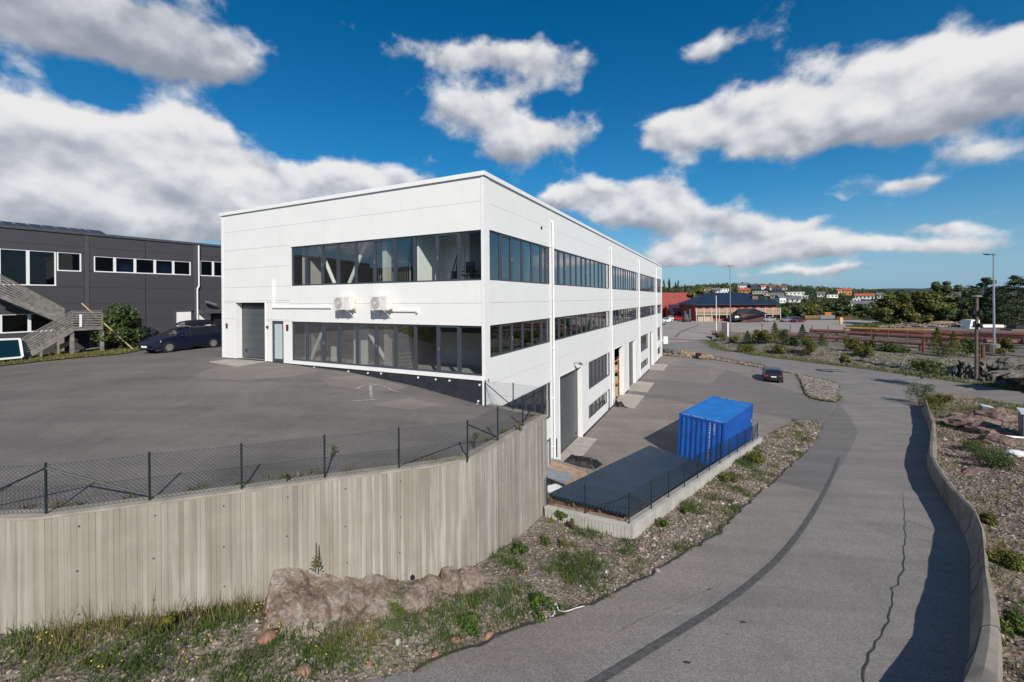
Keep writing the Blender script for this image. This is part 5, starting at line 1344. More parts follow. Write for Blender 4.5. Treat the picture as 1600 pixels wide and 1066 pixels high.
# orange and pale stones one can pick out along the road edge
for i, (u, v, s, lab) in enumerate(((475, 1049, .17, 'flat orange stone at the bottom of the weedy bank, nearest the photo corner'), (420, 1000, .22, 'orange-brown split stone in the weeds below the rock'), (712, 1000, .13, 'orange stone by the road edge beside a green clump'),
        (762, 995, .14, 'pinkish orange stone right at the road edge'), (680, 1024, .12, 'small orange stone at the road edge'), (578, 1038, .08, 'small orange pebble in the weeds above the road edge'), (622, 1003, .11, 'pale grey stone in the weeds below the rock'))):
    p = onsurf(u, v, BANK); v_ = STONE_P[i % 10]*s
    o = raw_mesh('loose_stone', v_, IF, mat('orange_stone', (0.27, 0.14, 0.095), .9, var=.35, scale=9, bump=.5) if i != 6 else M_CONC)
    o.location = (p.x, p.y, p.z+s*.02); o.rotation_euler = (.2*i, .1, i*1.3); tag(o, lab, 'stone')
# rock outcrop under the tall wall
def rock_ledge():
    d = (wC-wB); L = d.length; d.normalize(); n = Vector((d.y, -d.x, 0))
    def s_of(u, v): q = onplane(u, v, wC, n); return (q-wB).dot(d), q.z
    keys = [(418, 945, 985), (428, 891, 990), (470, 892, 995), (520, 897, 996), (560, 905, 992), (590, 896, 988), (625, 908, 975), (660, 909, 962), (690, 909, 950), (712, 900, 945), (740, 905, 935)]
    prof = []
    for u, vt, vb in keys:
        s, zt = s_of(u, vt); pb = onsurf(u, vb, BANK); w_ = (pb-wB).dot(n); prof.append((s, zt, max(.25, w_)))
    ns, nt = 260, 64; V = []
    for i in range(ns+1):
        s = prof[0][0]+(prof[-1][0]-prof[0][0])*i/ns
        k = max(j for j in range(len(prof)-1) if prof[j][0] <= s+1e-6); t = (s-prof[k][0])/(prof[k+1][0]-prof[k][0]); t = min(1, max(0, t))
        zt = prof[k][1]*(1-t)+prof[k+1][1]*t+.16*fbm(s*1.6, 5.5)+.10*crag(Vector((s, 0, 4)), 2.2, 1.0, .3); w_ = prof[k][2]*(1-t)+prof[k+1][2]*t
        for j in range(nt+1):
            r = j/nt; o_ = w_*(0.0+1.05*r**0.85); p = wB+d*s+n*o_; zb = BANK(p.x, p.y)-.06
            z = zt+(zb-zt)*(r**1.35)
            a = math.sin(min(1, r*1.2)*math.pi)*.8+.12
            vv = Vector((s+.12*fbm(s*2, r*3, 1), r*1.5+.10*fbm(s*3, r*2, 5), 2.0))
            h = crag(vv, 1.25, .26, .42)+crag(vv+Vector((3, 7, 1)), 3.6, .10, .75)+crag(vv, 9.0, .035, .7)+.10*fbm(s*1.2, r*1.6, 4)
            if r < 0.03: h = min(h, 0)*.3
            V.append((p.x+n.x*h*a, p.y+n.y*h*a, z+h*.55*a))
    F = [(i*(nt+1)+j, (i+1)*(nt+1)+j, (i+1)*(nt+1)+j+1, i*(nt+1)+j+1) for i in range(ns) for j in range(nt)]
    o = raw_mesh('rock_outcrop', V, F, M_ROCK, k=4)
    if sum(p.normal.dot(n) for p in o.data.polygons) < 0: o.data.flip_normals()
    return tag(o, 'brownish pink rock outcrop under the tall retaining wall', 'rock')
rock_ledge()
def boulder(name, label, c, r, mat_, seed, cat='rock', group=None, n=3, rough=.35):
    m = MB(); nu, nv = 34, 20; m.ball((0, 0, 0), 1, 1, 1, nu, nv)
    V = []
    for p in m.v:
        v = Vector(p)+Vector((seed*7.1, 0, 0))
        k = 1+rough*fbm(p[0]*1.3+seed*3, p[1]*1.3, p[2]*1.3)*.9+crag(v, 1.3, rough*.5, .25)+crag(v, 3.4, rough*.18, .4); V.append((p[0]*k*r[0], p[1]*k*r[1], p[2]*k*r[2]))
    m.v = V; o = m.build(name, mat_); o.location = c; o.rotation_euler = (0, 0, seed*1.7)
    return tag(o, label, cat, group)
for u, v, r, lab, s in ((702, 921, (.32, .26, .3), 'rounded pink boulder at the foot of the tall wall beside the rock outcrop', 1), (733, 922, (.36, .3, .34), 'largest rounded boulder at the right end of the rock outcrop', 2), (668, 935, (.3, .3, .28), 'grey boulder leaning on the rock outcrop', 3), (648, 950, (.35, .25, .3), 'low grey boulder in front of the rock outcrop', 4)):
    p = onsurf(u, v, BANK); boulder('boulder', lab, p+Vector((0, .12, r[2]*.35)), r, M_ROCK, s, rough=.32)
# white plastic strip caught at the road edge
p0 = onsurf(850, 969, BANK); m = MB(); pts = [p0+Vector((x*.022, y*.03, .05+.03*math.sin(x))) for x, y in ((0, 0), (5, 3), (9, 1), (12, 6), (10, 10), (14, 14), (16, 8), (21, 5), (27, 6), (34, 9), (44, 12))]
for a, b in zip(pts, pts[1:]): m.bar(a, b, .03, .006)
tag(m.build('plastic_strip', M_WHITEPAINT), 'crumpled white plastic strip lying at the road edge', 'litter')

# ---- gravel island at the yard entrance
ipoly = [(p.x, p.y) for p in island]
isl = lambda x, y: G(x, y)+.07+.10*max(0, 1-((x-30.5)**2+(y-44)**2)/60)
drape('gravel_island', [Vector((a, b, 0)) for a, b in ipoly], isl, M_FARGRAVEL, step=.5, seg=.4)
pos = scatter(ipoly, 8000, isl); stones('gravel', pos, rng.gamma(5, .013, len(pos))+.03, M_STONESFAR)
gp = np.array([(p[0], p[1], isl(*p)) for a, b in zip(ipoly, ipoly[1:]+ipoly[:1]) for p in [(a[0]+(b[0]-a[0])*t+rng.normal(0, .15), a[1]+(b[1]-a[1])*t+rng.normal(0, .15)) for t in rng.random(40)]])
blades('grass', gp, rng.uniform(.08, .2, len(gp)), M_GRASS, .012, per=6, spread=.08)

# ---- rubble slope right of the parapet
tr_edge = [Vector((trx[i]-.12, pys[i], 0)) for i in range(len(pys))]
def RSL(x, y):
    k = sstep(37.5, 31, y); b = .50*k
    i = min(len(pys)-1, max(0, int((y-4.0)/.3))); d = max(0, x-trx[i])
    up = .55*sstep(0, 6, d)*k
    return G(x, y)+b+up+.22*fbm(x*.45, y*.45, 3)+.09*fbm(x*1.7, y*1.7, 5)
rpoly = tr_edge+[hitG(1438, 634), hitG(1436, 618), hitG(1443, 611)]+rightNear[1:]+[rn_ext+Vector((0, 0, 0)), Vector((66, 5, 0)), Vector((30, -8, 0)), Vector((tr_edge[0].x, -8, 0))]
drape('rubble_slope', rpoly, RSL, M_RUBBLE, step=.45, seg=.4)
rp = [(p.x, p.y) for p in rpoly]
vis = lambda x, y: 1.0 if (y > 5 and x/y < 1.32 and y < 40) else 0.0
def rg(x, y):
    n = fbm(x*.35+9, y*.35, 1.2)*2.2+fbm(x*1.1, y*1.1, 2)*.8
    i = min(len(pys)-1, max(0, int((y-4.0)/.3))); d = x-trx[i]
    e = .45*sstep(2.2, .2, d)*(1 if y < 17 else .4)+.75*sstep(26, 34, y)
    return max(0, min(1, .12+e+n*.75))
pos = scatter(rp, 240000, RSL, lambda x, y: vis(x, y)*(1-.6*rg(x, y))*min(1, 25/max(8, y)))
sz = rng.gamma(2.0, .0095, len(pos))+.010; sz *= 1+np.clip((pos[:, 1]-10)/25, 0, .7)
stones('rubble', pos, sz, M_STONESPINK)
gp = scatter(rp, 60000, RSL, lambda x, y: vis(x, y)*rg(x, y)**1.3*.8)
tn = np.array([0.55+0.6*fbm(a*.5, b*.5, 9)*2 for a, b in gp[:, :2]]).clip(0, 1)
blades('grass', gp, rng.uniform(.07, .26, len(gp)), M_GRASS, .008, per=6, tint=tn, lean=.5, spread=.06)
for i, (u, v, r, lab) in enumerate(((1520, 664, (1.5, 1.2, .55), 'broad pink rock slab right of the parapet, below the small leaning box'), (1545, 676, (1.2, .9, .5), 'fractured pink rock beside the grey kiosk'), (1500, 655, (.8, .7, .4), 'small pink rock at the top of the rubble slope'), (1563, 655, (1.3, 1.0, .6), 'grey-pink rock between the leaning box and the kiosk'), (1528, 738, (.9, .4, .16), 'pale flat rock on the rubble slope'), (1560, 690, (.8, .7, .35), 'low pink rock in front of the grey kiosk'))):
    p = onsurf(u, v, RSL); boulder('boulder', lab, p+Vector((0, 0, r[2]*.15)), r, M_ROCKPINK, 11+i, rough=.5)
for i, (u, v, h, w, mt, lab) in enumerate(((1437, 632, 1.9, 2.6, M_LEAF, 'tall green bush where the parapet ends at the junction'), (1458, 640, 1.1, 1.8, M_YGREEN, 'yellow-green weeds right beside the end of the parapet'), (1475, 630, .8, 1.6, M_OLIVE, 'dry olive weeds behind the parapet end'), (1548, 718, .6, 1.9, M_LEAF, 'dark green creeping bush in the gully of the rubble slope'), (1560, 732, .5, 1.4, M_LEAF, 'lower dark green bush beside the white sack'), (1525, 705, .5, 1.5, M_OLIVE, 'olive weeds above the gully of the rubble slope'),
        (1545, 818, .35, .55, M_YGREEN, 'yellow-flowered weed against the back of the parapet'), (1572, 885, .4, .9, M_YGREEN, 'leafy yellow-green clump behind the parapet'), (1585, 985, .35, .7, M_GRASS, 'grass clump behind the nearest part of the parapet'), (1565, 650, .5, 1.3, M_OLIVE, 'grass clump behind the small leaning box'))):
    p = onsurf(u, v, RSL); shrub('bush' if h > .7 else 'weed_clump', lab, p, h, w, mt, 12, 150, .05 if h > .7 else .035, 'bush' if h > .7 else 'plant')
# grey kiosk, small leaning box, white sack and pipe
p = onsurf(1588, 690, RSL)
t = thing('electrical_kiosk', 'grey-green metal electrical kiosk with pale roof on the rubble slope', 'electrical cabinet', p+Vector((2.1, .6, -.1)), R(-42))
m = MB(); m.box(-.75, .75, -.6, .6, 0, 1.5); m.build('cabinet', M_KIOSK, t)
m = MB(); m.hexa([(-.82, -.67, 1.5), (.82, -.67, 1.5), (.82, .67, 1.5), (-.82, .67, 1.5), (-.8, -.65, 1.58), (.8, -.65, 1.58), (.8, .65, 1.66), (-.8, .65, 1.66)]); m.build('roof', M_KIOSKROOF, t)
for s in (-.72, .02):
    m = MB(); m.box(s, s+.70, -.625, -.602, .12, 1.42); d_ = m.build('door', M_KIOSK, t)
    m = MB(); m.box(s+(.62 if s < 0 else .05), s+(.66 if s < 0 else .09), -.65, -.626, .7, .86); m.build('handle', M_STEEL, d_)
p = onsurf(1536, 652, RSL)
t = thing('meter_box', 'small dark grey box leaning on the rubble slope near the road', 'box', p, R(-20), rot=(R(4), R(9), R(-20)))
m = MB(); m.box(-.28, .28, -.18, .18, -.1, .82); m.build('body', M_KIOSK, t)
m = MB(); m.box(-.31, .31, -.21, .21, .82, .88); m.build('lid', M_KIOSKROOF, t)
m = MB(); m.box(-.25, .25, -.195, -.181, .05, .75); m.build('door', M_KIOSK, t)
p = onsurf(1590, 713, RSL); o = boulder('sack', 'crumpled white sack lying on the rubble slope', p+Vector((0, 0, .12)), (.42, .28, .2), M_WTRIM, 5, 'sack', rough=.25)
p = onsurf(1583, 686, RSL); m = MB(); m.tube(p+Vector((-.3, .1, .12)), p+Vector((.9, -.35, .12)), .06, n=10); m.tube(p+Vector((-.31, .105, .12)), p+Vector((-.2, .06, .12)), .075, n=10); tag(m.build('pipe', M_WTRIM), 'white plastic pipe lying beside the grey kiosk', 'pipe')
# ------------------------------------------------------------------ blue container
def shipping_container():
    M = Matrix.Rotation(R(48.13), 4, 'Z') @ Matrix.Rotation(R(0.87), 4, 'Y') @ Matrix.Rotation(R(3.1), 4, 'X')
    t = thing('shipping_container', 'bright blue shipping container behind the low wall', 'container')
    t.matrix_world = Matrix.Translation((11.317, 22.65, 2.864)) @ M @ Matrix.Translation((0, 0, -2.59))
    L, W, H = 6.06, 2.44, 2.59
    fr = MB(); s = .12
    for x in (0, L-s):
        for y in (0, W-s): fr.box(x, x+s, y, y+s, .12, H-.12)
    for z in (0, H-.12):
        for y in (0, W-.1): fr.box(s, L-s, y, y+.1, z, z+.12)
        for x in (0, L-.1): fr.box(x, x+.1, s, W-s, z, z+.12)
    fr.build('frame', M_BLUE, t)
    for x in (-.01, L-.16):
        for y in (-.01, W-.15):
            for z in (-.005, H-.115):
                m = MB(); m.box(x, x+.17, y, y+.16, z, z+.12); m.build('corner_casting', M_BLUE, t)
    def corr(a0, a1, P, pitch, dep):
        V = []; F = []; a = a0; k = 0; pts = []
        n = max(2, round((a1-a0)/pitch)); p = (a1-a0)/n
        for i in range(n): pts += [(a0+i*p, 0), (a0+i*p+p*.32, 0), (a0+i*p+p*.5, dep), (a0+i*p+p*.82, dep)]
        pts.append((a1, 0))
        for x, d in pts: V += [P(x, .12, d), P(x, H-.12, d)]
        F = [(2*i, 2*i+2, 2*i+3, 2*i+1) for i in range(len(pts)-1)]
        return V, F
    for nm, a0, a1, P, pit in (('end_panel', s, W-s, lambda y, z, d: (.055-d*1.0, y, z), .275), ('side_panel', s, L-s, lambda x, z, d: (x, .05-d, z), .28), ('side_panel', s, L-s, lambda x, z, d: (x, W-.05+d, z), .28)):
        V, F = corr(a0, a1, P, pit, .045); raw_mesh(nm, V, F, M_BLUE, t, k=4)
    # door end away from the camera
    for y in (.12, W/2+.005):
        m = MB(); m.box(L-.06, L-.02, y, y+W/2-.125, .12, H-.12); d = m.build('door', M_BLUE, t)
        m = MB(); m.tube((L, y+.3, .15), (L, y+.3, H-.15), .02); m.tube((L, y+.8, .15), (L, y+.8, H-.15), .02); m.build('lock_rod', M_STEEL, d)
    V, F = [], []
    n = 40; pts = []
    for i in range(n): x = .1+(L-.2)*i/n; p = (L-.2)/n; pts += [(x, 0), (x+p*.4, 0), (x+p*.5, .012), (x+p*.9, .012)]
    for x, d in pts+[(L-.1, 0)]: V += [(x, .1, H-.03+d), (x, W-.1, H-.03+d)]
    F = [(2*i, 2*i+2, 2*i+3, 2*i+1) for i in range(len(pts))]
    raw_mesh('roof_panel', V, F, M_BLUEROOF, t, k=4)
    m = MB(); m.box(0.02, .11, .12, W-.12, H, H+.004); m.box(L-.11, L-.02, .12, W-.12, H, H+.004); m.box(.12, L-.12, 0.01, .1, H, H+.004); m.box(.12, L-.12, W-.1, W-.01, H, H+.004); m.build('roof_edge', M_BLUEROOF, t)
    # white markings: upright lettering strokes on the end, worn lettering along the roof edges
    def strokes(P, a, z0, n, ch, up, name):
        m = MB()
        for i in range(n):
            z = z0-i*ch*1.35*up
            for k in range(3):
                q = random.uniform(0, .6)*ch
                m.add([P(a+random.uniform(0, .3)*ch, z-q), P(a+ch*.75, z-q), P(a+ch*.75, z-q-ch*.16), P(a+random.uniform(0, .2)*ch, z-q-ch*.16)], [(0, 1, 2, 3)])
            m.add([P(a+.1*ch, z), P(a+.28*ch, z), P(a+.28*ch, z-ch*.9), P(a+.1*ch, z-ch*.9)], [(0, 1, 2, 3)])
        return m
    m = strokes(lambda y, z: (-.0, y, z), .72, H-.14, 15, .10, 1, 'x'); m2 = strokes(lambda y, z: (-.0, y, z), .5, H-.14, 5, .10, 1, 'x')
    m.v = [(.006, p[1], p[2]) for p in m.v]; m2.v = [(.006, p[1], p[2]) for p in m2.v]
    m.build('marking_letters', M_WHITEPAINT, t); m2.build('marking_letters', M_WHITEPAINT, t)
    m = MB()
    for y0, n in ((2.28, 8), (1.75, 13), (.95, 4), (.6, 9)):
        for i in range(n):
            y = y0-i*.05; m.box(.025, .025+random.uniform(.03, .07), y-.035, y, H+.0045, H+.006)
    for y0, n in ((1.9, 5), (1.45, 14)):
        for i in range(n): y = y0-i*.055; m.box(L-.1, L-.1+random.uniform(.03, .07), y-.04, y, H+.0045, H+.006)
    m.build('roof_letters', M_WHITEPAINT, t)
    m = MB(); m.box(5.75, 5.83, -.006, .003, 1.45, 1.62); m.build('label_plate', M_WHITEPAINT, t)
    return t
shipping_container()

# ------------------------------------------------------------------ sloping roof of corrugated sheets behind the low wall
def sheet_roof():
    A = atz(980.7, 807, 2.36); B = atz(856, 774.5, 2.28); Dq = atz(1015.5, 697.2, 0.93); Cq = atz(1106, 727, 0.93)
    t = thing('sheet_shelter', 'long sloping shelter roof of dark blue corrugated metal behind the low wall', 'shelter', A)
    A_, B_, C_, D_ = (p-A for p in (A, B, Cq, Dq))
    n = 22; ns = 4
    for k in range(ns):
        V = []; F = []; pts = []
        i0, i1 = round(n*k/ns), round(n*(k+1)/ns)
        for i in range(i0, i1):
            for f_, h in ((0, 0), (.56, 0), (.66, .07), (.86, .07)): pts.append(((i+f_)/n, h))
        pts.append((i1/n, 0))
        for s, h in pts:
            p = A_.lerp(B_, s); q = C_.lerp(D_, s); V += [tuple(p+Vector((0, 0, h+.008*(k % 2)))), tuple(q+Vector((0, 0, h+.008*(k % 2))))]
        F = [(2*i, 2*i+1, 2*i+3, 2*i+2) for i in range(len(pts)-1)]
        V2 = [(x, y, z-.02) for x, y, z in V]; nb = len(V)
        F += [(nb+2*i+2, nb+2*i+3, nb+2*i+1, nb+2*i) for i in range(len(pts)-1)]
        raw_mesh('roof_sheet', V+V2, F, M_SHEET, t, k=4)
    for s in (.03, .34, .66, .97):
        p = A_.lerp(B_, s); q = C_.lerp(D_, s); m = MB(); m.bar(p+Vector((0, 0, -.1)), q+Vector((0, 0, -.1)), .06, .12); m.build('rafter', M_WOODBROWN, t)
    for f_ in (0.012, .33, .66, .98):
        p = A_.lerp(C_, f_); q = B_.lerp(D_, f_); m = MB(); m.bar(p+Vector((0, 0, -.24)), q+Vector((0, 0, -.24)), .09, .14); m.build('beam', M_WOODBROWN, t)
        for r in (.04, .96):
            c = p.lerp(q, r); zb = YARD((A+c).x, (A+c).y)-A.z
            m = MB(); m.bar((c.x, c.y, zb), (c.x, c.y, c.z-.31), .1, .1); m.build('post', M_WOODBROWN, t)
    # boards closing the near gable
    for k in range(5):
        p = A_.lerp(B_, .02); q = A_.lerp(B_, .98); z = -.36-.15*k; m = MB(); m.bar(p+Vector((0, 0, z)), q+Vector((0, 0, z)), .03, .13); m.build('gable_board', M_WOODBROWN, t)
    return t
sheet_roof()
# timber strip between the sheet roof and the low wall
m = MB(); p = LW0+lwd*.25-lwn*.075; q = LW0+lwd*(lwl-.1)-lwn*.075; nn = -lwn*3.0
m.hexa([p+Vector((0, 0, 2.30)), q+Vector((0, 0, 2.27)), q+nn*.16+Vector((0, 0, 2.27)), p+nn*.16+Vector((0, 0, 2.30)), p+Vector((0, 0, 2.36)), q+Vector((0, 0, 2.33)), q+nn*.16+Vector((0, 0, 2.33)), p+nn*.16+Vector((0, 0, 2.36))])
tag(m.build('timber_plank', M_CREAMPLY), 'brown timber plank along the top inner edge of the short low wall', 'plank')
# flat platform with sheets and a tarp in the corner by the tall wall
def platform():
    z = 1.55; q = [atz(u, v, z) for u, v in ((850, 745), (882, 757), (917, 738), (862, 719))]
    t = thing('loading_platform', 'low platform with grey and brown boards in the corner beside the tall wall', 'platform', q[1])
    L = [p-q[1] for p in q]
    m = MB(); zb = YARD(q[1].x, q[1].y)-z
    m.hexa([L[0]+Vector((0, 0, -.18)), L[1]+Vector((0, 0, -.18)), L[2]+Vector((0, 0, -.18)), L[3]+Vector((0, 0, -.18))]+L); m.build('deck_boards', M_CREAMPLY, t)
    m = MB(); a, b, c, d = [L[0].lerp(L[1], .05), L[1].lerp(L[0], .05), L[1].lerp(L[2], .62)+Vector((-.1, .1, 0)), L[0].lerp(L[3], .5)]
    m.hexa([p+Vector((0, 0, .006)) for p in (a, b, c, d)]+[p+Vector((0, 0, .02)) for p in (a, b, c, d)]); m.build('grey_sheet', M_GREYPLY, t)
    m = MB(); m.bar(L[2]+Vector((0, 0, .03)), L[3]+Vector((0, 0, .03)), .08, .14); m.build('rim', M_STEEL, t)
    m = MB(); m.bar(L[0]+Vector((0, 0, -.1)), L[1]+Vector((0, 0, -.1)), .05, .2); m.build('rim', M_BLACK, t)
    for p in L:
        m = MB(); p2 = p*.9+sum(L, Vector())*.025; m.bar((p2.x, p2.y, zb), (p2.x, p2.y, -.19), .1, .1); m.build('leg', M_STEEL, t)
    return q
pq = platform()
def tarp():
    a = bw(7.9, -.25); a.z = .62; b = bw(8.0, -2.1); c = bw(8.9, -2.3); d = bw(8.8, -.3)
    V = []; F = []; n = 26
    for i in range(n+1):
        for j in range(n+1):
            p = a.lerp(b, i/n).lerp(d.lerp(c, i/n), j/n); e = min(i, n-i, j, n-j)/n
            V.append((p.x, p.y, YARD(p.x, p.y)+.03+min(1, e*6)*(.28+.28*fbm(i*.35, j*.35, 3))))
    F = [(i*(n+1)+j, i*(n+1)+j+1, (i+1)*(n+1)+j+1, (i+1)*(n+1)+j) for i in range(n) for j in range(n)]
    o = raw_mesh('tarpaulin', V, F, M_TARP, k=4)
    if sum(p.normal.z for p in o.data.polygons) < 0: o.data.flip_normals()
    tag(o, 'crumpled black tarpaulin heap near the first tall gate', 'tarpaulin')
tarp()
p = atz(866, 762, 1.45); m = MB(); m.box(-.45, .35, -.3, .3, -1.1, 0); o = m.build('foam_block', M_WTRIM); o.location = p; o.rotation_euler = (0, 0, .5); tag(o, 'white block standing under the platform beside the tall wall', 'block')
# timber on a rack inside the open bay
t = thing('timber_rack', 'rack with stacked timber inside the open gate bay', 'rack', bw(23.55, .95, .5), BANG)
m = MB()
for x in (-1.2, 2.2):
    for y in (-.5, .7): m.box(x, x+.1, y, y+.1, 0, 3.6)
m.build('upright', M_WOODBROWN, t)
for z in (1.2, 2.3, 3.3): m = MB(); m.box(-1.3, 2.4, -.55, -.45, z, z+.12); m.box(-1.3, 2.4, .75, .85, z, z+.12); m.build('rack_beam', M_ORANGE, t)
for z in (0.06, .36, .66, 1.36, 1.6, 2.46, 2.66):
    m = MB(); m.box(-1.1+.2*random.random(), 2.0, -.5, .7, z, z+.2); m.build('timber_bundle', M_WOODNEW, t)

# ------------------------------------------------------------------ seated person on the apron
def person(base, rz):
    t = thing('person', 'person in dark clothes sitting on the concrete apron by the open gate', 'person', base, rz)
    def skin(name, joints, edges, mat_, sub=2):
        me = bpy.data.meshes.new(name); me.from_pydata([j[0] for j in joints], edges, []); o = link_mesh(name, me, mat_, t)
        md = o.modifiers.new('skin', 'SKIN'); md.use_smooth_shade = True
        me.skin_vertices.new(name='') if not me.skin_vertices else None
        for i, j in enumerate(joints): me.skin_vertices[0].data[i].radius = (j[1], j[1])
        me.skin_vertices[0].data[0].use_root = True
        s = o.modifiers.new('sub', 'SUBSURF'); s.levels = 1; s.render_levels = 2
        return o
    J = [((0, 0, .12), .15), ((-.03, 0, .32), .145), ((-.04, 0, .50), .16), ((0, 0, .58), .07), ((.03, 0, .66), .055),
         ((.02, .20, .53), .065), ((.16, .26, .33), .048), ((.34, .16, .38), .036), ((.02, -.20, .53), .065), ((.16, -.26, .33), .048), ((.34, -.14, .38), .036),
         ((.08, .10, .12), .095), ((.42, .13, .46), .075), ((.52, .13, .06), .048), ((.68, .13, .04), .045), ((.08, -.10, .12), .095), ((.44, -.13, .40), .075), ((.66, -.14, .06), .048), ((.82, -.14, .05), .045)]
    E = [(0, 1), (1, 2), (2, 3), (3, 4), (2, 5), (5, 6), (6, 7), (2, 8), (8, 9), (9, 10), (0, 11), (11, 12), (12, 13), (13, 14), (0, 15), (15, 16), (16, 17), (17, 18)]
    skin('body', J, E, mat('dark_clothes', (.018, .018, .022), .85))
    MS = mat('skin_tone', (.42, .25, .18), .6, var=.05)
    m = MB(); m.ball((.06, 0, .78), .085, .075, .11, 14, 10); m.ball((.145, 0, .775), .018, .015, .02, 6, 4); m.ball((.05, .077, .78), .015, .01, .025, 6, 4); m.ball((.05, -.077, .78), .015, .01, .025, 6, 4)
    hd = m.build('head', MS, t, True)
    m = MB(); m.ball((.045, 0, .815), .098, .088, .095, 14, 8); m.build('hair', mat('dark_hair', (.02, .014, .01), .7), hd, True)
    m = MB(); m.ball((.13, .03, .80), .012, .014, .01, 6, 4); m.ball((.13, -.03, .80), .012, .014, .01, 6, 4); m.ball((.135, 0, .735), .008, .022, .007, 6, 4); m.build('face', mat('dark_eye', (.05, .03, .03), .4), hd)
    for s, w in ((1, (.34, .16, .38)), (-1, (.34, -.14, .38))):
        m = MB(); c = Vector(w); m.ball(c+Vector((.05, 0, 0)), .045, .035, .022, 8, 5)
        for k in range(4): q = c+Vector((.08, (k-1.5)*.017, 0)); m.path([q, q+Vector((.035, 0, -.006)), q+Vector((.055-.006*abs(k-1.5), 0, -.025))], [.009, .008, .006], 5)
        q = c+Vector((.045, -s*.03, 0)); m.path([q, q+Vector((.03, -s*.02, -.01))], [.01, .007], 5); m.build('hand', MS, t, True)
    for x, y in ((.66, .13), (.80, -.14)):
        m = MB(); m.ball((x, y, .05), .13, .05, .055, 10, 6); m.build('shoe', M_BLACK, t, True)
    return t
pp = onsurf(963, 636.5, lambda x, y: .475)
person(pp, BANG-math.pi*.5+R(20))

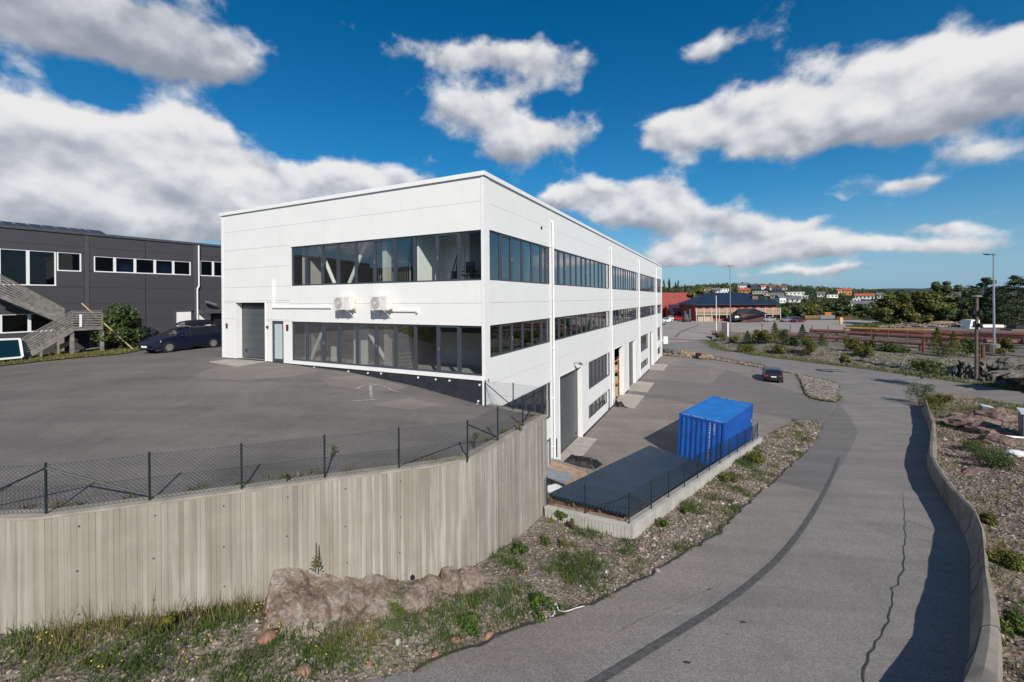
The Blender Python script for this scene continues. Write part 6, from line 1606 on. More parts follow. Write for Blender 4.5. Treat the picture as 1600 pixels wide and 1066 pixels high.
# ------------------------------------------------------------------ cars
def car(name, label, loc, rz, paint, L=4.6, W=1.82, H=1.46, kind='wagon', group=None, detail=True, plate=True, roofbox=False, tilt=0.0):
    t = thing(name, label, 'car', loc, rz, group, rot=(0, tilt, rz))
    hw = W/2
    # stations along x (front = +L/2): x, half width low, z bottom, z shoulder, roof z, roof half width
    if kind == 'wagon':
        S = [(.5, .62, .30, .50, .56, .50), (.485, .80, .22, .62, .68, .62), (.42, .93, .20, .74, .80, .70), (.34, .98, .20, .84, .92, .72), (.245, 1.0, .20, .92, 1.00, .73), (.10, 1.0, .20, .94, 1.37, .66), (.02, 1.0, .20, .95, 1.44, .655), (-.2, 1.0, .20, .96, H, .66), (-.36, .99, .20, .97, H-.02, .65), (-.44, .97, .22, .98, H-.10, .62), (-.488, .90, .26, .96, 1.02, .66), (-.5, .80, .32, .86, .90, .66)]
        gl = {5, 6, 7, 8, 9}
    else:
        S = [(.5, .62, .30, .50, .56, .50), (.485, .80, .22, .62, .68, .62), (.42, .93, .20, .74, .80, .70), (.28, .98, .20, .84, .92, .72), (.18, 1.0, .20, .92, .99, .73), (.05, 1.0, .20, .95, 1.36, .64), (-.04, 1.0, .20, .96, H, .63), (-.18, 1.0, .20, .97, H-.01, .63), (-.30, .99, .20, .98, H-.10, .61), (-.42, .97, .22, .99, 1.12, .66), (-.485, .90, .28, .94, 1.0, .66), (-.5, .80, .32, .84, .88, .66)]
        gl = {5, 6, 7, 8, 9}
    def ring(s):
        x, w, zb, zs, zr, wr = s; w *= hw; wr = wr*hw*1.42 if zr < zs+.15 else wr*hw*1.2; wr = min(wr, w*.985)
        return [(x*L, -w*.88, zb), (x*L, -w, zb+.14), (x*L, -w*1.0, zs*.72), (x*L, -w*.975, zs), (x*L, -wr, zr-.04 if zr-zs > .2 else zr-.015), (x*L, -wr*.82, zr), (x*L, 0, zr+.025), (x*L, wr*.82, zr), (x*L, wr, zr-.04 if zr-zs > .2 else zr-.015), (x*L, w*.975, zs), (x*L, w, zs*.72), (x*L, w, zb+.14), (x*L, w*.88, zb)]
    V = []; k = 13
    for s in S: V += ring(s)
    body = []; glass = []
    for i in range(len(S)-1):
        for j in range(k-1):
            f = (i*k+j, i*k+j+1, (i+1)*k+j+1, (i+1)*k+j)
            side = j in (3, 8); both = i in gl and i+1 in gl
            if side and both and i != 9: glass.append(f)
            elif i == 4 and j in (4, 5, 6, 7): glass.append(f)      # windscreen
            elif i == 9 and j in (4, 5, 6, 7) and kind == 'wagon': glass.append(f)
            elif kind != 'wagon' and i == 8 and j in (4, 5, 6, 7): glass.append(f)
            else: body.append(f)
        body.append((i*k, (i+1)*k, (i+1)*k+k-1, i*k+k-1))
    body += [tuple(range(k-1, -1, -1)), tuple((len(S)-1)*k+j for j in range(k))]
    m = MB(); m.add(V, body); b = m.build('body', paint, t, True)
    bev = b.modifiers.new('edge', 'EDGE_SPLIT'); bev.split_angle = R(42)
    m = MB(); m.add(V, glass); m.build('windows', M_CARGLASS_S, t)
    m = MB()
    for s in (-1, 1):
        for i in (5, 6, 7, 8, 9):
            if i in (6,): 
                p = Vector(V[i*k+(3 if s < 0 else 9)]); q = Vector(V[i*k+(4 if s < 0 else 8)]); o_ = Vector((0, s*.006, 0)); m.bar(p+o_, q+o_, .05, .02, up=(1, 0, 0))
            if i in (8,): p = Vector(V[i*k+(3 if s < 0 else 9)]); q = Vector(V[i*k+(4 if s < 0 else 8)]); o_ = Vector((0, s*.006, 0)); m.bar(p+o_, q+o_, .05, .02, up=(1, 0, 0))
    m.build('pillars', M_BLACK, t)
    r = .32
    for x in (L*.315, -L*.285):
        for s in (-1, 1):
            y = s*(hw-.10)
            m = MB(); m.tube((x, y-s*.02, r), (x, y+s*.107, r), r*1.13, n=22); m.build('wheel_arch', M_BLACK, t)
            w = thing('wheel', None, None, (x, y, r)); w.parent = t
            m = MB(); m.tube((0, -.10, 0), (0, .10, 0), r, n=24); 
            o = m.build('tyre', M_RUBBER, w); o.location.y = s*.03
            m = MB(); m.tube((0, 0, 0), (0, s*.012, 0), r*.66, n=20)
            for q in range(5): a = q*1.2566; m.bar((0, s*.016, 0), (math.cos(a)*r*.62, s*.016, math.sin(a)*r*.62), .05, .012, up=(0, 1, 0))
            o = m.build('rim', M_RIM, w); o.location.y = s*.132
    for s in (-1, 1):
        m = MB(); m.hexa([(L*.435, s*hw*.55, .60), (L*.478, s*hw*.50, .60), (L*.405, s*hw*.94, .66), (L*.40, s*hw*.88, .66), (L*.435, s*hw*.55, .70), (L*.485, s*hw*.52, .685), (L*.41, s*hw*.95, .76), (L*.40, s*hw*.88, .77)]); m.build('headlight', M_CHROME, t)
        m = MB(); m.box(-L*.502, -L*.47, s*hw*.55, s*hw*.9, .72, .84); m.build('tail_light', M_REDLENS, t)
        m = MB(); m.ball((L*.16, s*(hw+.09), .98), .07, .10, .06, 8, 6); m.build('mirror', paint, t, True)
        if detail: m = MB(); m.box(-L*.24, L*.2, s*(hw*.998), s*(hw+.012), .50, .55); m.build('side_strip', paint, t); 
        if detail: m = MB(); m.bar((-L*.38, s*hw*.62, H+.03), (L*.0, s*hw*.62, H+.0), .03, .03); m.build('roof_rail', M_STEEL, t)
    m = MB(); m.box(L*.487, L*.503, -.28, .28, .44, .56); m.build('grille', M_BLACK, t)
    m = MB(); m.box(-L*.506, -L*.497, -.40, .40, .34, .46); m.build('rear_bumper', M_BLACK, t)
    if plate:
        m = MB(); m.box(L*.503, L*.508, -.26, .26, .36, .46); m.build('number_plate', M_PLATE, t)
        m = MB(); m.box(-L*.512, -L*.500, -.26, .26, .64, .75); m.build('number_plate', M_PLATE, t)
    if roofbox:
        m = MB(); P = []
        for x, w, z0, z1 in ((1.0, .12, .1, .16), (.7, .36, .04, .28), (.2, .40, .02, .36), (-.6, .40, .02, .38), (-1.0, .36, .04, .34), (-1.1, .26, .1, .26)):
            P.append([(x, -w, z0), (x, w, z0), (x, w*.98, (z0+z1)/2), (x, w*.8, z1), (x, -w*.8, z1), (x, -w*.98, (z0+z1)/2)])
        vs = [p for r_ in P for p in r_]; fs = [(i*6+j, i*6+(j+1) % 6, (i+1)*6+(j+1) % 6, (i+1)*6+j) for i in range(len(P)-1) for j in range(6)]+[(5, 4, 3, 2, 1, 0), tuple((len(P)-1)*6+j for j in range(6))]
        m.add(vs, fs); o = m.build('roof_box_shell', M_BLACK)
        rb = thing('roof_box', 'black roof box on top of the dark blue estate car', 'roof box', (0, 0, 0))
        o.parent = rb; rb.matrix_world = Matrix.Translation(loc) @ Matrix.Rotation(rz, 4, 'Z') @ Matrix.Translation((-.55, 0, H+.06))
        m = MB(); m.bar((.5, -.6, -.02), (.5, .6, -.02), .05, .04); m.bar((-.5, -.6, -.02), (-.5, .6, -.02), .05, .04); m.build('cross_bar', M_STEEL, rb)
    return t
M_CARGLASS_S = mat('car_window', (0.012, 0.014, 0.016), 0.06, var=.05, spec=0.9)
def paint(name, c, r=.25): return mat(name, c, r, 0.0, var=.04, scale=2, spec=.7)
P_NAVY = paint('paint_navy', (0.007, 0.010, 0.030)); P_DARK = paint('paint_charcoal', (0.012, 0.014, 0.017)); P_WHITE = paint('paint_white', (.72, .72, .72)); P_RED = paint('paint_red', (.42, .015, .015))
P_SILVER = paint('paint_silver', (.30, .32, .34)); P_MAROON = paint('paint_maroon', (.10, .012, .03)); P_BLACKC = paint('paint_black', (.012, .012, .014)); P_BLUEGREY = paint('paint_blue_grey', (.16, .20, .24))
w1 = hitD(262.5, 551); w2 = hitD(331.5, 543.2); ax = (w1-w2); ax.z = 0
sc = ax.length; ax.normalize(); nrm = Vector((ax.y, -ax.x, 0))
if nrm.y > 0: nrm = -nrm
ctr = (w1+w2)*.5-nrm*.80-ax*.07
CARL = 4.75*(sc/2.85)
car('parked_car', 'dark blue estate car with black roof box parked by the dark grey building', (ctr.x, ctr.y, DECK(ctr.x, ctr.y)+.01), math.atan2(ax.y, ax.x), P_NAVY, CARL if 4.2 < CARL < 5.3 else 4.75, 1.83, 1.47, roofbox=True)
pa = hitG(1207, 600); los = Vector((pa.x, pa.y, 0)).normalized(); zc = YARD(pa.x, pa.y)
car('parked_car', 'dark grey estate car standing alone in the open yard, seen from behind', (pa.x+los.x*2.2, pa.y+los.y*2.2, zc+.01), math.atan2(los.y, los.x)+R(3), P_DARK, 4.7, 1.86, 1.46)
far_cars = [(1030.5, 508, 25, P_BLUEGREY, 'hatch', 'grey car partly hidden by the white building corner'), (1041, 504, 28, P_WHITE, 'hatch', 'white car nearest the white building, parked by the tall red hall'), (1051, 500.5, 28, P_WHITE, 'wagon', 'white car between another white car and the red car'), (1061.5, 500.5, 20, P_RED, 'wagon', 'bright red car parked by the tall red hall'), (1081, 497, 0, P_WHITE, 'hatch', 'white car half hidden behind the dark forklift'),
            (1182.5, 502, 200, P_BLACKC, 'hatch', 'black car parked in front of the red timber house'), (1201, 502.5, 200, P_SILVER, 'wagon', 'silver car with black windows before the red timber house'), (1230, 503, 195, P_BLUEGREY, 'wagon', 'pale silver-blue car beside the maroon car'), (1239, 501.5, 195, P_DARK, 'wagon', 'dark car squeezed between the silver-blue and maroon cars'), (1247, 503.5, 195, P_MAROON, 'hatch', 'maroon car at the end of the parked row')]
for u, v, a, pt, kd, lab in far_cars:
    q = hitG(u, v); car('parked_car', lab, (q.x, q.y, G(q.x, q.y)), R(a), pt, 4.4, 1.8, 1.47, kd, group='cars on the far parking area', detail=False)

# ------------------------------------------------------------------ dark grey building on the left
DBA = math.atan2(DBD.y, DBD.x)
DB = thing('grey_building', 'long charcoal clad building with white framed windows behind the deck', 'building', DB0, DBA)
def dq(u, v, d=0.0):
    q = onplane(u, v, DB0+DBN*d, DBN)-DB0; return q.dot(DBD), q.z
def Dp(x, z, d): return Vector((x, -d, z))      # local; DBN is local -y
tR = dq(134, 366)[1]; roofz = (dq(2, 354.3)[1]+dq(300, 381)[1])/2
x0, x1 = -26, 24
cuts = [x0, -14, dq(133, 450)[0]-.25, dq(138.5, 450)[0]+.15]
px1a, px1b = dq(132.5, 450)[0], dq(139, 450)[0]; px2a, px2b = dq(302.5, 450)[0], dq(309, 450)[0]
DOPEN = []
def wq(u0, u1, v0, v1): a, z1 = dq(u0, v0); b, _ = dq(u1, v0); _, z0 = dq((u0+u1)/2, v1); _, z1 = dq((u0+u1)/2, v0); return (a, b, z0, z1)
win_rows = [[wq(u0, u1, 401.5+(u0-146)*.054, 425.5+(u0-146)*.037) for u0, u1 in ((146.4, 179.3), (179.3, 211), (211, 242), (242, 270.8), (270.8, 298))],
            [wq(u0, u1, 408.5, 432) for u0, u1 in ((312.5, 333), (333, 352))]]
for row in win_rows:
    z0 = sum(w[2] for w in row)/len(row); z1 = sum(w[3] for w in row)/len(row)
    for i, w in enumerate(row): row[i] = (w[0], w[1], z0, z1)
bigz0, bigz1 = dq(60, 446.5)[1], dq(60, 392)[1]
win_rows += [[(dq(-62, 400)[0], dq(-2, 400)[0], bigz0, bigz1), (dq(-2, 400)[0], dq(43.5, 400)[0], bigz0, bigz1), (dq(43.5, 400)[0], dq(87.5, 400)[0], bigz0, bigz1)], [(dq(88, 400)[0]+.02, dq(127, 400)[0], dq(105, 424)[1], bigz1)]]
lz0, lz1 = dq(30, 520)[1], dq(30, 491)[1]
win_rows += [[(dq(-40, 500)[0], dq(0.5, 500)[0], lz0, lz1), (dq(0.5, 500)[0], dq(46, 500)[0], lz0, lz1), (dq(46, 500)[0], dq(86, 500)[0], lz0, lz1)]]
for row in win_rows:
    for w in row: DOPEN.append(w)
rows = [5.4, 7.0, 8.3, 9.5, 10.6, 11.7, roofz-.9, roofz-.05]
rows = sorted(rows)
coreD = MB()
for a0, a1 in ((x0, -13.5), (-13.48, px1a-.02), (px1b+.02, (px1b+px2a)/2-.01), ((px1b+px2a)/2+.01, px2a-.02), (px2b+.02, x1)):
    for s, e, z0, z1 in rects(a0, a1, rows, DOPEN):
        m = MB(); fbox(m, Dp, s+.006, e-.006, z0+.006, z1-.006, -.07, 0); m.build('cladding_panel', M_GREY, DB)
        fbox(coreD, Dp, s, e, z0, z1, -.16, -.075)
coreD.build('wall_core', M_SHADOWGAP, DB)
for a, b in ((px1a, px1b), (px2a, px2b)): m = MB(); fbox(m, Dp, a-.01, b+.01, 5.4, roofz-.06, -.1, .02); m.build('pier_trim', M_GREYTRIM, DB)
m = MB(); fbox(m, Dp, x0, x1, roofz-.05, roofz+.12, -.4, .07); m.build('roof_flashing', M_GREYTRIM, DB)
m = MB(); m.box(x0, x1, .2, 18, roofz-.35, roofz-.15); m.build('roof', M_ROOF, DB)
m = MB(); m.box(x0, x1, 17.8, 18, 5, roofz-.1); m.box(x0, x0+.2, .2, 17.8, 5, roofz-.4); m.box(x1-.2, x1, .2, 17.8, 5, roofz-.4); m.build('rear_wall', M_GREY, DB)
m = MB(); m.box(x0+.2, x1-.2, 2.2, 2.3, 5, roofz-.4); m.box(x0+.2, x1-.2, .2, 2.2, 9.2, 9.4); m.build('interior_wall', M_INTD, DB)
M_WFRAME = mat('white_window_frame', (.78, .78, .77), .4, var=.03)
for row in win_rows:
    for i, (a0, a1, z0, z1) in enumerate(row):
        m = MB(); t_ = .085 if a1-a0 > 1.5 else .07
        fbox(m, Dp, a0+.003, a1-.003, z0, z0+t_, -.12, .03); fbox(m, Dp, a0+.003, a1-.003, z1-t_*.6, z1, -.12, -.02)
        fbox(m, Dp, a0+.003, a0+t_, z0+t_, z1-t_*.6, -.12, .0); fbox(m, Dp, a1-t_, a1-.003, z0+t_, z1-t_*.6, -.12, .0)
        f = m.build('window', M_WFRAME, DB); g = MB()
        if row is win_rows[0] and i in (1, 3): fbox(g, Dp, a0+t_, a1-t_, z0+t_, z1-t_*.6, -.40, -.38); g.build('blind', mat('blue_blind', (.012, .035, .10), .7), f); g = MB()
        g.add([Dp(a0+t_*.9, z0+t_*.9, -.06), Dp(a1-t_*.9, z0+t_*.9, -.06), Dp(a1-t_*.9, z1-t_*.5, -.06), Dp(a0+t_*.9, z1-t_*.5, -.06)], [(0, 1, 2, 3)]); g.build('pane', M_GLASSDARK, f)
m = MB(); xd = dq(307.3, 450)[0]; m.path([Dp(xd, 6.6, .12), Dp(xd, dq(307, 450)[1]-.1, .12), Dp(xd+.12, dq(307, 447)[1], .12), Dp(xd+.12, roofz-.1, .12)], .055, 8); m.build('downpipe', M_ALU, DB)
a, z = dq(274, 487); b, z2 = dq(298, 509); m = MB(); fbox(m, Dp, a, b, z2, z, .0, .08); o = m.build('hatch', M_WTRIM, DB); o['label'] = 'white hatch beside the downpipe'
m = MB(); fbox(m, Dp, a-.14, a-.01, z2-.1, z+.1, 0, .14); fbox(m, Dp, a-.01, b+.12, z+.01, z+.13, 0, .14); m.build('hatch_frame', M_GREYTRIM, DB)
a, z = dq(310, 489); b, z2 = dq(329, 515); m = MB(); fbox(m, Dp, a, b, 6.45, z, .0, .06); m.build('door', M_WTRIM, DB)
a, z = dq(308.5, 484); b, z2 = dq(341, 489); m = MB(); fbox(m, Dp, a, b, z2, z, .0, 1.0); m.build('door_canopy', M_GREYTRIM, DB)
a, z = dq(331, 490); b, _ = dq(341, 490); m = MB(); fbox(m, Dp, a, b, z-1.0, z-.1, .02, .5); m.build('door_shadow_block', M_BLACK, DB)  # black block standing in for the shadow beside the door, under the canopy
a, z = dq(324, 473.5); m = MB(); m.bar(Dp(a, z, 0), Dp(a, z, .35), .06, .06); m.bar(Dp(a-.3, z+.12, .35), Dp(a+.45, z-.14, .45), .22, .14); m.build('wall_lamp', M_STEEL, DB)
# solar panels in a tilted row along the roof edge
ux = [-120, -98, -76, -54, -32, -10, 4.5, 26, 48, 70, 91, 111.5, 128, 140, 166]
for i, (ua, ub) in enumerate(zip(ux, ux[1:])):
    a = onplane(ua, 360, DB0-DBN*1.2, DBN)-DB0; b = onplane(ub, 365, DB0-DBN*1.2, DBN)-DB0; a = a.dot(DBD); b = b.dot(DBD)
    m = MB(); P = [Dp(a+.03, roofz+.24, -1.0), Dp(b-.03, roofz+.24, -1.0), Dp(b-.03, roofz+.62, -2.3), Dp(a+.03, roofz+.62, -2.3)]
    m.hexa([p+Vector((0, 0, -.04)) for p in P]+P); f = m.build('solar_panel', M_STEEL, DB)
    Q = [P[0].lerp(P[2], .03), P[1].lerp(P[3], .03), P[2].lerp(P[0], .03), P[3].lerp(P[1], .03)]; m = MB(); m.add([q+Vector((0, -.002, .004)) for q in Q], [(0, 1, 2, 3)]); m.build('cell_sheet', M_SOLAR, f)
m = MB(); m.box(x0, b, .95, 1.05, roofz-.15, roofz+.2); m.box(x0, b, 2.2, 2.28, roofz-.15, roofz+.52); m.build('panel_rail', M_GREYTRIM, DB)

# ------------------------------------------------------------------ wooden stair against it
ST = thing('wooden_stair', 'weathered timber outdoor stair with slatted sides and a landing', 'stair', DB0, DBA)
D1, D2 = 2.5, 1.25
def sp(u, v, d): x, z = dq(u, v, d); return Dp(x, z, d)
def slatside(pa, pb, ha, hb, d, n=9):
    """slats between lower line pa-pb and upper line"""
    for k in range(n):
        f = (k+.5)/n; p = pa.lerp(ha, f); q = pb.lerp(hb, f); m = MB(); m.bar(p, q, .028, (ha-pa).length/n*.50); m.build('slat', M_WOOD, ST)
A0, A1, A2, A3 = sp(36, 558, D1), sp(113, 513, D1), sp(113, 487, D1), sp(36, 529, D1)
slatside(A0, A1, A3, A2, D1, 7)
B1 = sp(160, 512.5, D1); B2 = sp(160, 486.5, D1); slatside(A1, B1, A2, B2, D1, 7)
U0, U1, U2, U3 = sp(-30, 446, D2), sp(101, 501, D2), sp(101, 483, D2), sp(-30, 414, D2)
slatside(U0, U1, U3, U2, D2, 7)
for a, b in ((A3, A2), (A2, B2), (U3, U2)): m = MB(); m.bar(a+Vector((0, 0, .03)), b+Vector((0, 0, .03)), .10, .04); m.build('handrail', M_WOOD, ST)
for a, b in ((A0+Vector((0, 0, -.12)), A1+Vector((0, 0, -.12))), (U0+Vector((0, 0, -.14)), U1+Vector((0, 0, -.14)))):
    m = MB(); m.bar(a, b, .06, .24); m.build('stringer', M_WOOD, ST); m = MB(); m.bar(a+Vector((0, 1.0, 0)), b+Vector((0, 1.0, 0)), .06, .24); m.build('stringer', M_WOOD, ST)
    n = 11
    for i in range(n): p = a.lerp(b, (i+.5)/n)+Vector((0, .5, .1)); m = MB(); m.box(p.x-.15, p.x+.15, p.y-.48, p.y+.48, p.z-.02, p.z+.02); m.build('tread', M_WOOD, ST)
m = MB(); m.box(A1.x-.1, B1.x+.02, -D1, -D1+2.3, A1.z-.17, A1.z-.02); m.build('landing', M_WOOD, ST)
for q in (A1, B1):
    for dy in (0.03, 2.1):
        zg = DECK(*( (DB0+DBD*q.x+DBN*(D1-dy))[:2])); m = MB(); m.box(q.x-.09, q.x+.09, -D1+dy, -D1+dy+.16, zg, q.z-.18); m.build('post', M_WOOD, ST)
for f in (.35, .7):
    q = A0.lerp(A1, f); zg = DECK(*((DB0+DBD*q.x+DBN*D1)[:2])); m = MB(); m.box(q.x-.05, q.x+.05, -D1-.02, -D1+.08, zg, q.z+1.0*0.2); m.build('post', M_WOOD, ST)
for q, h in ((A0, A3), (A1, A2), (B1, B2), (A0.lerp(A1, .5), A3.lerp(A2, .5))): m = MB(); m.bar(q+Vector((0, .03, -.1)), h+Vector((0, .03, 0)), .05, .08); m.build('baluster', M_WOOD, ST)
q = sp(126, 500, D1+.05); m = MB(); m.box(q.x-.06, q.x+.06, q.y-.02, q.y, q.z-.45, q.z+.35); o = m.build('white_board', M_WFRAME, ST); o['label'] = 'white strip on the landing side'
# leaning plank, old window, loose boards and the bush
a = sp(128, 474, 1.9); b = sp(209, 546.5, 3.3); M_ = Matrix.Translation(DB0) @ Matrix.Rotation(DBA, 4, 'Z')
m = MB(); m.bar(M_@a, M_@b, .11, .05); tag(m.build('timber_plank', M_WOODNEW), 'long pale plank leaning against the stair landing and bush', 'plank')
def leaning_window():
    t = thing('old_window', 'white framed window with teal glass leaning at the foot of the stair', 'window', DB0, DBA)
    P = [sp(-20, 563, 3.1), sp(35, 558, 3.1), sp(30.5, 529.5, 2.7), sp(-20, 531.5, 2.7)]
    m = MB()
    for a, b in zip(P, P[1:]+P[:1]): m.bar(a, b, .10, .13, up=(0, 1, 0))
    m.build('frame', M_WFRAME, t); m = MB(); m.add(P, [(0, 1, 2, 3)]); m.build('pane', M_WATERPANE, t)
leaning_window()
for i, (u0, v0, u1, v1, lab) in enumerate(((88, 545, 120, 530, 'orange-brown log stored under the stair landing'), (95, 550, 128, 548, 'flat board lying under the stair landing'), (120, 548, 155, 543, 'weathered beam along the ground under the landing'))):
    a = M_@sp(u0, v0, 1.6); b = M_@sp(u1, v1, 1.6); m = MB(); m.tube(a, b, .14, n=9) if i == 0 else m.bar(a, b, .2, .06); tag(m.build('timber_log' if i == 0 else 'timber_board', M_WOODNEW if i == 0 else M_WOOD), lab, 'timber')
bp_ = M_@sp(188, 520, 1.9); shrub('bush', 'leafy green bush between the stair landing and the blue car', Vector((bp_.x, bp_.y, DECK(bp_.x, bp_.y)-.1)), 3.3, 2.9, M_LEAF, 34, 190, .085, 'bush')
# grassy strip in front of the building
strip = [hitD(*p) for p in ((-60, 556), (-60, 577), (0, 573), (60, 566), (130, 559), (190, 554), (226, 547), (222, 542), (160, 546), (90, 548), (0, 556))]
stp = [(p.x, p.y) for p in strip]
drape('grass_strip', strip, lambda x, y: DECK(x, y)+.05, M_BANK, step=.5, seg=.4)
gp = scatter(stp, 6000, lambda x, y: DECK(x, y)+.05); tn = rng.uniform(.2, 1, len(gp)); blades('grass', gp, rng.uniform(.08, .24, len(gp))*np.where(rng.random(len(gp)) < .5, .5, 1), M_GRASS, .012, per=5, tint=np.clip(tn+.15, 0, 1), spread=.1)
# weeds along the fence foot on the tall wall and under the plinth
wp = []
for a, b, n_ in ((wB, wC, 26), (wA, wB, 4), (wC, wD, 12)):
    d = (b-a).normalized(); nn = Vector((-d.y, d.x, 0))
    for i in range(n_): p = a.lerp(b, random.random())+nn*(.34+abs(random.gauss(0, .08))); wp += [(p.x+random.gauss(0, .07), p.y+random.gauss(0, .05), WT-.02) for _ in range(6)]
blades('grass', np.array(wp), rng.uniform(.06, .2, len(wp)), M_GRASS, .006, per=4, tint=rng.uniform(.5, 1, len(wp)))
for u, v, h, w, mt, lab in ((449, 752, .14, .22, M_WEED, 'small bright green weed on the coping under the fence'), (812, 672, .3, .3, M_OLIVE, 'dry tuft on the coping near the wall end'), (742, 700, .45, .3, M_OLIVE, 'tall dry weeds at the wall corner post'), (521, 715, .4, .25, M_OLIVE, 'thin dry weed stalk behind the fence')):
    p = onsurf(u, v, lambda x, y: WT+.0); shrub('weed_clump', lab, p, h, w, mt, 4, 40, .02, 'plant')
M_STORE = asphalt('storage_ground', 0.13, 1.08, .25, .3)
# ------------------------------------------------------------------ embankment beyond the far road, storage yard
ffp = [(p.x, p.y) for p in farFar]+[(ff_ext.x, ff_ext.y)]
def d_far(x, y):
    return min(dist_seg(x, y, ffp[i], ffp[i+1]) for i in range(1, len(ffp)-1))
def EMB(x, y):
    d = d_far(x, y); fade = sstep(farFar[2].x-1, farFar[5].x, x+0.0)
    return G(x, y)+.02+(.10+1.25*fade)*sstep(0.2, 6.5, d)+(.10*fbm(x*.5, y*.5, 2)+.05*fbm(x*1.7, y*1.7, 4))*sstep(0, 1.5, d)
emb_back = [Vector((118, 60, 0)), Vector((118, 100, 0)), Vector((100, 104, 0)), Vector((80, 96, 0)), Vector((64, 93, 0)), Vector((56, 90, 0)), Vector((48, 95, 0)), Vector((45.2, 96.5, 0))]
emb_poly = farFar[1:]+[ff_ext]+emb_back
drape('gravel_embankment', emb_poly, EMB, M_FARGRAVEL, step=.9, seg=.8)
def hitE(u, v): return onsurf(u, v, EMB)
ep = [(p.x, p.y) for p in emb_poly]
pos = scatter(ep, 26000, EMB, lambda x, y: (1.0 if .6 < d_far(x, y) < 8.5 else 0.02))
stones('gravel', pos, rng.gamma(4, .018, len(pos))+.04, M_STONESFAR)
gp = []
for i in range(1, len(farFar)-1):
    a, b = farFar[i], farFar[i+1]; L = (b-a).length; d = (b-a).normalized(); n = Vector((-d.y, d.x, 0)); n = n if n.y > 0 else -n
    for _ in range(int(L*40)):
        p = a+d*random.uniform(0, L)+n*abs(random.gauss(.3, 1.0))
        if True: gp.append((p.x, p.y, EMB(p.x, p.y)))
gp = np.array(gp); blades('grass', gp, rng.uniform(.12, .38, len(gp)), M_GRASS, .02, per=6, tint=rng.uniform(.35, .95, len(gp)), spread=.15)
gp = scatter(ep, 9000, EMB, lambda x, y: (1.0 if d_far(x, y) > 1 and fbm(x*.3, y*.3, 7) > (-.06 if d_far(x, y) < 9 else .02) else 0.0))
blades('grass', gp, rng.uniform(.15, .45, len(gp)), M_GRASS, .025, per=5, tint=rng.uniform(.1, .8, len(gp)), spread=.15)
ribbon('kerb', [farFar[1], farFar[2], farFar[3], farFar[4]], EMB, lambda t: .22, M_CRACK, .05)
# shrubs and young trees on the embankment
for (u, v, h, w, kd, mt, lab) in (
    (1126, 533, 1.6, 1.6, 'b', M_OLIVE, 'olive bush between the flagpole and the grey sign pylon'), (1148, 535, 1.0, 1.6, 'b', M_YGREEN, 'low yellow-green bush just right of the sign pylon'), (1168, 536, 2.1, 1.9, 'p', M_LEAF, 'dark green young pine, first right of the light mast'),
    (1184, 536, 2.3, 1.8, 'b', M_OLIVE, 'brownish bush beside the first young pine'), (1197, 537, 2.2, 2.0, 'b', M_OLIVE, 'olive bush in the middle of the shrub row'), (1211, 537, 3.5, 2.4, 'p', M_OLIVE, 'tallest yellow-green young tree in the shrub row'), (1224, 537, 2.4, 2.0, 'b', M_LEAF, 'green bush right of the tallest young tree'), (1236, 540, 1.3, 1.6, 'b', M_LEAF, 'low dark bush at the end of the shrub row'),
    (1254, 542, 3.4, 2.4, 'p', M_PINE, 'dark green young pine standing in front of the rusty posts'), (1265, 554, 2.1, 2.2, 'b', M_YGREEN, 'round yellow-green bush low on the gravel slope'), (1284, 541, 1.9, 1.7, 'p', M_LEAF, 'small green pine behind the round yellow-green bush'),
    (1330, 549, 2.1, 1.8, 'b', M_YGREEN, 'yellow-green bush by the twin rusty stub posts'), (1350, 557, 1.8, 1.8, 'b', M_YGREEN, 'yellow-green bush lower on the gravel below the pipe racks'), (1358, 547, 1.4, 1.5, 'b', M_LEAF, 'small green bush under the front rail'), (1386, 549, 1.0, 2.4, 'b', M_LEAF, 'wide low green bush under the front rail'),
    (1403, 551, .8, 2.2, 'b', M_LEAF, 'low green mat of bush right of the wide low bush'), (1465, 556, 3.6, 2.2, 'p', M_YGREEN, 'tall yellow-green young tree in front of the pipe racks'), (1490, 558, 3.2, 2.2, 'p', M_OLIVE, 'olive young tree left of the wooden utility pole'), (1511, 557, 2.4, 2.0, 'b', M_LEAF, 'leafy bush touching the wooden utility pole'),
    (1570, 557, 2.4, 1.5, 'b', M_YGREEN, 'yellow-green shrub right of the concrete mast block'), (1447, 585, 1.3, 3.0, 'b', M_LEAF, 'dark green bush at the roadside foot of the bank'), (1166, 549, 1.0, 2.4, 'b', M_OLIVE, 'wide olive clump on the gravel near the kerb'), (1215, 553, 1.2, 3.4, 'b', M_OLIVE, 'wide brownish clump on the gravel above the far road'), (1322, 570, 1.2, 1.0, 'b', M_OLIVE, 'small olive tuft at the road edge of the bank')):
    p = hitE(u, v)
    if kd == 'b': shrub('bush', lab, p, h*1.1, w*1.25, mt, 16, 100, .11, 'bush')
    else: sapling_pine(lab, p, h*1.05, w*1.2, mat_=mt)
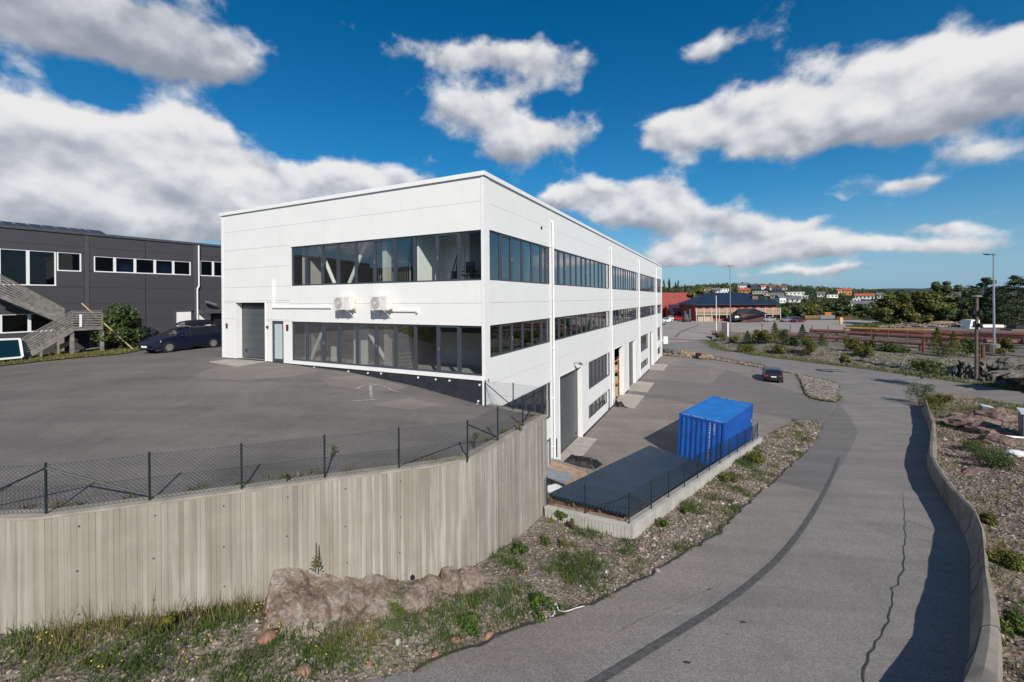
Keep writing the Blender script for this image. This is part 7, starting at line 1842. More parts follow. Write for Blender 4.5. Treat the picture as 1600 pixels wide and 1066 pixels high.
# ---- sign pylon, flagpole, light masts, utility pole
p = hitE(1133, 527)
t = thing('sign_pylon', 'grey sign pylon with white side panel at the parking entrance', 'sign', p, R(-12))
m = MB(); m.box(-.62, .42, -.12, .12, 0, 3.1); m.build('panel', M_SIGNG, t); m = MB(); m.box(.42, .66, -.14, .14, 0, 3.1); m.build('side_panel', M_WTRIM, t)
m = MB(); m.box(-.5, .3, -.128, -.121, 2.3, 2.65); m.build('logo_band', M_RED if False else mat('sign_dull_red', (.13, .06, .07), .6), t)
p = hitG(1119.5, 524)
t = thing('flagpole', 'white flagpole left of the grey sign pylon', 'flagpole', p); h = (p.y)*(524-463)/664
m = MB(); m.tube((0, 0, 0), (0, 0, h), .11, .07, 10); m.build('pole', M_WTRIM, t); m = MB(); m.ball((0, 0, h+.05), .1); m.build('finial', M_WTRIM, t); m = MB(); m.box(-.22, .22, -.22, .22, 0, .7); m.build('base', M_WTRIM, t)
def mast(name, label, p, h, r, heads, steel=M_STEEL):
    t = thing(name, label, 'light mast', p)
    m = MB(); m.tube((0, 0, 0), (0, 0, h), r, r*.55, 10); m.build('pole', steel, t)
    m = MB(); m.bar((-.9, 0, h), (.9, 0, h), .08, .08) if len(heads) > 1 else m.bar((-.2, 0, h), (.2, 0, h), .08, .08); m.build('crossarm', steel, t)
    for x in heads: m = MB(); m.hexa([(x-.28, -.2, h-.02), (x+.28, -.2, h-.02), (x+.28, .25, h+.1), (x-.28, .25, h+.1), (x-.28, -.2, h+.12), (x+.28, -.2, h+.12), (x+.28, .25, h+.22), (x-.28, .25, h+.22)]); m.build('floodlight', M_BLACK if x < -.7 else M_STEEL, t)
    return t
p = hitG(1141.5, 527); mast('light_mast', 'tall grey light mast behind the sign pylon', p, p.y*(527-416)/664, .13, (-.7, 0, .7))
p = hitE(1553, 551); hb = 1.2
tb = thing('concrete_footing', 'large round concrete footing carrying the right-hand light mast', 'footing', p)
m = MB(); m.tube((0, 0, -.4), (0, 0, 1.25), 1.05, 1.0, 20); m.build('block', M_CONC_OLD, tb)
mast('light_mast', 'tall light mast standing on the concrete footing at the storage yard', p+Vector((.05, 0, 1.25)), (p.y)*(545-406)/664, .15, (-1.0, .1))
p = hitG(1525.5, 597); hh = p.y*(597-464)/664
t = thing('utility_pole', 'wooden utility pole with transformer gear beside the far road', 'utility pole', p)
m = MB(); m.tube((0, 0, -.3), (.25, .1, hh), .19, .13, 12); m.build('pole', M_POLEWOOD, t)
m = MB(); m.box(-.05, .55, -.15, .35, hh, hh+.16); m.build('cap', M_STEEL, t)
for z, w in ((hh*.80, .42), (hh*.65, .48)):
    m = MB(); m.box(.2-w, .2+w, -.15, .25, z-.10, z+.02); m.build('crossarm', M_BLACK, t)
    for x in (-w*.8, 0, w*.8): m = MB(); m.tube((.2+x, .05, z+.02), (.2+x, .05, z+.38), .10, .07, 8); m.build('insulator', M_BLACK if x else M_STEEL, t)
    m = MB(); m.box(.2-.15, .2+.18, -.36, -.16, z-.1, z+.40); m.build('transformer', M_BLACK, t)
m = MB(); m.tube((.1, -.21, .2), (.22, -.18, hh*.6), .03, n=6); m.build('conduit', M_BLACK, t)
# ---- rusty posts and pipes
for i, (u, vt, vb) in enumerate(((1191, 506, 531), (1213, 506, 531), (1235, 507.5, 531.5), (1269, 509, 537), (1294, 509.5, 537.5), (1319.5, 511, 540), (1361.5, 512, 542), (1388, 514.5, 545), (1417, 516, 546))):
    p = hitE(u, vb); h = p.y*(vb-vt)/664; m = MB(); m.box(-.045, .045, -.045, .045, -.2, h); m.box(-.08, .08, -.02, .02, -.2, h)
    o = m.build('steel_post', M_RUST); o.location = p
    tag(o, ('leftmost rusty post, behind the brownish bush', 'rusty post behind the tallest young tree', 'rusty post between the shrub row and the dark young pine', 'rusty post at the flanged end of the thick short pipe', 'rusty post in the middle of the thick short pipe', 'rusty post where the ochre beam begins', 'rusty post right of the twin stub posts', 'rusty post above the wide low green bush', 'rightmost rusty post, before the tall yellow-green young tree')[i], 'post', 'rusty posts along the storage yard')
for i, (u, vt, vb) in enumerate(((1337, 529, 546), (1343, 529, 547), (1443, 531, 551), (1438, 540, 549), (1536, 539, 560))):
    p = hitE(u, vb); h = p.y*(vb-vt)/664; m = MB(); m.tube((0, 0, -.2), (0, 0, h), .2, .19, 10); m.tube((0, 0, h), (0, 0, h+.03), .23, .23, 10); o = m.build('pipe_stub', M_RUST); o.location = p
    tag(o, ('left one of the twin rusty stub posts', 'right one of the twin rusty stub posts', 'rusty stub left of the tall yellow-green young tree', 'lower dark stub beside the tall yellow-green young tree', 'rusty stub leaning on the concrete mast footing')[i], 'pipe stub', 'rusty pipe stubs')
def rail(u0, v0, u1, v1, z, r, mt, label, flange=True, legs=4):
    a = onsurf(u0, v0, lambda x, y: EMB(x, y)*0+1.0+z); b = onsurf(u1, v1, lambda x, y: 1.0+z)
    t = thing('steel_pipe', label, 'pipe', a); q = b-a
    m = MB(); m.tube((0, 0, 0), q, r, n=12); m.build('tube', mt, t)
    for p in ((Vector((0, 0, 0)), q) if flange else ()):
        d = q.normalized(); m = MB(); m.tube(p-d*.06, p+d*.06, r*1.5, n=12); m.build('flange', mt, t)
    n = max(2, legs)
    return a, b
def trestle(a, b, n, label0, mt=M_RUST, wid=1.1):
    d = (b-a).normalized(); s = Vector((-d.y, d.x, 0))
    for i in range(n):
        c = a.lerp(b, (i+.5)/n); nm = (('left', 'right') if n == 2 else ('left', 'middle', 'right') if n == 3 else ('first', 'second', 'third', 'fourth', 'fifth', 'sixth', 'seventh', 'eighth'))[i]; zt = c.z-.26; zg = EMB(c.x, c.y)
        t = thing('trestle', nm+' rusty '+label0, 'trestle', (c.x, c.y, zg), math.atan2(s.y, s.x), 'rusty trestles under the long steel pipes')
        h = max(.25, zt-zg)
        for x in (-wid*.42, wid*.42): m = MB(); m.box(x-.09, x+.09, -.09, .09, 0, h-.18); m.build('leg', mt, t)
        m = MB(); m.box(-wid*.55, wid*.55, -.1, .1, h-.18, h); m.build('crossbeam', mt, t)
sy = [(p.x, p.y) for p in (ffp and [Vector((a[0], a[1], 0)) for a in ffp[5:]])]
yard_px = [hitE(u, v) for u, v in ((1240, 529), (1300, 534), (1360, 538), (1420, 543), (1470, 547), (1530, 551), (1640, 562))]
drape('storage_yard', [Vector((p.x, p.y, 0)) for p in yard_px]+[Vector((116, 62, 0)), Vector((116, 96, 0)), Vector((99, 102, 0)), Vector((80, 95, 0)), Vector((64, 92, 0)), Vector((57, 89, 0))], EMB, M_STORE, step=1.5, seg=1.0, off=.10)
RS = [(1229, 524.2, 1336, 530.2, .95, .24, M_REDSTEEL, 'front rusty pipe on the left part of the racks'), (1345, 531.5, 1520, 542.5, .95, .24, M_REDSTEEL, 'front rusty pipe on the right part of the racks'),
      (1266, 516.5, 1321, 518.8, 1.5, .34, M_REDSTEEL, 'thick short red pipe with flange on the left of the racks'), (1326, 520.5, 1600, 534.0, 1.5, .36, M_REDSTEEL, 'long thick rusty pipe across the middle of the racks'),
      (1320, 512.3, 1466, 516.8, 1.7, .22, M_YELLOWSTEEL, 'ochre painted beam at the back of the racks'), (1368, 517.2, 1520, 523.5, 1.6, .32, M_REDSTEEL, 'dark red pipe behind the long thick pipe'), (1470, 518, 1640, 524.5, 1.65, .32, M_REDSTEEL, 'red pipe in front of the truck crane'),
      (1540, 533.5, 1660, 536, 1.4, .32, M_REDSTEEL, 'rusty pipe at the far right by the light mast'), (1250, 519.5, 1300, 521.0, 1.2, .12, M_REDSTEEL, 'thin rusty rod below the thick short red pipe'), (1440, 524.0, 1620, 529.5, 1.35, .28, M_REDSTEEL, 'rusty pipe lying just above the long thick pipe')]
for r_ in RS:
    a, b = rail(*r_); trestle(a, b, max(2, int((b-a).length/6)), 'trestle under the '+' '.join(r_[7].split()[:9]))
for u0, u1, v0, v1, lab in ((1332, 1442, 514.5, 520.5, 'rust-red steel beam in the dense stack behind the ochre beam'), (1452, 1612, 519.5, 529, 'rust-red steel beam in the long stack in front of the truck')):
    for k in range(6):
        z = 1.1+.5*(k//3); dv = (k % 3)*1.7-.6*(k//3)
        a = onsurf(u0+random.uniform(-6, 6), v0+dv+1.0, lambda x, y: 1.0+z); b = onsurf(u1+random.uniform(-10, 10), v1+dv+1.0, lambda x, y: 1.0+z)
        t = thing('steel_beam', lab, 'beam', a, group='stacked steel beams, '+('left stack' if u0 < 1400 else 'right stack')); q = b-a
        for zo, w, h in ((-.2, .5, .06), (.2, .5, .06), (0, .07, .36)): m = MB(); m.bar((0, 0, zo), q+Vector((0, 0, zo)), w, h); m.build('flange' if w > .1 else 'web', M_REDSTEEL if k % 2 else M_RUST, t)
# ---- truck crane
p = hitE(1536, 523); yt = 97.0; p = ORG+ray(1536, 521)*yt; zg = EMB(p.x, p.y); 
t = thing('truck_crane', 'truck with white cab and red and white body behind the pipe racks', 'truck', (p.x, p.y, p.z+.25), R(-4))
m = MB(); m.hexa([(-3.9, -1.1, .9), (-1.7, -1.1, .9), (-1.7, 1.1, .9), (-3.9, 1.1, .9), (-3.5, -1.05, 2.9), (-1.7, -1.05, 2.9), (-1.7, 1.05, 2.9), (-3.5, 1.05, 2.9)]); cb_ = m.build('cab', M_WTRIM, t)
m = MB(); m.add([(-3.2, -1.1, 1.7), (-2.3, -1.1, 1.7), (-2.3, -1.08, 2.6), (-3.1, -1.08, 2.6)], [(0, 1, 2, 3)]); m.box(-1.69, -1.5, -.9, .9, 1.2, 2.7); m.build('windows', M_DARKWIN, cb_)
m = MB(); m.box(-1.4, 3.4, -1.15, 1.15, .55, 1.15); m.box(-.6, 2.6, -1.1, 1.1, .3, .6); m.build('body', M_RED, t)
m = MB(); m.box(-1.4, 3.3, -1.1, 1.1, 1.16, 1.75); m.build('tank', M_WTRIM, t)
m = MB(); m.bar((3.2, 0, 1.5), (5.2, 0, 1.2), .5, .5); m.build('jib', M_STEEL, t)
for x in (-3.0, .8, 2.1):
    for s in (-1, 1): m = MB(); m.tube((x, s*.85, .45), (x, s*1.18, .45), .48, n=14); m.build('wheel', M_RUBBER, t)
t = thing('machine', 'yellow-brown machine half hidden at the far right of the storage yard', 'machine', (ORG+ray(1588, 519)*92), R(5))
m = MB(); m.box(-2.5, 2.2, -1, 1, -.2, .7); m.build('chassis', mat('machine_brown', (.16, .10, .045), .7, var=.3), t); m = MB(); m.hexa([(-1.6, -.9, .7), (1.2, -.9, .7), (1.2, .9, .7), (-1.6, .9, .7), (-1.0, -.8, 1.5), (.8, -.8, 1.5), (.8, .8, 1.5), (-1.0, .8, 1.5)]); m.build('hood', M_BLACK, t)
for x in (-1.7, 1.5): m = MB(); m.tube((x, -1.1, -.2), (x, 1.1, -.2), .5, n=12); m.build('wheel', M_RUBBER, t)
# pale rubble heap behind the racks
boulder('stone_heap', 'pale flat stone heap in front of the birch', ORG+ray(1473, 505.5)*103, (2.6, 1.2, .55), M_ROCKYELLOW, 31, 'heap', rough=.35)
# ---- rock face along the far road on the right
def rock_face():
    pts = [(1468, 590), (1500, 594), (1530, 598), (1570, 604), (1600, 609), (1650, 618), (1720, 628)]
    P = [hitG(*q) for q in pts]; V = []; F = []; ns, nt = 220, 44
    def at(s):
        k = min(len(P)-2, int(s*(len(P)-1))); return P[k].lerp(P[k+1], s*(len(P)-1)-k), (P[k+1]-P[k]).normalized()
    for i in range(ns+1):
        p, d = at(i/ns); n = Vector((-d.y, d.x, 0)); n = n if n.y > 0 else -n
        top = 2.1*sstep(0, .12, i/ns)*(1+.25*fbm(i*.04, 3))
        for j in range(nt+1):
            r = j/nt; off_ = .3+3.4*r**1.7; q = p+n*off_; z = G(q.x, q.y)-.15+top*min(1, r*1.5)**.85
            vv = Vector((i*.10+.2*fbm(i*.1, r*3, 1), r*2.2, 5.0)); h = crag(vv, .8, 1.0, .3)+crag(vv, 2.1, .40, .4)+crag(vv, 5.0, .14, .4)+.3*fbm(i*.045, r*2.5, 4)
            V.append((q.x-n.x*h, q.y-n.y*h, z+h*.4))
    F = [(i*(nt+1)+j, (i+1)*(nt+1)+j, (i+1)*(nt+1)+j+1, i*(nt+1)+j+1) for i in range(ns) for j in range(nt)]
    o = raw_mesh('rock_outcrop', V, F, M_ROCKGREY, k=4)
    if sum(q.normal.z for q in o.data.polygons) < 0: o.data.flip_normals()
    tag(o, 'grey blasted rock face along the far road behind the utility pole', 'rock')
rock_face()
boulder('boulder', 'big grey boulder on top of the rock face at the right', hitE(1575, 574)+Vector((0, 0, .3)), (1.3, 1.0, .9), M_ROCKGREY, 41)
# ---- ochre boulders between yard and far road
for i, (u, v, r, lab) in enumerate(((1044, 552, 1.0, 'flat mossy boulder next to the white building corner'), (1056, 554, 1.1, 'grey flat boulder, second in the stone row from the building'), (1070, 556, 1.25, 'ochre boulder in the middle of the stone row'), (1082, 558, 1.2, 'large yellow-ochre boulder left of the dark barrel'), (1103, 560, 1.0, 'ochre boulder right of the dark barrel'), (1096, 561, .8, 'small ochre boulder touching the dark barrel'))):
    p = onsurf(u, v, lambda x, y: YARD(x, y)+.02); boulder('boulder', lab, p+Vector((0, 0, .25)), (r, r*.7, r*.5), M_ROCKYELLOW if i > 1 else M_ROCKGREY, 51+i, rough=.4)
p = onsurf(1091, 561, lambda x, y: YARD(x, y)); m = MB(); m.tube((0, 0, 0), (0, 0, .9), .42, n=14); m.tube((0, 0, .3), (0, 0, .34), .45, n=14); m.tube((0, 0, .62), (0, 0, .66), .45, n=14); o = m.build('barrel', M_BLACK); o.location = p; tag(o, 'dark barrel standing among the ochre boulders', 'barrel')
gs = [onsurf(u, v, lambda x, y: YARD(x, y)) for u, v in ((1036, 556), (1112, 562), (1160, 570), (1225, 582), (1238, 584), (1190, 572), (1160, 567.5), (1112, 558), (1060, 550), (1037, 547))]
drape('stone_verge', gs, lambda x, y: YARD(x, y)+.06, M_FARGRAVEL, step=.9, seg=.7)
pos = scatter([(p.x, p.y) for p in gs], 2400, lambda x, y: YARD(x, y)+.08); stones('gravel', pos, rng.gamma(4, .022, len(pos))+.05, M_STONESPINK)
gg = np.array([(p.x, p.y, YARD(p.x, p.y)) for a, b in zip(gs[5:], gs[6:]) for p in [a.lerp(b, random.random())+Vector((random.gauss(0, .25), random.gauss(0, .25), 0)) for _ in range(70)]])
blades('grass', gg, rng.uniform(.15, .5, len(gg)), M_GRASS, .03, per=6, tint=rng.uniform(.4, 1, len(gg)), spread=.15)
p = bw(54.9, -.55, 3.05); m = MB(); m.box(-.28, .28, -.3, .3, -.55, .55); m.box(-.05, .05, .3, .62, -.1, .1); o = m.build('wall_box', M_WTRIM); o.location = p; o.rotation_euler = (0, 0, BANG); o.parent = None
tag(o, 'small white box fixed at the far corner of the white building', 'box')

# ------------------------------------------------------------------ red buildings by the parking area
def gP(x, z, d): return Vector((x, -d, z))
def red_house():
    Y = 138.0; a = aty(1086, 500, Y); b = aty(1213.5, 500, Y); z0 = G(a.x, Y)-.1
    t = thing('red_house', 'long red timber building with dark hipped roof and pale balcony rails', 'building', (a.x, Y, z0), 0)
    W = b.x-a.x; H = aty(1150, 475, Y).z-z0; HR = aty(1150, 457.5, Y+5).z-z0; Dp_ = 13
    m = MB(); m.box(0, W, 0, Dp_, 0, H); m.build('wall', M_REDWALL, t)
    e = 1.0; r0 = aty(1119, 458, Y).x-a.x; r1 = aty(1181, 458, Y).x-a.x
    m = MB(); m.add([(-e, -e, H-.15), (W+e, -e, H-.15), (W+e, Dp_+e, H-.15), (-e, Dp_+e, H-.15), (r0, Dp_/2, HR), (r1, Dp_/2, HR)], [(0, 1, 5, 4), (1, 2, 5), (2, 3, 4, 5), (3, 0, 4), (3, 2, 1, 0)]); m.build('roof', M_DARKROOF, t)
    m = MB(); m.box(-e, W+e, -e-.03, -e+.05, H-.35, H-.1); m.build('fascia', M_DARKROOF, t)
    m = MB(); x = aty(1186, 463, Y).x-a.x; m.box(x-.9, x+.9, 2.2, 3.6, H+1.0, H+2.5); m.build('chimney', M_WOODBROWN, t)
    zb0 = aty(1150, 491.5, Y).z-z0; zb1 = aty(1150, 482, Y).z-z0
    # balcony rails
    m = MB(); m.box(-.3, W+.3, -1.5, -.02, zb0-.12, zb0+.05); m.build('balcony_floor', M_PALEWOOD, t)
    for k in range(5): z = zb0+.15+(zb1-zb0-.25)*k/4; m = MB(); m.box(-.3, W+.3, -1.55, -1.5, z-.13, z+.13); m.build('rail_board', M_PALEWOOD, t)
    for i in range(12): x = -.25+(W+.5)*i/11; m = MB(); m.box(x-.09, x+.09, -1.66, -1.56, 0, zb1+.12); m.build('rail_post', mat('pale_post', (.55, .5, .42), .7), t)
    for u in (1093, 1104.5, 1116.5, 1128, 1153, 1165.5, 1178.5, 1191, 1203):
        x = aty(u, 478, Y).x-a.x; m = MB(); m.box(x-.62, x+.62, -.06, .02, zb1-.1, H-.25); f = m.build('window', mat('dark_red_frame', (.10, .03, .025), .6), t); m = MB(); m.box(x-.5, x+.5, -.09, -.062, zb1+.02, H-.35); m.build('pane', M_DARKWIN, f)
    for u in (1126, 1190, 1200): x = aty(u, 495, Y).x-a.x; m = MB(); m.box(x-.8, x+.8, -.06, .02, .7, 1.9); f = m.build('window', M_DARKWIN, t)
    x = aty(1099, 495, Y).x-a.x; m = MB(); m.box(x-2.4, x+2.4, -1.4, -.1, 0, 1.55); m.build('porch_screen', M_PALEWOOD, t)
    # entrance porch with black hipped roof reaching low on its left
    xa = aty(1129, 499, Y).x-a.x; xb = aty(1178, 491, Y).x-a.x; xr0 = aty(1145, 483, Y).x-a.x; xr1 = aty(1169, 483, Y).x-a.x; zt = aty(1150, 482.5, Y-5).z-z0; ze = aty(1178, 490.5, Y-7).z-z0
    m = MB(); m.add([(xa, -7.5, .4), (xb, -7.5, ze), (xb, -.1, ze), (xa, -.1, .4), (xr0, -3.6, zt), (xr1, -3.6, zt)], [(0, 1, 5, 4), (1, 2, 5), (2, 3, 4, 5), (3, 0, 4), (3, 2, 1, 0)]); m.build('porch_roof', M_BLACKROOF, t)
    m = MB(); m.box(xr0-1.0, xb-.7, -6.4, -.1, 0, ze-.05); m.build('porch_wall', mat('dark_brown_wall', (.07, .035, .03), .8), t)
    x = aty(1153, 493, Y-7).x-a.x; m = MB(); m.box(x-.6, x+.6, -6.5, -6.42, .8, 1.9); m.build('window', M_WTRIM, t)
    x = aty(1164, 496, Y-7).x-a.x; m = MB(); m.box(x-.55, x+.75, -6.5, -6.42, .05, 2.0); m.build('door', mat('dull_red_door', (.16, .06, .05), .6), t)
red_house()
def red_hall():
    Y = 158.0; b = aty(1082.5, 500, Y); z0 = G(b.x, Y)-.1; H = aty(1060, 457, Y).z-z0; W = 22
    t = thing('red_hall', 'tall red hall with flat top beside the white building', 'building', (b.x-W, Y, z0), R(2))
    m = MB(); m.box(0, W, 0, 20, 0, H); m.build('wall', M_REDWALL, t)
    m = MB(); m.box(-.1, W+.1, -.1, 20.1, H, H+.18); m.build('roof', M_BLACKROOF, t)
    m = MB(); m.box(W-.55, W+.02, -.05, .0, aty(1080, 470, Y).z-z0, H-1.0); m.build('corner_trim', M_WTRIM, t)
    x = W-(b.x-aty(1043, 480, Y).x); m = MB(); m.box(x-.9, x+1.0, -.05, .02, 0.2, aty(1043, 479, Y).z-z0); m.build('gate', M_BLACKROOF, t)
    for u in (1052, 1059): x = W-(b.x-aty(u, 493, Y).x); m = MB(); m.box(x-.5, x+.5, -.05, .02, 1.2, 2.4); m.build('window', M_DARKWIN, t)
    # low lean-to with a dark roof
    Y2 = 150.0; t2 = thing('red_annex', 'low red annex with sloping dark roof in front of the tall red hall', 'building', (aty(1049, 495, Y2).x, Y2, G(40, Y2)-.1), 0)
    x1 = aty(1087, 490, Y2).x-aty(1049, 490, Y2).x; zlo = aty(1066, 489, Y2).z-G(40, Y2); zhi = aty(1066, 475.5, Y2+6).z-G(40, Y2)
    m = MB(); m.hexa([(0.4, 0, 0), (x1, 0, 0), (x1, 7, 0), (0.4, 7, 0), (.4, 0, zlo-.2), (x1, 0, zlo-.2), (x1, 7, zhi-.3), (.4, 7, zhi-.3)]); m.build('wall', M_REDWALL, t2)
    m = MB(); m.hexa([(-.4, -.8, zlo-.3), (x1+.2, -.8, zlo-.3), (x1+.2, 7.2, zhi-.2), (1.6, 7.2, zhi-.2), (-.4, -.8, zlo-.05), (x1+.2, -.8, zlo-.05), (x1+.2, 7.2, zhi), (1.6, 7.2, zhi)]); m.build('roof', M_DARKROOF, t2)
    for x in (1.4, 3.3): m = MB(); m.box(x-.45, x+.45, -.05, .02, .9, 1.8); m.build('window', M_DARKWIN, t2)
red_hall()
p = hitG(1073, 503); t = thing('forklift', 'dark forklift with two tall masts standing beside the red car', 'forklift', p, R(10))
m = MB(); m.box(-1.2, 1.2, -.7, .7, .3, 1.2); m.hexa([(-1.1, -.7, 1.2), (.2, -.7, 1.2), (.2, .7, 1.2), (-1.1, .7, 1.2), (-.9, -.6, 2.5), (.1, -.6, 2.5), (.1, .6, 2.5), (-.9, .6, 2.5)]); m.build('body', M_SIGNG, t)
for x, h in ((-.75, 3.3), (.85, 3.8)): m = MB(); m.box(x-.30, x+.30, -.5, -.3, .2, h); m.box(x-.30, x+.30, .3, .5, .2, h); m.box(x-.32, x+.32, -.5, .5, h, h+.18); m.build('mast', M_SIGNG, t)
for x in (-.8, .8):
    for s in (-.75, .75): m = MB(); m.tube((x, s-.12, .4), (x, s+.12, .4), .4, n=12); m.build('wheel', M_RUBBER, t)
# low stacks behind the parked cars
for u0, u1, v0, v1, mt, lab in ((1256, 1279, 493, 497.5, M_WOODBROWN, 'low brown timber stack at the back of the parking area'), (1280, 1303, 492.5, 498, M_STEEL, 'grey steel stack at the back of the parking area'), (1305, 1330, 495, 499, M_RUST, 'rust-red steel stack at the back of the parking area'), (1287, 1297.5, 488, 492.3, M_ORANGE, 'orange crate on top of the grey steel stack')):
    Y = 139; a = aty(u0, v1, Y); b = aty(u1, v0, Y); t = thing('material_stack' if mt is not M_ORANGE else 'crate', lab, 'stack' if mt is not M_ORANGE else 'crate', (a.x, Y, a.z)); m = MB(); h = b.z-a.z
    for k in range(3): m = MB(); m.box(0, b.x-a.x-.2*(k % 2), -.6, 1.2, h*k/3, h*(k+1)/3-.03); m.build('layer', mt, t)
p = hitG(1314, 507); m = MB(); m.box(-.3, .3, -.2, .2, 0, 2.0); m.box(-.45, .45, -.24, -.2, .7, 1.9); o = m.build('wooden_board', M_WOODNEW); o.location = p; tag(o, 'pale upright board at the corner of the parking area', 'board')
# grassy verge behind the racks
vp = [ORG+ray(u, v)*Y for u, v, Y in ((1318, 508, 112), (1380, 502, 122), (1600, 497, 125), (1700, 500, 125), (1700, 512, 104), (1480, 512, 104), (1380, 511, 104))]
VG = lambda x, y: G(x, y)+.5+.5*fbm(x*.15, y*.15, 4)
drape('grass_verge', [Vector((p.x, p.y, 0)) for p in vp], VG, M_FIELD, step=2, seg=2)
vpp = [(p.x, p.y) for p in vp]; gp = scatter(vpp, 3500, VG); blades('grass', gp, rng.uniform(.3, .9, len(gp)), M_GRASS, .05, per=6, tint=rng.uniform(.2, .85, len(gp)), spread=.3)
def heap(u, v, Y, w, h, label, mt, n=170):
    c = ORG+ray(u, v)*Y; P = []; S = []
    for _ in range(n):
        a = random.uniform(0, 6.28); r = math.sqrt(random.random()); P.append((math.cos(a)*r*w*.5, math.sin(a)*r*1.6, h*(1-r)*random.uniform(.4, 1)-.1)); S.append(random.uniform(.12, .42))
    o = stones('scrap_heap', np.array(P), np.array(S), mt, kind=None); o.location = c; tag(o, label, 'heap')
heap(1420, 508.5, 101, 9, .9, 'dark timber heap below the round olive trees', M_STONESPINK); heap(1500, 509, 101, 7, 1.3, 'dark scrap heap left of the truck cab', M_STONES)
heap(1449, 509.5, 101, 8, .8, 'grey rubble heap below the birch', M_STONESFAR); heap(1395, 510.5, 100, 8, .7, 'low grey rubble heap behind the ochre beam', M_STONES)

# ------------------------------------------------------------------ trees
random.seed(21)
def tb(u, v, Y): p = aty(u, v, Y); return Vector((p.x, p.y, G(p.x, p.y)-.2))
def th(u, vt, Y): p = aty(u, vt, Y); return p.z
def tree_px(kind, label, u, vt, wpx, Y, mt, **k):
    b = tb(u, 500, Y); h = th(u, vt, Y)-b.z; w = wpx/664*Y
    return broad_tree('broadleaf_tree', label, 'tree', b, h, w, mt, **k)
tree_px('b', 'large round olive-green tree, left of the pair behind the pipe racks', 1402, 455, 62, 116, M_OLIVE, n=34, per=300, size=.36, low=.05)
tree_px('b', 'large round olive-green tree, right of the pair behind the pipe racks', 1445, 455, 60, 113, M_OLIVE, n=34, per=300, size=.36, low=.05)
tree_px('b', 'tall ragged birch rising above the round olive trees', 1470, 434, 40, 120, M_BIRCH, n=26, per=170, size=.34, low=.3, trunk=M_BIRCHBARK)
tree_px('b', 'bright green small tree beside the birch trunk', 1481, 481, 26, 108, M_LEAF, n=14, per=220, size=.3, low=.05)
tree_px('b', 'slender pale birch between the tall birch and the pines', 1500, 444, 26, 122, M_BIRCH, n=18, per=150, size=.32, low=.2, trunk=M_BIRCHBARK)
tree_px('b', 'grey-green tree behind the utility pole', 1516, 452, 34, 118, M_BIRCH, n=20, per=180, size=.34, low=.08)
tree_px('b', 'low leafy tree behind the truck cab', 1500, 476, 30, 112, M_LEAF, n=16, per=180, size=.3, low=.05)
def pine(label, u, vt, wpx, Y, layers=11, mt=M_PINE, conic=False, name='pine_tree', group=None):
    b = tb(u, 500, Y); h = th(u, vt, Y)-b.z; w = wpx/664*Y; t = thing(name, label, 'tree', b, random.uniform(0, 6), group); m = MB()
    m.path([(0, 0, 0), (.1, .1, h*.5), (0, 0, h)], [h*.020, h*.013, .03], 7); cl = []
    if conic:
        for k in range(26):
            f = k/26; z = h*(.04+.95*f); rr = w*.5*(1-f)**.85+.12
            for i in range(5 if f < .7 else 3):
                a = random.uniform(0, 6.28); L = rr*random.uniform(.45, .9); cl.append(((math.cos(a)*L, math.sin(a)*L, z-.12*L), (rr*.30+.12, rr*.30+.12, h*.022+.1)))
        cl.append(((0, 0, h*.985), (.12, .12, h*.03))); per = 26; sz = .22
    else:
        for k in range(30):
            f = (k+random.random())/30; z = h*(.10+.86*f)
            rr = w*.5*(1.0-.78*f**1.7)*random.uniform(.55, 1.08); a = k*2.4+random.uniform(-.5, .5)
            e = Vector((math.cos(a)*rr, math.sin(a)*rr, z+.10*rr+random.uniform(-.2, .3))); m.path([(0, 0, z-.15*rr), e*.6+Vector((0, 0, z*.4-.05*rr)), e], [.08, .05, .02], 4)
            for s_ in (.45, .75, 1.0):
                for _ in range(2):
                    r = .28*rr+.30; cl.append(((e.x*s_+random.gauss(0, .25*rr), e.y*s_+random.gauss(0, .25*rr), z+(e.z-z)*s_+random.gauss(.1, .22)), (r, r, r*.42)))
        for _ in range(7): cl.append(((random.gauss(0, w*.07), random.gauss(0, w*.07), h*random.uniform(.9, .99)), (.6, .6, .45)))
        per = 34; sz = .24
    m.build('trunk', M_BARK, t); crown_mesh('crown', cl, per, sz, mt, t, aspect=.38, up=.7, shell=.15)
    return t
pine('layered dark pine just left of the light mast', 1540, 434, 62, 110, 12)
pine('dark pine at the right picture edge with layered branches', 1592, 432, 58, 104, 13)
pine('dark pine filling the gap between the two larger pines', 1566, 448, 48, 112, 10)
pine('dark pine beyond the right picture edge', 1640, 440, 60, 108, 11)
for i, (u, vt, w, Y, lab) in enumerate(((1038, 437, 12, 165, 'slim dark spruce right at the white building corner'), (1046, 435, 16, 165, 'tallest dark spruce behind the red hall'), (1056, 441, 15, 168, 'dark spruce right of the tallest one behind the red hall'), (1060, 438, 9, 172, 'narrow dark spruce tip behind the red hall'), (1071, 444, 11, 170, 'slim spruce at the right of the spruce group'))):
    pine(lab, u, vt, w, Y, 12, conic=True, name='spruce_tree')
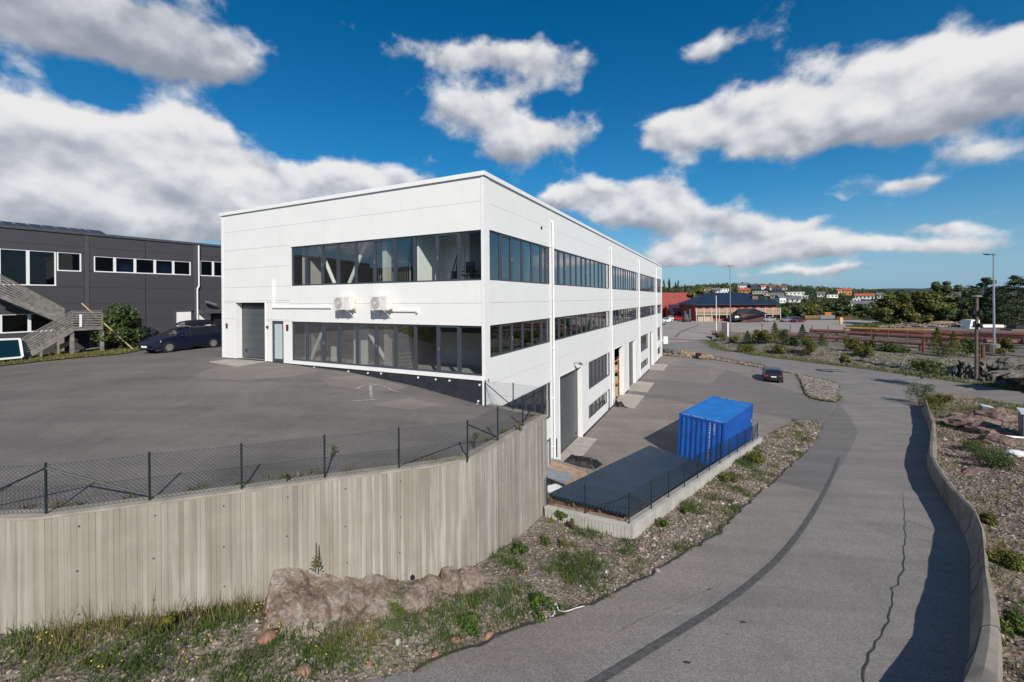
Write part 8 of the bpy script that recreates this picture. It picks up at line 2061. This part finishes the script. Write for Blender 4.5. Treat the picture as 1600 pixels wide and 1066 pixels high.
for i, (u, vt, w, Y, mt, lab) in enumerate(((1078, 450, 30, 160, M_OLIVE, 'olive tree behind the right end of the red hall'), (1097, 449, 34, 165, M_OLIVE, 'yellowish tree between the red hall and the dark hipped roof'), (1112, 452, 26, 172, M_LEAF, 'green tree behind the ridge of the dark hipped roof'), (1222, 481, 30, 160, M_LEAF, 'dark green tree at the right end of the red timber house'), (1248, 478, 34, 165, M_LEAF, 'green tree behind the parked silver-blue car'), (1275, 476, 36, 170, M_OLIVE, 'olive tree behind the low stacks'), (1303, 470, 24, 160, M_LEAF, 'tall dark tree above the orange crate'), (1318, 468, 24, 158, M_LEAF, 'tall dark tree right of the orange crate'), (1345, 476, 32, 165, M_LEAF, 'dark green tree left of the large round olive trees'), (1372, 481, 30, 150, M_LEAF, 'low dark green tree beside the large round olive trees'))):
    tree_px('b', lab, u, vt, w, Y, mt, n=18, per=130, size=.45, low=.04)
# ------------------------------------------------------------------ far wood, hillside and its houses
def HILL(x, y):
    h = 25*math.exp(-((x-345)/150)**2)*sstep(330, 640, y)+13*math.exp(-((x-560)/120)**2)*sstep(380, 700, y)+9*math.exp(-((x-170)/120)**2)*sstep(380, 700, y)
    return -6+3*sstep(200, 320, y)+h+1.5*fbm(x*.01, y*.01, 3)
nxg, nyg = 100, 46; V = [(-400+1700*i/nxg, 175+820*(j/nyg)**1.2, 0) for j in range(nyg+1) for i in range(nxg+1)]; V = [(x, y, HILL(x, y)-(20*sstep(850, 995, y))) for x, y, _ in V]
F = [(j*(nxg+1)+i, j*(nxg+1)+i+1, (j+1)*(nxg+1)+i+1, (j+1)*(nxg+1)+i) for j in range(nyg) for i in range(nxg)]
o = raw_mesh('hillside', V, F, M_WOODLAND, k=4, smooth=True); o['kind'] = 'structure'
V = []; F = []; n = 90
for i in range(n+1):
    x = -1500+7500*i/n; z = 52+26*fbm(x*.0011, 2.0)*2+8*fbm(x*.005, 4)
    z *= sstep(6000, 3500, x)
    for y, k in ((2100, -.4), (2600, 1.0), (3400, -.4)): V.append((x, y, z*k))
F = [(3*i+j, 3*i+3+j, 3*i+4+j, 3*i+1+j) for i in range(n) for j in range(2)]
o = raw_mesh('far_hills', V, F, M_FARHILL, k=4, smooth=True) if False else None
def mass(name, bases, hs, ws, mat_, per=46, size=None):
    Vs = []; Ts = []
    for (x, y, z), h, w in zip(bases, hs, ws):
        k = per; d = rng.normal(0, 1, (k, 3)); d /= np.linalg.norm(d, axis=1)[:, None]; d *= (.6+.4*rng.random((k, 1)))
        nc = 5; cc = rng.normal(0, .28, (nc, 3)); cc[:, 2] = rng.uniform(-.3, .35, nc); pick = rng.integers(0, nc, k)
        C = np.array([x, y, z+h*.52])+(d*.55+cc[pick])*np.array([w*.5, w*.5, h*.5])
        Vq, _ = leaf_quads(C, d+rng.normal(0, .5, (k, 3))+np.array([0, 0, .4]), (size or w*.13), .7); Vs.append(Vq); Ts.append(np.clip(rng.normal(.42+rng.normal(0, .2), .16, k), 0, 1))
    V = np.concatenate(Vs); o = raw_mesh(name, V, np.arange(len(V)).reshape(-1, 4), mat_, k=4, tint=np.concatenate(Ts)); o['kind'] = 'stuff'
    return o
houses = []
HW = {'white': mat('house_white', (.72, .71, .68), .7, var=.04), 'cream': mat('house_cream', (.60, .50, .34), .7, var=.05), 'ochre': mat('house_ochre', (.55, .26, .08), .7, var=.05), 'grey': mat('house_grey', (.30, .30, .30), .7, var=.05), 'dark': mat('house_dark', (.07, .075, .085), .7, var=.05), 'red': mat('house_red', (.35, .08, .06), .7, var=.05)}
HR_ = {'grey': mat('roof_grey', (.14, .14, .15), .7, var=.1), 'dark': mat('roof_dark', (.05, .052, .06), .7, var=.1), 'red': mat('roof_red', (.36, .10, .055), .7, var=.1), 'brown': mat('roof_brown', (.14, .075, .05), .7, var=.1), 'white': HW['white']}
def hill_house(u, v, w, wall, roof, kind, label):
    q = onsurf(u, v, HILL, 200, 900); s = q.y/664; W = w*s*1.05; H = 3.3 if kind != 'tall' else 5.4; D = 8.5
    t = thing('hillside_house', label, 'house', q-Vector((0, 0, .6)), random.uniform(-.35, .35)+math.atan2(-q.x, q.y)*.6)
    m = MB(); m.box(-W/2, W/2, -D/2, D/2, 0, H+.6); m.build('wall', HW[wall], t)
    if kind == 'flat': m = MB(); m.box(-W/2-.4, W/2+.4, -D/2-.4, D/2+.4, H+.6, H+.9); m.build('roof', HR_[roof], t)
    else:
        e = .6; r = H+.6; m = MB(); m.add([(-W/2-e, -D/2-e, r-.2), (W/2+e, -D/2-e, r-.2), (W/2+e, D/2+e, r-.2), (-W/2-e, D/2+e, r-.2), (-W/2-e, 0, r+2.6), (W/2+e, 0, r+2.6)], [(0, 1, 5, 4), (2, 3, 4, 5), (1, 2, 5), (3, 0, 4), (3, 2, 1, 0)]); rf = m.build('roof', HR_[roof], t)
        m = MB(); m.box(W*.2-.4, W*.2+.4, -.4, .4, r+1.6, r+3.6); m.build('chimney', HR_['brown'], rf)
    n = max(2, int(W/3.2))
    for i in range(n): x = -W/2+W*(i+.5)/n; m = MB(); m.box(x-.7, x+.7, -D/2-.08, -D/2, 1.4, 2.9); m.build('window', M_DARKWIN, t)
    houses.append((q.x, q.y, W)); return t
for a in ((1106, 456, 12, 'white', 'brown', 'g', 'white house with brown roof above the left end of the dark hipped roof'), (1119, 457, 11, 'grey', 'grey', 'g', 'grey house with grey roof right of the white and brown one'), (1131, 455, 12, 'white', 'grey', 'flat', 'white flat house behind the light mast'), (1124, 460, 22, 'white', 'white', 'flat', 'long white flat house just above the dark hipped roof ridge'),
    (1160, 452, 11, 'white', 'grey', 'tall', 'tall white house high on the hill above the ridge centre'), (1163, 458, 15, 'ochre', 'red', 'g', 'orange-yellow house with red roof above the ridge'), (1176, 451, 9, 'dark', 'dark', 'g', 'small dark house beside the tall white hill house'), (1184, 449, 11, 'white', 'red', 'g', 'white house with orange-red roof on the hill crest'), (1192, 452, 9, 'white', 'red', 'g', 'small white house with red roof, lower than the crest house'),
    (1186, 459, 20, 'grey', 'dark', 'flat', 'long grey house with dark flat roof right of the orange-yellow house'), (1206, 453, 10, 'cream', 'brown', 'g', 'cream house with brown roof in the middle of the hillside'), (1214, 457, 12, 'dark', 'dark', 'g', 'dark house with dark roof in the middle of the hillside'), (1222, 453, 10, 'grey', 'brown', 'g', 'grey house with brown roof near the crest trees'), (1205, 462, 18, 'cream', 'grey', 'flat', 'long beige house with grey roof above the right roof slope'),
    (1241, 461, 24, 'white', 'white', 'flat', 'long modern white house in the centre of the hillside'), (1247, 467, 22, 'grey', 'white', 'flat', 'grey modern house with white roof edge under the long white one'), (1239, 472, 18, 'white', 'grey', 'g', 'white house with grey roof at the lower edge of the hillside'), (1214, 466, 16, 'grey', 'grey', 'g', 'grey house with grey roof beside the right roof slope'), (1219, 473, 9, 'white', 'grey', 'tall', 'narrow white house right behind the end of the dark hipped roof'),
    (1283, 464, 9, 'white', 'grey', 'g', 'small white house alone in the green slope'), (1298, 465, 14, 'white', 'grey', 'flat', 'white flat house left of the ochre house'), (1312, 459, 11, 'cream', 'red', 'g', 'cream house with red roof left of the ochre house'), (1324, 461, 10, 'ochre', 'red', 'tall', 'tall ochre house with red roof at the right of the hillside'), (1344, 458, 20, 'grey', 'grey', 'g', 'long grey roofed house behind the white and red house'), (1351, 467, 22, 'white', 'red', 'g', 'long white house with bright red roof, right of the ochre house'),
    (1337, 472, 9, 'white', 'white', 'flat', 'small white flat house below the long red-roofed house'), (1333, 480, 15, 'white', 'grey', 'g', 'white house with grey roof lowest at the right of the hillside'), (1358, 480, 16, 'grey', 'grey', 'g', 'grey house with grey roof lowest beside the large olive trees'), (1374, 466, 7, 'white', 'grey', 'g', 'small white house right before the large olive trees')):
    hill_house(*a)
# trees over the hillside, denser on the crest, with clearings at the houses
B = []; Hh = []; Ww = []
for _ in range(5200):
    y = 300+480*random.random()**.8; a_ = random.uniform(.3, 1.35); x = a_*y
    u = PX+a_*FPX
    if any(abs(x-hx) < hw*.6+3 and -11 < hy-y < 14 for hx, hy, hw in houses) : continue
    if any(abs(x/y-hx/hy)*hy < hw*.45 and 0 < hy-y < 42 for hx, hy, hw in houses): continue
    z = HILL(x, y); h = random.uniform(3.5, 8.0)*(1.25 if y > 600 else 1); B.append((x, y, z-.5)); Hh.append(h); Ww.append(h*random.uniform(.6, .95))
mass('far_wood', B, Hh, Ww, M_FOREST, per=34)
B = []; Hh = []; Ww = []
for _ in range(620):
    y = random.uniform(172, 290); a_ = random.uniform(.30, 1.5); x = a_*y; h = random.uniform(4, 7.5)*(.75 if .64 < a_ < .90 else 1); z = min(G(x, y)-1.0, 2.0)-.03*(y-170); B.append((x, y, z-.5)); Hh.append(h*(1.0 if a_ > .62 else .9)); Ww.append(h*random.uniform(.7, 1.0))
mass('near_wood', B, Hh, Ww, M_FOREST, per=90)
B = []; Hh = []; Ww = []
for _ in range(260):
    y = random.uniform(128, 172); a_ = random.uniform(.86, 1.6); x = a_*y; h = random.uniform(4, 8); B.append((x, y, G(x, y)-.5)); Hh.append(h); Ww.append(h*random.uniform(.8, 1.1))
mass('near_wood', B, Hh, Ww, M_FOREST, per=130, size=.5)
# wooded ridges far away, closing the view all round
def ridge(name, y0, z0, amp, seed, x0, x1, m_):
    V = []; n = 140
    for i in range(n+1):
        x = x0+(x1-x0)*i/n; z = z0+amp*2*fbm(x*.0016, seed)+amp*.5*fbm(x*.012, seed+3)
        V += [(x, y0-500, -12), (x, y0, z), (x, y0+900, -12)]
    F = [(3*i+j, 3*i+3+j, 3*i+4+j, 3*i+1+j) for i in range(n) for j in range(2)]
    o = raw_mesh(name, V, F, m_, k=4); o['kind'] = 'structure'
ridge('ridge', 2300, 48, 14, 1.7, -2500, 4600, mat('far_wooded_ridge', (.030, .045, .035), .9, var=.35, scale=.01))
